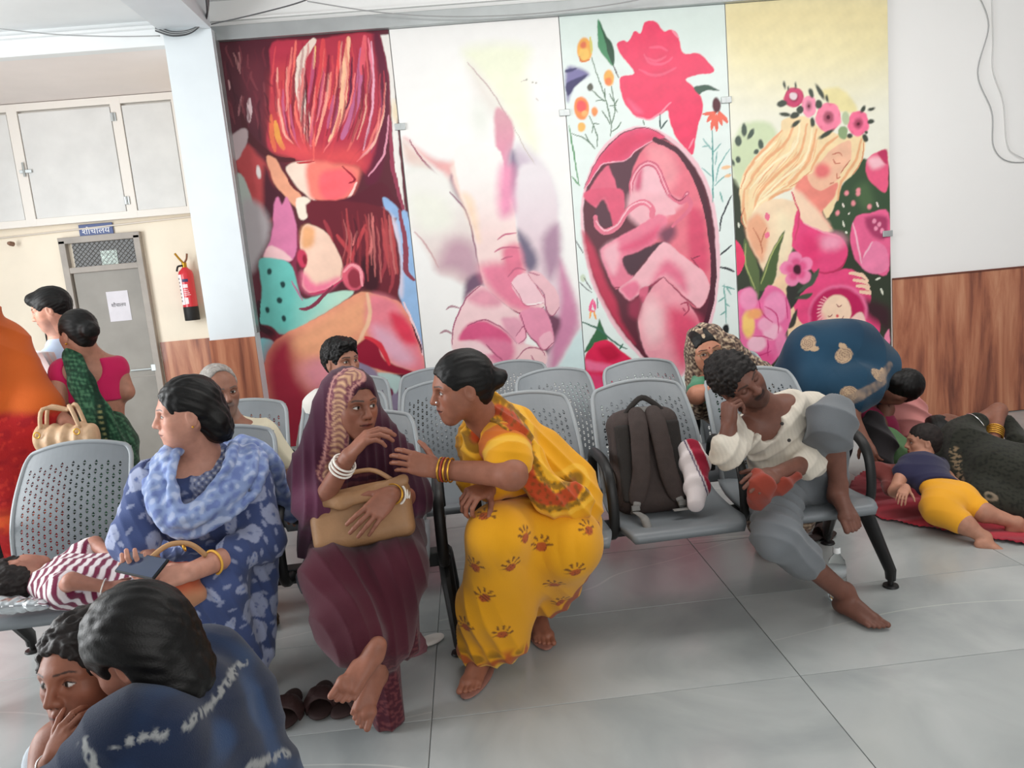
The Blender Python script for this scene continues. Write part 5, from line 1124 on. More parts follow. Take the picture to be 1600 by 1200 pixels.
# === woman in purple sari ==================================================
def purple_woman():
    r = person('woman in purple sari with covered head, hand raised, bag on lap', (-.48, 2.9))
    sk = lin((142, 92, 74))
    J = dict(pel=(-.47, 2.95, .50), neck=P(548, 706, 2.72), head=P(549, 632, 2.66), sr=P(498, 732, 2.68), sl=P(618, 728, 2.76))
    J['er'] = P(499, 790, 2.52); J['wr'] = P(545, 712, 2.42)
    J['el'] = P(646, 778, 2.68); J['wl'] = P(611, 772, 2.46)
    J.update(hr=(-.57, 2.92, .50), hl=(-.37, 2.92, .50), kr=P(520, 900, 2.42), kl=P(618, 890, 2.46))
    J['ar'] = P(578, 1022, 2.22); J['al'] = P(588, 1055, 2.32)
    B = Body(J, .97); B.front = A(0, -1, 0); J = B.J
    sh = Sculpt(); B.trunk(sh); B.neckp(sh)
    H = Head(sh, J['head'], (.66, -.74, -.08), (.08, .02, 1), .99, jaw=1.02)
    sh.cone(H.g(0, .0, -.07), J['neck'], .046, .055, .03)
    for e in 'lr': B.arm(sh, e, r=(.046, .038, .037, .027)); B.leg(sh, e)
    hand(sh, J['wr'], unit(P(582, 672, 2.42)-J['wr']), (.62, .25, -.72), 'R', curl=[(.55, .45, .3), (.6, .5, .3), (.65, .55, .35), (.7, .6, .4)], thumb=(.6, .7, .5))
    hand(sh, J['wl'], unit(P(574, 812, 2.40)-J['wl']), (-.1, .9, -.35), 'L', curl=[(.15, .25, .2)]*4, spread=.09)
    foot(sh, J['ar'], unit(A(-.62, -.42, -.62)), unit(A(-.15, .9, -.3)), 'R', .95); foot(sh, J['al'], unit(A(-.35, -.42, -.80)), unit(A(0, .9, -.4)), 'L', .92)
    skin_obj('body', sh, r, sk, lambda V, C: H.paint(V, C, sk, look=(-.004, 0), brow_w=1.15, lips=lin((118, 62, 56))))
    hs = Sculpt(); H.hair_cap(hs, .008, front=.104, low=-.05); hair_obj('hair', hs, r, strands=H.d(0, -1, 0))
    # sari: hood, wrap over both shoulders
    k = Sculpt(); g = H.g
    k.ell(g(0, -.016, .036), A(.092, .110, .098), H.R, .02); k.cone(g(0, -.03, .0), g(0, -.04, -.12), .090, .105, .04)
    sR, sL = J['sr'], J['sl']
    k.cone(g(.0, -.02, -.02)+A(-.06, -.01, 0), sR+A(-.02, -.03, -.02), .062, .085, .05); k.cone(g(0, -.02, -.02)+A(.04, .04, 0), sL+A(.02, .02, .0), .055, .072, .05)
    B.trunk(k, .030, bust=.8); B.arm(k, 'l', 0, 1.05, .030, .03); B.arm(k, 'r', 0, .95, .034, .04)
    k.chain([sR+A(-.03, -.02, -.02), J['er']+A(-.03, .05, -.02), A(-.67, 2.76, .52)], [.06, .055, .045], .05)
    k.ell(g(.0, .108, -.035), A(.064, .088, .108), H.R, .012, sub=True); k.ell(g(0.0, .12, -.12), A(.05, .09, .06), H.R, .03, sub=True)
    edge = [g(.058, .048, -.10), g(.068, .058, -.04), g(.062, .062, .03), g(.03, .075, .085), g(-.0, .08, .102)]
    eL = smooth_path([P(516, 742, 2.56), P(528, 690, 2.57), P(531, 640, 2.585), P(537, 603, 2.60), P(552, 583, 2.61)], 5)
    def pk(V, N):
        C = base_col(V, (80, 38, 60), .14, 24); C = mixc(C, lin((50, 20, 34)), smst(-.2, .5, (V[:, 0]+.52)*6)*.75)
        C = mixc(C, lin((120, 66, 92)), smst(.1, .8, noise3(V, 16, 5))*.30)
        D, T = polydist(V, eL); z = np.sin(T*170); s_ = D-.014
        C = mixc(C, lin((136, 78, 92)), smst(.050, .044, D)*.7); C = mixc(C, lin((222, 178, 140)), smst(.018, .012, np.abs(D-.012+.003*z))*.9*(.55+.45*np.sin(T*330+D*300))); C = mixc(C, lin((214, 160, 150)), smst(.0035, .002, np.abs(D-.040))*.8)
        C = mixc(C, lin((196, 140, 130)), smst(.05, .046, D)*(D > .030)*(np.sin(T*420) > .4)*.6)
        m = smst(.10, .06, np.abs(V[:, 0]+.44))*(V[:, 2] < .82)*(N[:, 1] < -.2); C = mixc(C, lin((120, 66, 66)), m*.45*(np.sin(V[:, 2]*210+2*noise3(V, 30, 2)) > .1))
        return C
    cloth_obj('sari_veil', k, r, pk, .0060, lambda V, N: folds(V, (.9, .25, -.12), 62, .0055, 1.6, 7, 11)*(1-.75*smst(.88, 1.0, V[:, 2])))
    # lower sari over thighs and shins
    s = Sculpt()
    s.chain([A(-.57, 2.92, .50), J['kr'], J['kr']*.35+J['ar']*.65+A(-.03, .02, 0), J['ar']+A(-.045, .03, .03)], [.125, .098, .100, .082], .05)
    s.chain([A(-.37, 2.92, .50), J['kl'], J['kl']*.35+J['al']*.65, J['al']+A(.01, .05, .06)], [.125, .104, .092, .075], .05)
    s.cone((J['kr']+J['kl'])/2+A(0, .06, -.02), (J['ar']+J['al'])/2+A(0, .10, .06), .07, .055, .06)
    s.cone(J['al']+A(.01, .10, .0), A(-.40, 2.40, .03), .06, .055, .03); s.cone(J['kl']+A(.0, .05, -.05), A(-.34, 2.58, .20), .07, .06, .05)
    s.ell(J['ar']+A(-.03, -.075, -.075), A(.08, .08, .06), None, .01, sub=True)
    s.cone(J['kr']*.25+J['ar']*.75+A(-.02, .02, 0), J['ar']+A(-.015, .03, .035), .085, .062, .03); s.cut((0, 0, .008), (0, 0, -1))
    def ps(V, N):
        C = base_col(V, (72, 28, 40), .16, 26); low = smst(.36, .24, V[:, 2]); n = noise3(V, 330, 4)
        C = mixc(C, lin((124, 66, 68)), low*smst(.0, .5, n)*.55); C = mixc(C, lin((70, 24, 34)), smst(.0, .9, noise3(V, 10, 3))*.5); return C
    cloth_obj('sari_skirt', s, r, ps, .0065, lambda V, N: folds(V, (.95, .3, .1), 40, .006, 2.2, 9, 21))
    for a, b in ((.74, .033), (.80, .033), (.86, .032)): bangle(r, J['er']+(J['wr']-J['er'])*a, J['wr']-J['er'], b+.005, .0038, whiteb)
    for a in (.70, .78, .86): bangle(r, J['el']+(J['wl']-J['el'])*a, J['wl']-J['el'], .039, .0042, whiteb)
    for a in (.92, .96): bangle(r, J['el']+(J['wl']-J['el'])*a, J['wl']-J['el'], .034, .002, gold)
    return r
purple_woman()

# === woman in yellow sari ==================================================
def yellow_woman():
    r = person('woman in yellow printed sari leaning over and holding her neighbour\'s arm', (.1, 2.8))
    sk = lin((148, 96, 76))
    J = dict(pel=(.20, 2.90, .52), neck=P(762, 664, 2.64), head=P(722, 604, 2.55), sl=P(790, 694, 2.55), sr=P(742, 690, 2.80))
    J['el'] = P(800, 742, 2.42); J['wl'] = P(682, 733, 2.50); J['er'] = P(825, 752, 2.74); J['wr'] = P(762, 764, 2.56)
    J.update(hl=(.16, 2.82, .50), hr=(.27, 2.96, .50), kl=P(774, 838, 2.50), kr=P(882, 850, 2.62), al=Pz(750, 1014, .10), ar=Pz(838, 950, .10))
    B = Body(J, .98, fat=1.06); B.front = A(-1, -.2, 0); J = B.J
    sh = Sculpt(); B.trunk(sh); B.neckp(sh)
    H = Head(sh, J['head'], (-.97, -.22, -.14), (-.05, -.05, 1), 1.0, nose=1.05)
    sh.cone(H.g(0, -.02, -.06), J['neck'], .050, .058, .03)
    B.arm(sh, 'l', r=(.066, .052, .045, .030)); B.arm(sh, 'r'); B.leg(sh, 'l'); B.leg(sh, 'r')
    hand(sh, J['wl'], unit(P(634, 720, 2.50)-J['wl']), (.05, .85, -.45), 'L', curl=[(.30, .5, .4)]*4)
    hand(sh, J['wr'], unit(P(738, 772, 2.50)-J['wr']), (-.1, .3, -.95), 'R', curl=[(.9, .9, .6)]*4)
    foot(sh, J['al'], (-.35, -.93, -.05), (0, 0, 1), 'L'); foot(sh, J['ar'], (.1, -1, -.05), (0, 0, 1), 'R')
    skin_obj('body', sh, r, sk, lambda V, C: H.paint(V, C, sk, look=(0, 0), lips=lin((120, 66, 58))))
    hs = Sculpt(); H.hair_cap(hs, .011, front=.106, low=-.055); hs.ell(H.g(0, -.118, -.005), A(.04, .034, .036), H.R, .02); hs.ell(H.g(0, -.145, .0), A(.022, .018, .02), H.R, .015)
    hair_obj('hair', hs, r, strands=H.d(0, -1, -.1), amp=.0022)
    YEL = (228, 160, 28)
    b = Sculpt(); B.trunk(b, .016, bust=.95); B.arm(b, 'l', 0, .50, .018, .03, r=(.068, .060, .045, .03)); B.arm(b, 'r', 0, .5, .016)
    b.cut(J['pel']*.45+J['neck']*.55, J['pel']-J['neck'], .01); b.ell(J['neck']+A(-.07, -.03, .0), A(.06, .06, .085), None, .02, sub=True)
    def pb(V, N):
        C = base_col(V, YEL, .06); q = J['sl']+(J['el']-J['sl'])*.5; t = (V-J['sl'])@unit(J['el']-J['sl']); m = np.linalg.norm(V-q, axis=1) < .14
        L = np.linalg.norm(J['el']-J['sl']); C = mixc(C, lin((196, 70, 40)), m*smst(.030, .022, np.abs(t-L*.5+.062))*.7); C = mixc(C, lin((236, 180, 60)), m*smst(.018, .012, np.abs(t-L*.5+.012))); return C
    cloth_obj('blouse', b, r, pb, .0062, lambda V, N: folds(V, (.2, .3, .9), 60, .003, 1.2, 9, 4))
    # pallu: over the near shoulder, across the back and hip
    s = Sculpt()
    top = [P(757, 625, 2.66), P(782, 628, 2.72)]
    s.cone(P(762, 628, 2.66), P(800, 668, 2.72), .045, .07, .04); s.cone(P(768, 640, 2.66), J['sl']+A(.02, .0, .02), .05, .075, .04)
    s.chain([P(805, 672, 2.70), P(845, 720, 2.74), P(885, 762, 2.76), P(905, 790, 2.74)], [.085, .105, .12, .10], .05, (A(.6, -.75, .2), .8))
    s.chain([P(812, 690, 2.62), P(832, 735, 2.58), P(858, 775, 2.56), P(900, 785, 2.60)], [.06, .055, .06, .07], .04, (A(.3, -.9, .2), .55))
    s.chain([P(738, 676, 2.62), P(745, 712, 2.60), P(758, 745, 2.60)], [.04, .045, .05], .04)
    bp = smooth_path([P(744, 690, 2.5), P(757, 652, 2.5), P(786, 644, 2.5), P(808, 672, 2.5), P(815, 706, 2.5), P(826, 745, 2.5), P(846, 774, 2.5), P(884, 782, 2.5), P(912, 768, 2.52)], 5)
    rd = [PJ(q) for q in bp]
    def pp(V, N):
        C = base_col(V, YEL, .07); D, T = polydist(V*A(1, .25, 1), np.array(bp)*A(1, .25, 1))
        n = noise3(V, 90, 3)
        C = mixc(C, lin((178, 52, 36)), smst(.036, .024, D+.008*n)*.9); C = mixc(C, lin((120, 88, 30)), smst(.020, .010, np.abs(D-.040)+.010*np.abs(np.sin(T*120)))*.8); C = mixc(C, lin((92, 70, 28)), smst(.3, .7, np.sin(T*190)*np.sin(D*240))*(D < .055)*.6)
        C = mixc(C, lin((240, 182, 56)), smst(.010, .006, np.abs(D-.062))*.9)
        return C
    cloth_obj('pallu', s, r, pp, .0058, lambda V, N: folds(V, (.75, .2, .62), 46, .0045, 1.6, 8, 31))
    # draped skirt with two lobes and pleats
    k = Sculpt(); al, ar, kl, kr = J['al'], J['ar'], J['kl'], J['kr']
    k.cone(J['hl'], J['hr'], .135, .14, .05); k.cone(J['pel']+A(-.03, -.03, .10), J['pel'], .115, .14, .05)
    k.chain([J['hl'], kl, kl*.4+al*.6, al+A(.01, .03, -.01)], [.13, .088, .096, .098], .06); k.chain([J['hr'], kr, kr*.35+ar*.65, ar+A(.02, .0, .06)], [.14, .118, .10, .06], .06)
    k.cone((kl+kr)/2+A(0, .08, .02), P(800, 985, 2.66), .105, .07, .07); k.cone(kr+A(.03, .05, -.02), P(880, 905, 2.80), .10, .07, .06); k.cone(kl+A(.02, .04, 0), P(790, 1000, 2.62), .09, .075, .06); k.cone(P(900, 820, 2.80), P(905, 855, 2.76), .10, .08, .06)
    k.cone(al+A(.02, .0, .02), Pz(800, 1015, .05), .075, .05, .05)
    k.cut((0, 0, .055), (0, 0, -1)); k.ell(al+A(-.04, -.16, -.08), A(.10, .14, .07), None, .02, sub=True); k.ell(ar+A(.0, -.14, -.06), A(.06, .14, .07), None, .02, sub=True)
    mpx = [(755, 795, 2.42), (802, 893, 2.45), (757, 942, 2.46), (848, 860, 2.45), (867, 922, 2.55), (880, 948, 2.62), (787, 1000, 2.48), (720, 985, 2.52), (925, 820, 2.6), (905, 900, 2.6), (830, 838, 2.5), (735, 890, 2.45)]
    def pkk(V, N):
        C = base_col(V, YEL, .06)
        cen, nn = [], []
        for x, y, Y in mpx:
            d = unit(ray(x, y)); o = A(0, 0, CAM_H); t = (V-o)@d; q = np.linalg.norm(V-o-t[:, None]*d, axis=1); c = np.nonzero(q < .02)[0]
            if len(c): i = c[np.argmin(t[c])]; cen.append(V[i]); nn.append(N[i])
        br = lin((104, 58, 34)); rdc = lin((170, 60, 40))
        def fl(u, v, q):
            ca, sa = math.cos((q*2.39) % 6.28), math.sin((q*2.39) % 6.28); u, v = u*ca-v*sa, u*sa+v*ca
            rr = np.hypot(u, v); th = np.arctan2(v, u); S = .040
            body = smst(1.05, .95, np.hypot(u/.020, (v+.006)/.017)); rays = smst(.2, .6, np.cos(9*th))*(rr > .018)*(rr < S)*smst(-.012, -.006, v)
            return [(rays*.9, br), (body*.85, rdc), (body*smst(.2, .6, np.sin(u*500)*np.sin(v*420)), br)]
        C = motif(V, N, cen, nn, C, fl)
        low = smst(.16, .12, V[:, 2])*(V[:, 0] < .10); n = noise3(V, 70, 6)
        C = mixc(C, rdc, low*smst(-.1, .4, n)*.8); C = mixc(C, lin((92, 70, 28)), low*smst(.2, .5, -n)*.6)
        C = mixc(C, lin((236, 190, 70)), smst(.075, .068, V[:, 2])*(V[:, 0] < .12))
        D, T = polydist(V, [P(935, 800, 2.7), P(940, 850, 2.66), P(925, 900, 2.68), P(880, 950, 2.76), P(845, 965, 2.8)]); C = mixc(C, lin((150, 40, 34)), smst(.035, .022, D)*.85)
        return C
    cloth_obj('sari_skirt', k, r, pkk, .0065, lambda V, N: folds(V, (.9, -.42, .12), 36, .011, 1.5, 5, 41)*smst(.62, .5, V[:, 2]))
    for t, m in ((.80, gold), (.86, gold), (.90, mat('red_bangle', 'a03828', rough=.4)), (.94, gold)): bangle(r, J['el']+(J['wl']-J['el'])*t, J['wl']-J['el'], .039, .0035, m)
    MB().lathe([(.004, 0), (.005, .002), (.002, .005)], H.g(-.015, .098, -.026), 8, H.d(-1, .3, 0)).build('nose_stud', silver, r)
    for nm, a, tdir in (('left', al, unit(A(-.35, -.93, 0))), ('right', ar, unit(A(.1, -1, 0)))):
        so = Sculpt(); q = A(a[0], a[1], .012)+tdir*.05; so.ell(q, A(.05, .14, .011), np.stack([np.cross(tdir, [0, 0, 1]), tdir, A(0, 0, 1)], 1), .005); so.cut((0, 0, .002), (0, 0, -1))
        cloth_obj('sandal', so, r, lambda V, N: base_col(V, (150, 104, 92), .05), .006, m=mat('sandal_rubber', vcol=True, rough=.6))
    return r
yellow_woman()
# === sleeping man ==========================================================
def sleeping_man():
    r = person('man in cream shirt and grey trousers asleep with head on fist', (1.3, 3.0))
    sk = lin((112, 74, 62))
    J = dict(pel=(1.30, 3.08, .50), neck=P(1204, 646, 2.96), head=P(1152, 594, 2.87), sr=P(1160, 672, 2.92), sl=P(1270, 640, 3.02), er=P(1136, 706, 2.73), wr=P(1139, 668, 2.75), el=P(1266, 722, 2.86), wl=P(1212, 742, 2.70))
    J.update(hr=(1.22, 3.04, .49), hl=(1.38, 3.04, .49), kr=P(1212, 838, 2.66), ar=Pz(1322, 930, .088), kl=P(1300, 655, 2.80), al=P(1310, 764, 2.85))
    B = Body(J, 1, male=True); B.front = A(0, -1, 0); J = B.J
    sh = Sculpt(); B.trunk(sh); B.neckp(sh, 0, .05)
    H = Head(sh, J['head'], (.30, -.93, -.16), (-.62, -.16, .72), 1.0, jaw=1.05, nose=1.1)
    sh.cone(H.g(0, -.015, -.06), J['neck'], .052, .058, .03)
    B.arm(sh, 'r', r=(.05, .042, .042, .030)); B.arm(sh, 'l', r=(.05, .042, .042, .030)); B.leg(sh, 'r', r=(.08, .055, .052, .036)); B.leg(sh, 'l', r=(.08, .055, .048, .032))
    hand(sh, J['wr'], unit(A(.10, .10, .98)), unit(A(.85, .35, -.1)), 'R', curl=[(1.2, 1.2, .8)]*4)
    hand(sh, J['wl'], unit(P(1186, 748, 2.62)-J['wl']), (-.2, .5, -.85), 'L', curl=[(.3, .4, .3)]*4)
    foot(sh, J['al'], unit(A(-.05, -.95, -.16)), (0, -.2, 1), 'L', 1.0, curl=.8); foot(sh, J['ar'], unit(A(.38, -.92, .02)), (0, 0, 1), 'R', 1.0)
    skin_obj('body', sh, r, sk, lambda V, C: H.paint(V, C, sk, closed=1., lips=lin((92, 56, 52)), moust=(lin((20, 15, 14)), .85), beard=(lin((46, 34, 30)), .5), brow_w=1.4))
    hs = Sculpt(); H.hair_cap(hs, .016, front=.112, low=-.055); hair_obj('hair', hs, r, hairmat('curly_hair', '1c1817', .6), curly=.0045)
    s = Sculpt(); B.trunk(s, .022, depth=.72); B.arm(s, 'r', 0, 1.12, .020, .03); B.arm(s, 'l', 0, 1.18, .020, .03)
    s.cut(J['neck']+A(-.0, -.0, .030), J['neck']-J['pel'], .01, J['neck']-.11, J['neck']+.16); s.ell(J['neck']+A(-.045, -.085, -.015), A(.05, .06, .075), None, .015, sub=True)
    s.cut(J['pel']+A(0, 0, -.02), (0, 0, -1), .01)
    s.cone(J['er']+(J['wr']-J['er'])*.10, J['er']+(J['wr']-J['er'])*.14, .064, .062, .008)
    SH = (208, 200, 186)
    cloth_obj('shirt', s, r, lambda V, N: base_col(V, SH, .04)*(1+.04*np.sin(V[:, 0]*420+V[:, 2]*90))[:, None], .006, lambda V, N: folds(V, (.6, .2, -.75), 40, .006, 1.8, 9, 51)+folds(V, (.75, 0, .6), 30, .003, 1.6, 9, 8))
    up = unit(J['neck']-J['pel']); ax = unit(J['sl']-J['sr']); fr = unit(np.cross(ax, up)); fr = fr if fr[1] < 0 else -fr
    for e in (-1, 1):
        col = Sculpt(); pts = [J['neck']+up*(.038-.055*smst(60., 165., A(t))[0])+(fr*-math.cos(math.radians(t))+ax*e*math.sin(math.radians(t)))*(.074+.012*t/165) for t in range(0, 127, 9)]
        col.chain(pts, [.017]*(len(pts)-3)+[.019, .016, .008], .008); cloth_obj('collar', col, r, lambda V, N: base_col(V, SH, .03), .005)
    ct = (J['sr']+J['sl'])/2
    for x, y in ((1222, 662), (1233, 688)):
        d = unit(ray(x, y)); MB().lathe([(.007, 0), (.007, .003), (.004, .004)], P(x, y, 2.815), 12, -d).build('button', mat('dark_button', '2a2422', rough=.4), r)
    t = Sculpt(); t.cone(J['hl'], J['hr'], .125, .12, .05); B.leg(t, 'r', 0, 1.36, .026, .04); B.leg(t, 'l', 0, 1.02, .026, .04); t.cone(J['pel']+A(0, 0, .06), J['pel'], .125, .14, .05, (A(0, 1, 0), .75))
    for e, tt in (('r', 1.34), ('l', 1.12)):
        q = J['k'+e]+(J['a'+e]-J['k'+e])*(tt-1); d = unit(J['a'+e]-J['k'+e]); t.cone(q-d*.035, q+d*.03, .073 if e == 'r' else .082, .070 if e == 'r' else .078, .010)
    cloth_obj('trousers', t, r, lambda V, N: base_col(V, (112, 116, 120), .06, 60), .0062, lambda V, N: folds(V, (.5, .45, .7), 34, .007, 1.8, 8, 61))
    w = J['er']+(J['wr']-J['er'])*.45; bangle(r, w, J['wr']-J['er'], .042, .0028, gold, 'bracelet')
    c = Sculpt(); c.chain([P(1182, 742, 2.66), P(1190, 762, 2.62), P(1184, 784, 2.66)], [.030, .045, .040], .03, (A(0, 1, .3), .45)); c.chain([P(1190, 772, 2.66), P(1222, 760, 2.67), P(1246, 744, 2.72)], [.034, .028, .020], .03, (A(0, 1, .3), .45))
    o = cloth_obj('waist_cloth', c, r, lambda V, N: base_col(V, (138, 58, 44), .12), .006, lambda V, N: folds(V, (.7, .1, .7), 40, .003, 1.5, 12, 3))
    return r
sleeping_man()

# === woman in front with dark blue shawl and the child she holds ============
def front_woman():
    r = person('woman in dark blue shawl seen from behind in the foreground', (-.4, 1.45))
    sk = lin((150, 100, 82))
    J = dict(pel=(-.54, 1.46, .20), neck=P(262, 1102, 1.42), head=P(222, 1012, 1.39), sl=P(205, 1170, 1.26), sr=P(335, 1092, 1.58), el=P(120, 1260, 1.22), wl=P(30, 1275, 1.30), er=P(250, 1330, 1.66), wr=P(110, 1320, 1.60))
    J.update(hl=(-.55, 1.36, .16), hr=(-.55, 1.56, .16), kl=(-.78, 1.20, .20), kr=(-.78, 1.74, .20), al=(-.80, 1.50, .09), ar=(-.75, 1.40, .09))
    B = Body(J, 1); B.front = A(-1, 0, 0); J = B.J
    sh = Sculpt(); B.trunk(sh); B.neckp(sh)
    H = Head(sh, J['head'], (-.88, .16, -.44), (-.25, -.02, .95), .95); sh.cone(H.g(0, -.02, -.06), J['neck'], .05, .056, .03)
    for e in 'lr': B.arm(sh, e); B.leg(sh, e)
    hand(sh, J['wl'], (-.9, .3, 0), (0, .8, .3), 'L'); hand(sh, J['wr'], (-.9, -.2, .1), (0, -.8, .3), 'R'); foot(sh, J['al'], (-.3, .9, -.1), (.2, 0, 1), 'L'); foot(sh, J['ar'], (-.3, -.9, -.1), (.2, 0, 1), 'R')
    skin_obj('body', sh, r, sk, lambda V, C: H.paint(V, C, sk))
    hs = Sculpt(); H.hair_cap(hs, .017, front=.125, low=-.085, side=.08); hs.ell(H.g(0, -.040, -.04), A(.078, .050, .080), H.R, .04); hs.ell(H.g(-.01, -.050, -.10), A(.050, .040, .040), H.R, .03)
    hair_obj('hair', hs, r, strands=H.d(.2, -.6, -.6), amp=.0035, freq=150)
    k = Sculpt(); B.trunk(k, .040); B.arm(k, 'l', 0, 1.3, .035, .05); B.arm(k, 'r', 0, 1.3, .035, .05)
    k.cone(J['sr']+A(.0, 0, .02), J['pel']+A(.03, .05, .05), .085, .13, .06); k.cone(J['neck']+A(.04, .04, -.02), J['sr']+A(.0, .0, .0), .065, .085, .05); k.cone(J['sl']+A(.02, 0, 0), A(-.52, 1.30, .12), .08, .12, .06)
    k.chain([P(262, 1018, 1.62), P(318, 1042, 1.60), P(365, 1110, 1.58)], [.05, .075, .09], .05)
    k.chain([A(-.55, 1.36, .14), A(-.78, 1.2, .16), A(-.78, 1.5, .1)], [.14, .10, .08], .06); k.chain([A(-.55, 1.56, .14), A(-.78, 1.72, .16)], [.14, .10], .06)
    k.ell(J['neck']+A(-.05, -.07, .035), A(.085, .075, .06), None, .02, sub=True); k.cut((0, 0, .005), (0, 0, -1))
    bl = [smooth_path([P(x, y, 1.35) for x, y in l], 4) for l in ([(180, 1165), (215, 1155), (255, 1145)], [(290, 1135), (335, 1095), (365, 1050), (382, 1030)], [(390, 1200), (420, 1185), (448, 1175)], [(150, 1205), (140, 1180), (128, 1160)])]
    def pk(V, N):
        C = base_col(V, (24, 36, 60), .12, 40); C = mixc(C, lin((42, 76, 120)), smst(.0, .8, noise3(V, 34, 2))*.5)
        L = V-A(0, 0, CAM_H); 
        for l in bl:
            q = np.array(l)-A(0, 0, CAM_H); s_ = np.linalg.norm(L, axis=1)[:, None]; D, T = polydist(L/s_*1.5, q/np.linalg.norm(q, axis=1)[:, None]*1.5)
            C = mixc(C, lin((158, 160, 158)), smst(.010, .004, D+.003*noise3(V, 200, 1))*(noise3(V, 260, 6) > -.4)*.75)
        return C
    cloth_obj('shawl', k, r, pk, .0062, lambda V, N: folds(V, (.45, .2, .85), 34, .0065, 1.6, 8, 71))
    nk = smooth_path([J['neck']+A(-.06, -.03, .035), J['neck']+A(-.02, -.066, .02), J['neck']+A(.05, -.04, .012), J['neck']+A(.06, .03, .01)], 5); MB().tube(nk, .005, 8).build('necklace', mat('black_thread', '141110', rough=.7), r, smooth=True)
    MB().lathe([(.002, 0), (.006, .004), (.006, .010), (.002, .014)], H.g(.078, -.008, -.046), 10, (0, 0, -1)).build('earring', gold, r); MB().lathe([(.002, 0), (.006, .004), (.006, .010), (.002, .014)], H.g(-.078, -.008, -.046), 10, (0, 0, -1)).build('earring', gold, r)
front_woman()
def front_child():
    r = person('small curly-haired child held in the lap, hand at mouth', (-.85, 1.35))
    sk = lin((146, 94, 74))
    J = dict(pel=(-.86, 1.55, .32), neck=P(122, 1135, 1.49), head=P(140, 1046, 1.47), sl=P(170, 1165, 1.45), sr=P(88, 1162, 1.45), er=P(56, 1240, 1.37), wr=P(84, 1184, 1.30), el=P(170, 1240, 1.43), wl=P(130, 1260, 1.35))
    J.update(hl=(-.80, 1.52, .32), hr=(-.92, 1.52, .32), kl=(-.84, 1.28, .30), kr=(-1.02, 1.30, .32), al=(-.86, 1.26, .10), ar=(-1.04, 1.26, .12))
    B = Body(J, .70); B.front = A(0, -1, 0); J = B.J
    sh = Sculpt(); B.trunk(sh); B.neckp(sh); H = Head(sh, J['head'], (-.34, -.92, .10), (-.10, .12, 1), 0.94, child=True, nose=.85)
    for e in 'lr': B.arm(sh, e); B.leg(sh, e)
    hand(sh, J['wr'], unit(P(112, 1136, 1.30)-J['wr']), unit(A(.6, .6, .3)), 'R', curl=[(.5, .7, .5), (.6, .8, .5), (.7, .9, .6), (.7, .9, .6)], sc=.64); hand(sh, J['wl'], (-.8, -.2, -.3), (0, .5, -.8), 'L', sc=.62)
    foot(sh, J['al'], (-.3, -.9, -.2), (0, 0, 1), 'L', .6); foot(sh, J['ar'], (-.3, -.9, -.2), (0, 0, 1), 'R', .6)
    skin_obj('body', sh, r, sk, lambda V, C: H.paint(V, C, sk, look=(.002, 0), brow_w=.8))
    hs = Sculpt(); H.hair_cap(hs, .016, front=.112, low=-.03, cz=-.030); hair_obj('hair', hs, r, hairmat('brown_black_hair', '1f1816', .5), curly=.004)
    k = Sculpt(); B.trunk(k, .014); B.arm(k, 'l', 0, .5, .014); B.arm(k, 'r', 0, .4, .014); k.cut(J['neck']+A(0, 0, -.005), (0, -.3, 1), .01, J['neck']-.1, J['neck']+.1)
    cloth_obj('vest', k, r, lambda V, N: base_col(V, (196, 206, 214), .05), .006, lambda V, N: folds(V, (.8, 0, .5), 40, .003))
    s = Sculpt(); s.cone(J['hl'], J['hr'], .08, .08, .04); B.leg(s, 'l', 0, .7, .015); B.leg(s, 'r', 0, .7, .015); cloth_obj('shorts', s, r, lambda V, N: base_col(V, (70, 80, 110), .05), .007)
    bangle(r, J['er']+(J['wr']-J['er'])*.8, J['wr']-J['er'], .022, .0018, silver, 'bracelet')
front_child()

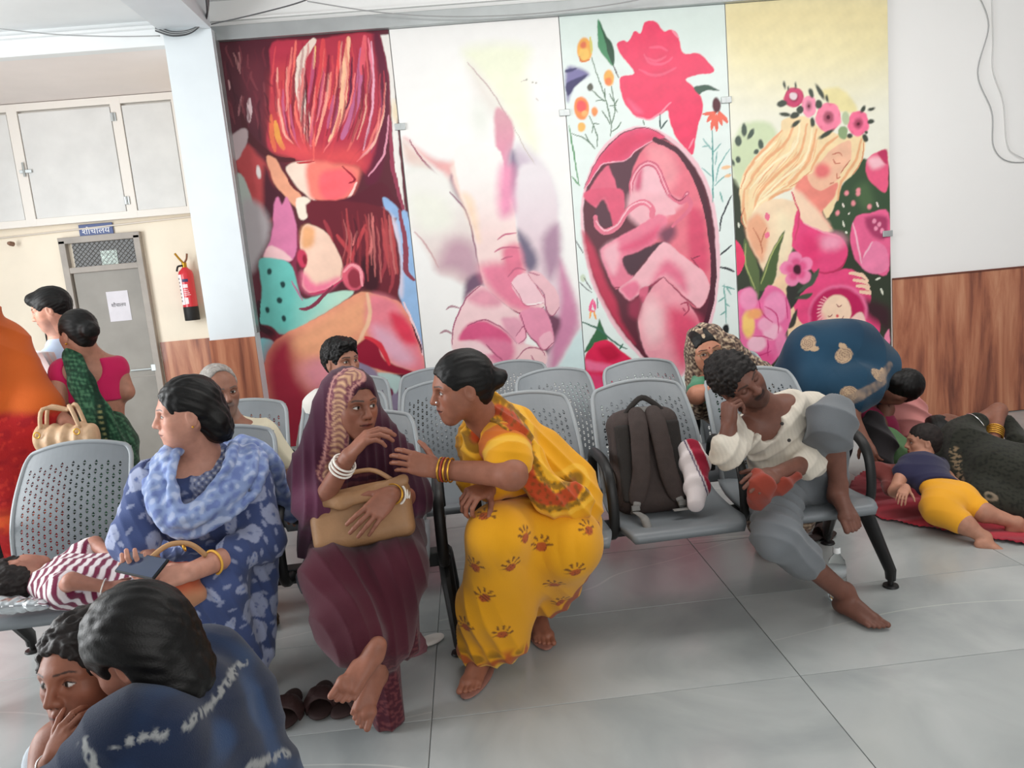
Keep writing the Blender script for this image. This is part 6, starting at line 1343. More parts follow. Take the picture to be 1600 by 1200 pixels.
# === child asleep on the seat ==============================================
def striped_child():
    r = person('child in maroon and white striped shirt lying on the bench', (-1.5, 2.75))
    sk = lin((168, 116, 98))
    J = dict(pel=P(232, 905, 2.66), neck=P(70, 912, 2.70), head=P(28, 902, 2.74), sr=P(92, 925, 2.60), sl=P(104, 888, 2.82), er=P(112, 908, 2.48), wr=P(170, 918, 2.50), el=P(148, 850, 2.84), wl=P(180, 872, 2.72))
    J.update(hr=P(235, 925, 2.60), hl=P(238, 895, 2.74), kr=P(282, 920, 2.46), kl=P(290, 900, 2.58), ar=P(262, 940, 2.46), al=P(275, 925, 2.58))
    B = Body(J, .66); B.front = A(0, -.3, 1); J = B.J
    sh = Sculpt(); B.trunk(sh); B.neckp(sh); H = Head(sh, J['head'], (-.12, .96, .25), (-.97, -.1, -.1), .86, child=True); sh.cone(H.g(0, -.01, -.05), J['neck'], .034, .038, .02)
    for e in 'lr': B.arm(sh, e, r=(.046, .040, .040, .030))
    hand(sh, J['wr'], (.9, -.1, 0), (0, .5, -.8), 'R', sc=.62); hand(sh, J['wl'], (.8, -.3, -.4), (0, .3, -.9), 'L', sc=.62)
    B.leg(sh, 'l'); B.leg(sh, 'r'); foot(sh, J['al'], (.4, -.3, -.8), (.8, -.4, .3), 'L', .62); foot(sh, J['ar'], (.4, -.3, -.8), (.8, -.4, .3), 'R', .62)
    skin_obj('body', sh, r, sk, lambda V, C: H.paint(V, C, sk, closed=1))
    hs = Sculpt(); H.hair_cap(hs, .018, front=.116, low=-.06); hair_obj('hair', hs, r, hairmat('brown_black_hair'), curly=.003)
    k = Sculpt(); B.trunk(k, .022); B.arm(k, 'r', 0, .45, .022, .02, r=(.05, .05, .04, .03)); B.arm(k, 'l', 0, .75, .02, .02)
    ax = unit(J['pel']-J['neck'])
    def pk(V, N):
        t = (V-J['neck'])@ax+.010*noise3(V, 14, 2); C = base_col(V, (226, 216, 216), .03); return mixc(C, lin((116, 36, 66)), smst(-.15, .15, np.sin(t*2*math.pi/.040)))
    cloth_obj('striped_shirt', k, r, pk, .005, lambda V, N: folds(V, (.3, .8, .4), 40, .003))
    s = Sculpt(); s.cone(J['hl'], J['hr'], .085, .085, .04); B.leg(s, 'l', 0, 1.2, .016); B.leg(s, 'r', 0, 1.2, .016); cloth_obj('trousers', s, r, lambda V, N: base_col(V, (196, 92, 70), .10), .007)
    bangle(r, J['er']+(J['wr']-J['er'])*.85, J['wr']-J['er'], .026, .0024, whiteb, 'bracelet')
striped_child()

# === elderly man, second row ================================================
def old_man():
    r = person('grey-haired elderly man in cream shirt looking right', (-1.2, 3.8))
    sk = lin((148, 104, 86))
    J = dict(pel=(-1.21, 3.72, .50), neck=P(362, 668, 3.62), head=P(343, 610, 3.58), sr=P(318, 690, 3.58), sl=P(412, 680, 3.66), el=P(455, 735, 3.66), wl=P(458, 765, 3.44), er=P(300, 760, 3.5), wr=P(320, 790, 3.35))
    J.update(hr=(-1.30, 3.68, .50), hl=(-1.12, 3.68, .50), kr=(-1.30, 3.28, .48), kl=(-1.10, 3.28, .48), ar=(-1.30, 3.46, .09), al=(-1.1, 3.46, .09))
    B = Body(J, 1, male=True); B.front = A(0, -1, 0); J = B.J
    sh = Sculpt(); B.trunk(sh); B.neckp(sh); H = Head(sh, J['head'], (.60, -.78, -.12), (.0, 0, 1), 1.0, nose=1.15, jaw=1.03); sh.cone(H.g(0, -.01, -.06), J['neck'], .05, .056, .03)
    for e in 'lr': B.arm(sh, e, r=(.05, .042, .04, .028)); B.leg(sh, e); hand(sh, J['w'+e], (.1, -.7, -.6), (0, .3, -.9), e.upper(), fine=.004); foot(sh, J['a'+e], (0, -1, 0), (0, 0, 1), e.upper(), fine=.006)
    skin_obj('body', sh, r, sk, lambda V, C: H.paint(V, C, sk, moust=(lin((110, 104, 100)), .7), beard=(lin((150, 140, 134)), .35), brow=lin((90, 84, 80)), look=(.002, 0)))
    hs = Sculpt(); H.hair_cap(hs, .009, front=.088, low=-.045, cz=.0, top=.115, side=.078); hair_obj('hair', hs, r, hairmat('grey_hair', '9a948e', .6), strands=H.d(0, -1, .2), amp=.003)
    k = Sculpt(); B.trunk(k, .022); B.arm(k, 'l', 0, .85, .024, .03); B.arm(k, 'r', 0, .85, .024, .03); k.cut(J['neck']+A(0, 0, .032), J['neck']-J['pel'], .01, J['neck']-.11, J['neck']+.15)
    cloth_obj('shirt', k, r, lambda V, N: base_col(V, (226, 218, 192), .03), .008, lambda V, N: folds(V, (.7, .2, .5), 26, .005, 1.5, 8, 5))
    s = Sculpt(); s.cone(J['hl'], J['hr'], .125, .125, .05); B.leg(s, 'l', 0, 1.9, .022); B.leg(s, 'r', 0, 1.9, .022); cloth_obj('trousers', s, r, lambda V, N: base_col(V, (70, 66, 64), .05), .010)
old_man()
# === young man, last row ====================================================
def young_man():
    r = person('young dark-haired man in white shirt sitting in the last row', (-.72, 4.3))
    sk = lin((160, 112, 92))
    J = dict(pel=(-.73, 4.22, .50), neck=P(530, 610, 4.12), head=P(533, 564, 4.08), sr=P(496, 632, 4.1), sl=P(572, 625, 4.15), el=P(590, 690, 4.1), wl=P(570, 720, 3.9), er=P(480, 700, 4.1), wr=P(500, 730, 3.9))
    J.update(hr=(-.82, 4.2, .50), hl=(-.64, 4.2, .50), kr=(-.82, 3.80, .48), kl=(-.62, 3.80, .48), ar=(-.82, 3.84, .09), al=(-.62, 3.84, .09))
    B = Body(J, .98, male=True); B.front = A(0, -1, 0); J = B.J
    sh = Sculpt(); B.trunk(sh); B.neckp(sh); H = Head(sh, J['head'], (.72, -.68, -.05), (0, 0, 1), 1.0); sh.cone(H.g(0, -.01, -.06), J['neck'], .05, .055, .03)
    for e in 'lr': B.arm(sh, e); B.leg(sh, e); hand(sh, J['w'+e], (0, -.8, -.5), (0, .3, -.9), e.upper(), fine=.005); foot(sh, J['a'+e], (0, -1, 0), (0, 0, 1), e.upper(), fine=.007)
    skin_obj('body', sh, r, sk, lambda V, C: H.paint(V, C, sk, brow_w=1.4, moust=(lin((30, 24, 22)), .6)))
    hs = Sculpt(); H.hair_cap(hs, .016, front=.106, low=-.045); hs.ell(H.g(0, .06, .095), A(.06, .04, .028), H.R, .03); hair_obj('hair', hs, r, hairmat('black_hair'), curly=.003)
    k = Sculpt(); B.trunk(k, .022); B.arm(k, 'l', 0, .9, .024, .03); B.arm(k, 'r', 0, .9, .024, .03); k.cut(J['neck']+A(0, 0, .03), J['neck']-J['pel'], .01, J['neck']-.11, J['neck']+.15)
    cloth_obj('shirt', k, r, lambda V, N: base_col(V, (222, 218, 212), .03), .009, lambda V, N: folds(V, (.7, .2, .5), 26, .005, 1.5, 8, 5))
    s = Sculpt(); s.cone(J['hl'], J['hr'], .12, .12, .05); B.leg(s, 'l', 0, 1.9, .02); B.leg(s, 'r', 0, 1.9, .02); cloth_obj('trousers', s, r, lambda V, N: base_col(V, (60, 62, 74), .05), .011)
young_man()
# === older woman in green blouse, second row on the right ===================
def green_blouse_woman():
    r = person('older woman in green blouse and patterned veil, hand on cheek', (1.38, 3.9))
    sk = lin((178, 122, 98))
    J = dict(pel=(1.42, 3.82, .48), neck=P(1122, 592, 3.74), head=P(1103, 547, 3.70), sr=P(1100, 600, 3.68), sl=P(1165, 598, 3.80), er=P(1088, 618, 3.50), wr=P(1118, 604, 3.50), el=P(1180, 660, 3.7), wl=P(1150, 680, 3.5))
    J.update(hr=(1.34, 3.78, .48), hl=(1.52, 3.78, .48), kr=(1.32, 3.42, .48), kl=(1.50, 3.42, .48), ar=(1.32, 3.5, .09), al=(1.5, 3.5, .09))
    B = Body(J, .95); B.front = A(0, -1, 0); J = B.J
    sh = Sculpt(); B.trunk(sh); B.neckp(sh); H = Head(sh, J['head'], (-.05, -.96, -.10), (-.22, 0, 1), 1.0); sh.cone(H.g(0, -.01, -.06), J['neck'], .046, .052, .03)
    for e in 'lr': B.arm(sh, e, r=(.05, .045, .042, .03)); B.leg(sh, e); foot(sh, J['a'+e], (0, -1, 0), (0, 0, 1), e.upper(), fine=.007)
    hand(sh, J['wr'], unit(A(.6, .25, .7)), (.1, .7, -.3), 'R', curl=[(.3, .4, .3)]*4, fine=.0035); hand(sh, J['wl'], (-.4, -.8, -.3), (0, .3, -.9), 'L', fine=.005)
    skin_obj('body', sh, r, sk, lambda V, C: H.paint(V, C, sk, bindi=lin((120, 30, 30)), look=(.002, .001)))
    hs = Sculpt(); H.hair_cap(hs, .010, front=.106, low=-.05); hair_obj('hair', hs, r, strands=H.d(0, -1, 0))
    b = Sculpt(); B.trunk(b, .016, bust=.9); B.arm(b, 'r', 0, .7, .018, .03); B.arm(b, 'l', 0, .7, .018, .03); b.cut(J['neck']+A(0, -.02, .02), J['neck']-J['pel'], .01, J['neck']-.1, J['neck']+.12)
    cloth_obj('blouse', b, r, lambda V, N: base_col(V, (72, 128, 98), .08), .007, lambda V, N: folds(V, (.6, .2, .6), 30, .004))
    v = Sculpt(); g = H.g; v.ell(g(0, -.018, .034), A(.086, .106, .094), H.R, .02); v.cone(g(0, -.03, 0), g(0, -.05, -.12), .085, .10, .04); v.chain([g(-.04, -.02, .05), g(-.10, -.02, -.04), J['sl']+A(.06, 0, .02), J['sl']+A(.10, .02, -.14)], [.06, .07, .08, .09], .05)
    v.chain([g(.06, -.03, -.02), g(.085, -.02, -.12), J['sr']+A(-.03, .05, -.12), J['pel']+A(-.14, .0, .12)], [.035, .04, .05, .06], .04); v.ell(g(0, .108, -.045), A(.066, .098, .125), H.R, .01, sub=True)
    def pv(V, N):
        n = noise3(V, 300, 4); C = base_col(V, (118, 96, 82), .1); C = mixc(C, lin((60, 46, 42)), smst(.1, .5, n)); C = mixc(C, lin((186, 166, 140)), smst(-.3, -.7, n)); return C
    cloth_obj('veil', v, r, pv, .0065, lambda V, N: folds(V, (.8, .2, .3), 40, .004))
    s = Sculpt(); s.cone(J['hl'], J['hr'], .13, .13, .05); B.leg(s, 'l', 0, 1.85, .04); B.leg(s, 'r', 0, 1.85, .04); cloth_obj('sari_skirt', s, r, pv, .010)
    e1 = MB()
    for q in (-1, 1): e1.tube(ring(g(q*.032, .098, .002), H.d(0, 1, 0), .020), .0016, 6, closed=True)
    e1.tube([g(-.012, .1, .004), g(.012, .1, .004)], .0016, 6); e1.tube([g(.052, .096, .006), g(.078, -.005, .01)], .0015, 6); e1.tube([g(-.052, .096, .006), g(-.078, -.005, .01)], .0015, 6); e1.build('glasses', mat('thin_metal', '8a7a60', rough=.3, metal=.8), r, smooth=True)
green_blouse_woman()

# === standing group on the left ============================================
def green_sari_woman():
    r = person('standing woman in green sari and pink blouse seen from behind', (-2.1, 4.2))
    sk = lin((168, 118, 98))
    J = dict(pel=P(150, 690, 4.20), neck=P(142, 558, 4.20), head=P(122, 521, 4.16), sl=P(98, 580, 4.14), sr=P(180, 572, 4.28), el=P(88, 648, 4.04), wl=P(118, 670, 3.92), er=P(196, 612, 4.26), wr=P(170, 640, 4.42))
    pz = J['pel']; J.update(hl=pz+A(-.10, -.02, 0), hr=pz+A(.10, .02, 0)); J.update(kl=J['hl']+A(0, -.03, -.36), kr=J['hr']+A(0, .0, -.36)); J.update(al=A(J['kl'][0], J['kl'][1]+.02, .09), ar=A(J['kr'][0], J['kr'][1]+.02, .09))
    B = Body(J, .97, fat=1.08); B.front = A(-.3, 1, 0); J = B.J
    sh = Sculpt(); B.trunk(sh); B.neckp(sh); H = Head(sh, J['head'], (-.86, .48, -.12), (.08, 0, 1), 1.0); sh.cone(H.g(0, -.02, -.06), J['neck'], .05, .055, .03)
    for e in 'lr': B.arm(sh, e, r=(.055, .046, .042, .03)); B.leg(sh, e); foot(sh, J['a'+e], (-.3, .9, 0), (0, 0, 1), e.upper(), fine=.007)
    hand(sh, J['wl'], (.3, -.5, -.7), (.5, .5, -.2), 'L', fine=.004, curl=[(.9, .9, .6)]*4); hand(sh, J['wr'], (-.5, .6, -.4), (0, .3, -.9), 'R', fine=.005)
    skin_obj('body', sh, r, sk, lambda V, C: H.paint(V, C, sk))
    hs = Sculpt(); H.hair_cap(hs, .013, front=.112, low=-.055); hs.ell(H.g(-.01, -.115, .0), A(.05, .04, .045), H.R, .02); hair_obj('hair', hs, r, strands=H.d(0, -1, -.1), amp=.002)
    b = Sculpt(); B.trunk(b, .014); B.arm(b, 'l', 0, .14, .010); B.arm(b, 'r', 0, .14, .010); up = unit(J['neck']-J['pel']); b.cut(J['pel']*.50+J['neck']*.50, -up, .01); b.ell(J['neck']+A(.02, -.13, -.04), A(.12, .10, .115), None, .015, sub=True); b.cut(J['neck']+A(0, 0, .0), up, .01, J['neck']-.1, J['neck']+.12)
    cloth_obj('blouse', b, r, lambda V, N: base_col(V, (196, 34, 88), .06), .007)
    k = Sculpt(); k.chain([P(112, 556, 4.12), P(128, 600, 4.06), P(150, 650, 4.04), P(172, 700, 4.06)], [.050, .062, .075, .085], .03, (A(.1, -1, .1), .45))
    k.chain([J['pel']+A(0, 0, .06), J['pel'], J['pel']+A(0, -.02, -.35), A(J['pel'][0], J['pel'][1], .06)], [.145, .20, .20, .19], .06, (A(0, 1, 0), .8)); k.cut((0, 0, .04), (0, 0, -1))
    bd = smooth_path([P(119, 556, 4.0), P(138, 610, 3.95), P(150, 660, 3.95), P(160, 720, 3.95)], 4)
    def pk(V, N):
        n = noise3(V, 240, 5); C = base_col(V, (38, 78, 56), .12); C = mixc(C, lin((22, 48, 34)), smst(.1, .5, n)*.8); C = mixc(C, lin((86, 130, 96)), smst(-.3, -.7, n)*.5)
        D, T = polydist(V*A(1, .2, 1), np.array(bd)*A(1, .2, 1)); C = mixc(C, lin((20, 40, 30)), smst(.030, .024, D)*.8); C = mixc(C, lin((150, 150, 100)), smst(.018, .012, D)*(np.sin(T*210) > .2)*.8); return C
    cloth_obj('sari', k, r, pk, .007, lambda V, N: folds(V, (.9, .1, .3), 34, .005, 1.3, 8, 3))
    MB().lathe([(.003, 0), (.007, .004), (.003, .010)], H.g(-.08, -.005, -.045), 10, (0, 0, -1)).build('earring', gold, r)
green_sari_woman()
def blue_shirt_man():
    r = person('standing young man in light blue shirt looking down to the left', (-2.35, 4.6))
    sk = lin((206, 152, 130))
    J = dict(pel=P(110, 690, 4.62), neck=P(96, 536, 4.62), head=P(80, 483, 4.58), sl=P(84, 560, 4.44), sr=P(120, 555, 4.80), el=P(95, 640, 4.40), wl=P(66, 622, 4.38), er=P(120, 640, 4.85), wr=P(78, 625, 4.72))
    pz = J['pel']; J.update(hl=pz+A(0, -.10, 0), hr=pz+A(0, .10, 0)); J.update(kl=J['hl']+A(-.02, 0, -.40), kr=J['hr']+A(-.02, 0, -.40)); J.update(al=A(J['kl'][0], J['kl'][1], .09), ar=A(J['kr'][0], J['kr'][1], .09))
    B = Body(J, 1.0, male=True); B.front = A(-1, 0, 0); J = B.J
    sh = Sculpt(); B.trunk(sh); B.neckp(sh); H = Head(sh, J['head'], (-.94, -.22, -.26), (-.06, 0, 1), 1.0, nose=1.1); sh.cone(H.g(0, -.02, -.06), J['neck'], .052, .058, .03)
    for e in 'lr': B.arm(sh, e); B.leg(sh, e); hand(sh, J['w'+e], (-.9, 0, .1), (0, .8 if e == 'l' else -.8, .2), e.upper(), fine=.005); foot(sh, J['a'+e], (-1, 0, 0), (0, 0, 1), e.upper(), fine=.007)
    skin_obj('body', sh, r, sk, lambda V, C: H.paint(V, C, sk, brow_w=1.4, beard=(lin((120, 96, 88)), .35)))
    hs = Sculpt(); H.hair_cap(hs, .014, front=.108, low=-.04); hs.ell(H.g(0, .07, .085), A(.055, .035, .03), H.R, .03); hair_obj('hair', hs, r, hairmat('black_hair'), strands=H.d(0, -1, .2), amp=.003)
    k = Sculpt(); B.trunk(k, .020); B.arm(k, 'l', 0, 1.6, .020, .03); B.arm(k, 'r', 0, 1.6, .020, .03); k.cut(J['neck']+A(0, 0, .035), J['neck']-J['pel'], .01, J['neck']-.11, J['neck']+.15)
    cloth_obj('shirt', k, r, lambda V, N: base_col(V, (188, 206, 230), .03), .008, lambda V, N: folds(V, (.5, .5, .6), 26, .004))
    s = Sculpt(); s.cone(J['hl'], J['hr'], .12, .12, .05); B.leg(s, 'l', 0, 1.95, .022); B.leg(s, 'r', 0, 1.95, .022); cloth_obj('trousers', s, r, lambda V, N: base_col(V, (50, 54, 66), .05), .011)
blue_shirt_man()
def orange_sari_woman():
    r = person('standing person wrapped in orange and red sari at the left edge', (-2.45, 4.0))
    sk = lin((150, 100, 82))
    J = dict(pel=(-2.42, 3.98, .82), neck=P(-45, 488, 4.0), head=P(-62, 440, 3.98), sl=P(-75, 545, 3.86), sr=P(5, 535, 4.12), el=P(-90, 640, 3.85), wl=P(-110, 690, 3.8), er=P(48, 640, 4.02), wr=P(0, 700, 4.0))
    J.update(hl=(-2.50, 3.9, .80), hr=(-2.34, 4.04, .80), kl=(-2.50, 3.9, .45), kr=(-2.34, 4.02, .45), al=(-2.5, 3.92, .09), ar=(-2.34, 4.04, .09))
    B = Body(J, 1.0, fat=1.1); B.front = A(-1, .2, 0); J = B.J
    sh = Sculpt(); B.trunk(sh); B.neckp(sh); H = Head(sh, J['head'], (-.95, .3, 0), (0, 0, 1), 1.0); sh.cone(H.g(0, -.02, -.06), J['neck'], .05, .055, .03)
    for e in 'lr': B.arm(sh, e); B.leg(sh, e); hand(sh, J['w'+e], (-.4, -.3, -.7), (.3, .3, 0), e.upper(), fine=0); foot(sh, J['a'+e], (-.9, .2, 0), (0, 0, 1), e.upper(), fine=0)
    skin_obj('body', sh, r, sk, lambda V, C: H.paint(V, C, sk))
    k = Sculpt(); k.ell(H.g(0, -.02, .03), A(.09, .11, .1), H.R, .02); k.cone(H.g(0, -.03, 0), J['neck']+A(.03, 0, -.03), .09, .10, .04); B.trunk(k, .05); B.arm(k, 'r', 0, 1.6, .05, .05); B.arm(k, 'l', 0, 1.6, .05, .05); k.ell(H.g(0, .11, -.03), A(.06, .09, .11), H.R, .01, sub=True)
    k.chain([J['sr'], J['er']+A(.03, 0, 0), P(60, 705, 4.0), P(45, 830, 3.98), A(-2.33, 4.0, .05)], [.10, .12, .13, .15, .16], .06); k.chain([J['pel'], A(-2.44, 3.96, .4), A(-2.44, 3.96, .05)], [.20, .20, .20], .06); k.cut((0, 0, .03), (0, 0, -1))
    def pk(V, N):
        z = V[:, 2]+.16*(V[:, 0]+2.3)+.035*noise3(V, 9, 3); n = noise3(V, 80, 4); C = base_col(V, (206, 98, 40), .08)
        C = mixc(C, lin((176, 34, 36)), smst(.99, .93, z)); C = mixc(C, lin((222, 92, 44)), smst(.55, .48, z)*smst(.40, .46, z)*.8); C = mixc(C, lin((140, 22, 34)), smst(.2, .8, n)*smst(.99, .93, z)*.5); C = mixc(C, lin((214, 60, 48)), smst(.62, .7, noise3(V, 150, 8))*smst(.99, .93, z)*.5); return C
    cloth_obj('sari', k, r, pk, .0075, lambda V, N: folds(V, (.5, .2, .85), 22, .008, 1.6, 6, 9))
orange_sari_woman()

# === right side: bending woman, boy, lying woman ============================
def bending_woman():
    r = person('woman in teal sari with gold paisleys bending over, face hidden', (2.1, 4.3))
    sk = lin((120, 80, 66))
    J = dict(pel=P(1262, 600, 4.35), neck=P(1376, 588, 4.12), head=P(1406, 606, 4.08), sl=P(1348, 596, 4.00), sr=P(1372, 574, 4.26), el=P(1330, 650, 3.92), wl=P(1352, 690, 3.86), er=P(1385, 640, 4.20), wr=P(1372, 690, 4.1))
    J['mid'] = P(1310, 558, 4.28); pz = J['pel']; J.update(hl=pz+A(-.02, -.10, -.02), hr=pz+A(.02, .10, -.02)); J.update(kl=P(1268, 690, 4.15), kr=P(1290, 690, 4.40)); J.update(al=A(J['kl'][0]-.02, J['kl'][1]+.16, .09), ar=A(J['kr'][0], J['kr'][1]+.10, .09))
    B = Body(J, .98, fat=1.1); B.front = A(0, 0, -1); J = B.J
    sh = Sculpt(); B.trunk(sh); B.neckp(sh); H = Head(sh, J['head'], (.30, .62, -.72), (.80, -.35, .30), 1.0); sh.cone(H.g(0, -.02, -.06), J['neck'], .05, .055, .03)
    for e in 'lr': B.arm(sh, e); B.leg(sh, e); hand(sh, J['w'+e], (.2, -.3, -.9), (.2, .2, 0), e.upper(), fine=.005); foot(sh, J['a'+e], (.5, -.8, 0), (0, 0, 1), e.upper(), fine=.007)
    skin_obj('body', sh, r, sk, lambda V, C: H.paint(V, C, sk))
    hs = Sculpt(); H.hair_cap(hs, .013, front=.115, low=-.055); hs.ell(H.g(0, -.10, -.03), A(.05, .035, .045), H.R, .02); hair_obj('hair', hs, r, strands=H.d(0, -1, 0), amp=.002)
    k = Sculpt(); B.trunk(k, .022, depth=.8); B.arm(k, 'l', 0, .55, .03, .03); B.arm(k, 'r', 0, .6, .03, .03)
    k.chain([P(1240, 600, 4.35), P(1275, 550, 4.32), P(1330, 545, 4.22), P(1372, 575, 4.14)], [.14, .15, .135, .09], .12); k.chain([P(1280, 600, 4.15), P(1320, 610, 4.05), P(1355, 605, 4.0)], [.12, .10, .07], .10)
    k.chain([J['pel'], (J['kl']+J['kr'])/2, A(J['kl'][0]+.03, 4.35, .08)], [.18, .17, .17], .06); k.cut((0, 0, .03), (0, 0, -1))
    bor = smooth_path([P(1318, 632, 3.9), P(1345, 615, 3.9), P(1375, 598, 3.92), P(1400, 572, 3.95)], 4)
    mot = [(1258, 530, 4.1), (1321, 549, 4.0), (1320, 610, 3.9), (1378, 578, 3.95), (1275, 590, 4.0), (1290, 568, 4.0)][:4]
    def pk(V, N):
        C = base_col(V, (28, 60, 82), .12, 16); C = mixc(C, lin((16, 40, 62)), smst(.1, .8, noise3(V, 9, 4))*.5)
        cen, nn = [], []
        for x, y, Y in mot:
            d = unit(ray(x, y)); o = A(0, 0, CAM_H); t = (V-o)@d; q = np.linalg.norm(V-o-t[:, None]*d, axis=1); c = np.nonzero(q < .025)[0]
            if len(c): i = c[np.argmin(t[c])]; cen.append(V[i]); nn.append(N[i])
        gd = lin((176, 150, 122))
        C = motif(V, N, cen, nn, C, lambda u, v, q: [(smst(1.05, .95, np.hypot(u/.042, v/.046)), gd), (smst(1.05, .95, np.hypot((u-.036)/.026, (v+.034)/.016)), gd), (smst(.2, .6, np.sin(np.hypot(u, v)*520+3*np.arctan2(v, u)))*(np.hypot(u/.04, v/.044) < 1)*.7, lin((96, 74, 72)))])
        D, T = polydist(V*A(1, .3, 1), np.array(bor)*A(1, .3, 1)); n = noise3(V, 120, 5); C = mixc(C, lin((136, 118, 104)), smst(.030, .022, D)*(.7+.3*n)); return C
    cloth_obj('sari', k, r, pk, .0072, lambda V, N: folds(V, (.7, .3, -.5), 20, .013, 2.0, 6, 13))
bending_woman()
def boy():
    r = person('boy in navy vest and yellow shorts lying on the red sheet', (2.3, 3.6))
    sk = lin((176, 126, 104))
    J = dict(pel=P(1478, 778, 3.50), neck=P(1440, 718, 3.74), head=P(1443, 690, 3.78), sr=P(1412, 735, 3.66), sl=P(1466, 728, 3.78), er=P(1398, 768, 3.58), wr=P(1415, 762, 3.50), el=P(1480, 745, 3.80), wl=P(1495, 755, 3.72))
    J.update(hr=P(1466, 795, 3.46), hl=P(1500, 778, 3.52), kr=P(1505, 818, 3.34), kl=P(1535, 800, 3.42), ar=P(1540, 842, 3.28), al=P(1590, 818, 3.36))
    B = Body(J, .62, male=True); B.front = A(.1, -.3, -1); J = B.J
    sh = Sculpt(); B.trunk(sh); B.neckp(sh); H = Head(sh, J['head'], (-.92, .30, -.05), (.05, .1, 1), .80, child=True); sh.cone(H.g(0, -.02, -.05), J['neck'], .036, .04, .02)
    for e in 'lr': B.arm(sh, e, r=(.055, .048, .045, .034)); B.leg(sh, e, r=(.10, .075, .072, .045)); hand(sh, J['w'+e], (-.6, -.6, -.2), (0, .2, -1), e.upper(), sc=.66, fine=.004)
    foot(sh, J['ar'], unit(A(.85, -.35, -.25)), unit(A(-.2, .6, .7)), 'R', .72); foot(sh, J['al'], unit(A(.9, -.2, -.2)), unit(A(.1, -.2, 1)), 'L', .7)
    skin_obj('body', sh, r, sk, lambda V, C: H.paint(V, C, sk))
    hs = Sculpt(); H.hair_cap(hs, .007, front=.108, low=-.05); hair_obj('hair', hs, r, hairmat('short_dark_hair', '241d1b', .7), curly=.0012)
    k = Sculpt(); B.trunk(k, .018); B.arm(k, 'r', 0, .12, .014); B.arm(k, 'l', 0, .12, .014); k.cut(J['neck']+unit(J['neck']-J['pel'])*.01, J['neck']-J['pel'], .008, J['neck']-.08, J['neck']+.1)
    k.cut(J['pel']*.72+J['neck']*.28, J['pel']-J['neck'], .006); cloth_obj('vest', k, r, lambda V, N: base_col(V, (46, 45, 72), .08), .006, lambda V, N: folds(V, (.3, .6, .6), 34, .004))
    s = Sculpt(); s.cone(J['hl'], J['hr'], .068, .068, .04); B.trunk(s, .004); s.cut(J['pel']*.70+J['neck']*.30, J['neck']-J['pel'], .006); B.leg(s, 'l', 0, .72, .020, .03); B.leg(s, 'r', 0, .85, .022, .03)
    cloth_obj('shorts', s, r, lambda V, N: base_col(V, (232, 164, 44), .05), .006, lambda V, N: folds(V, (.7, .5, .3), 34, .005))
boy()
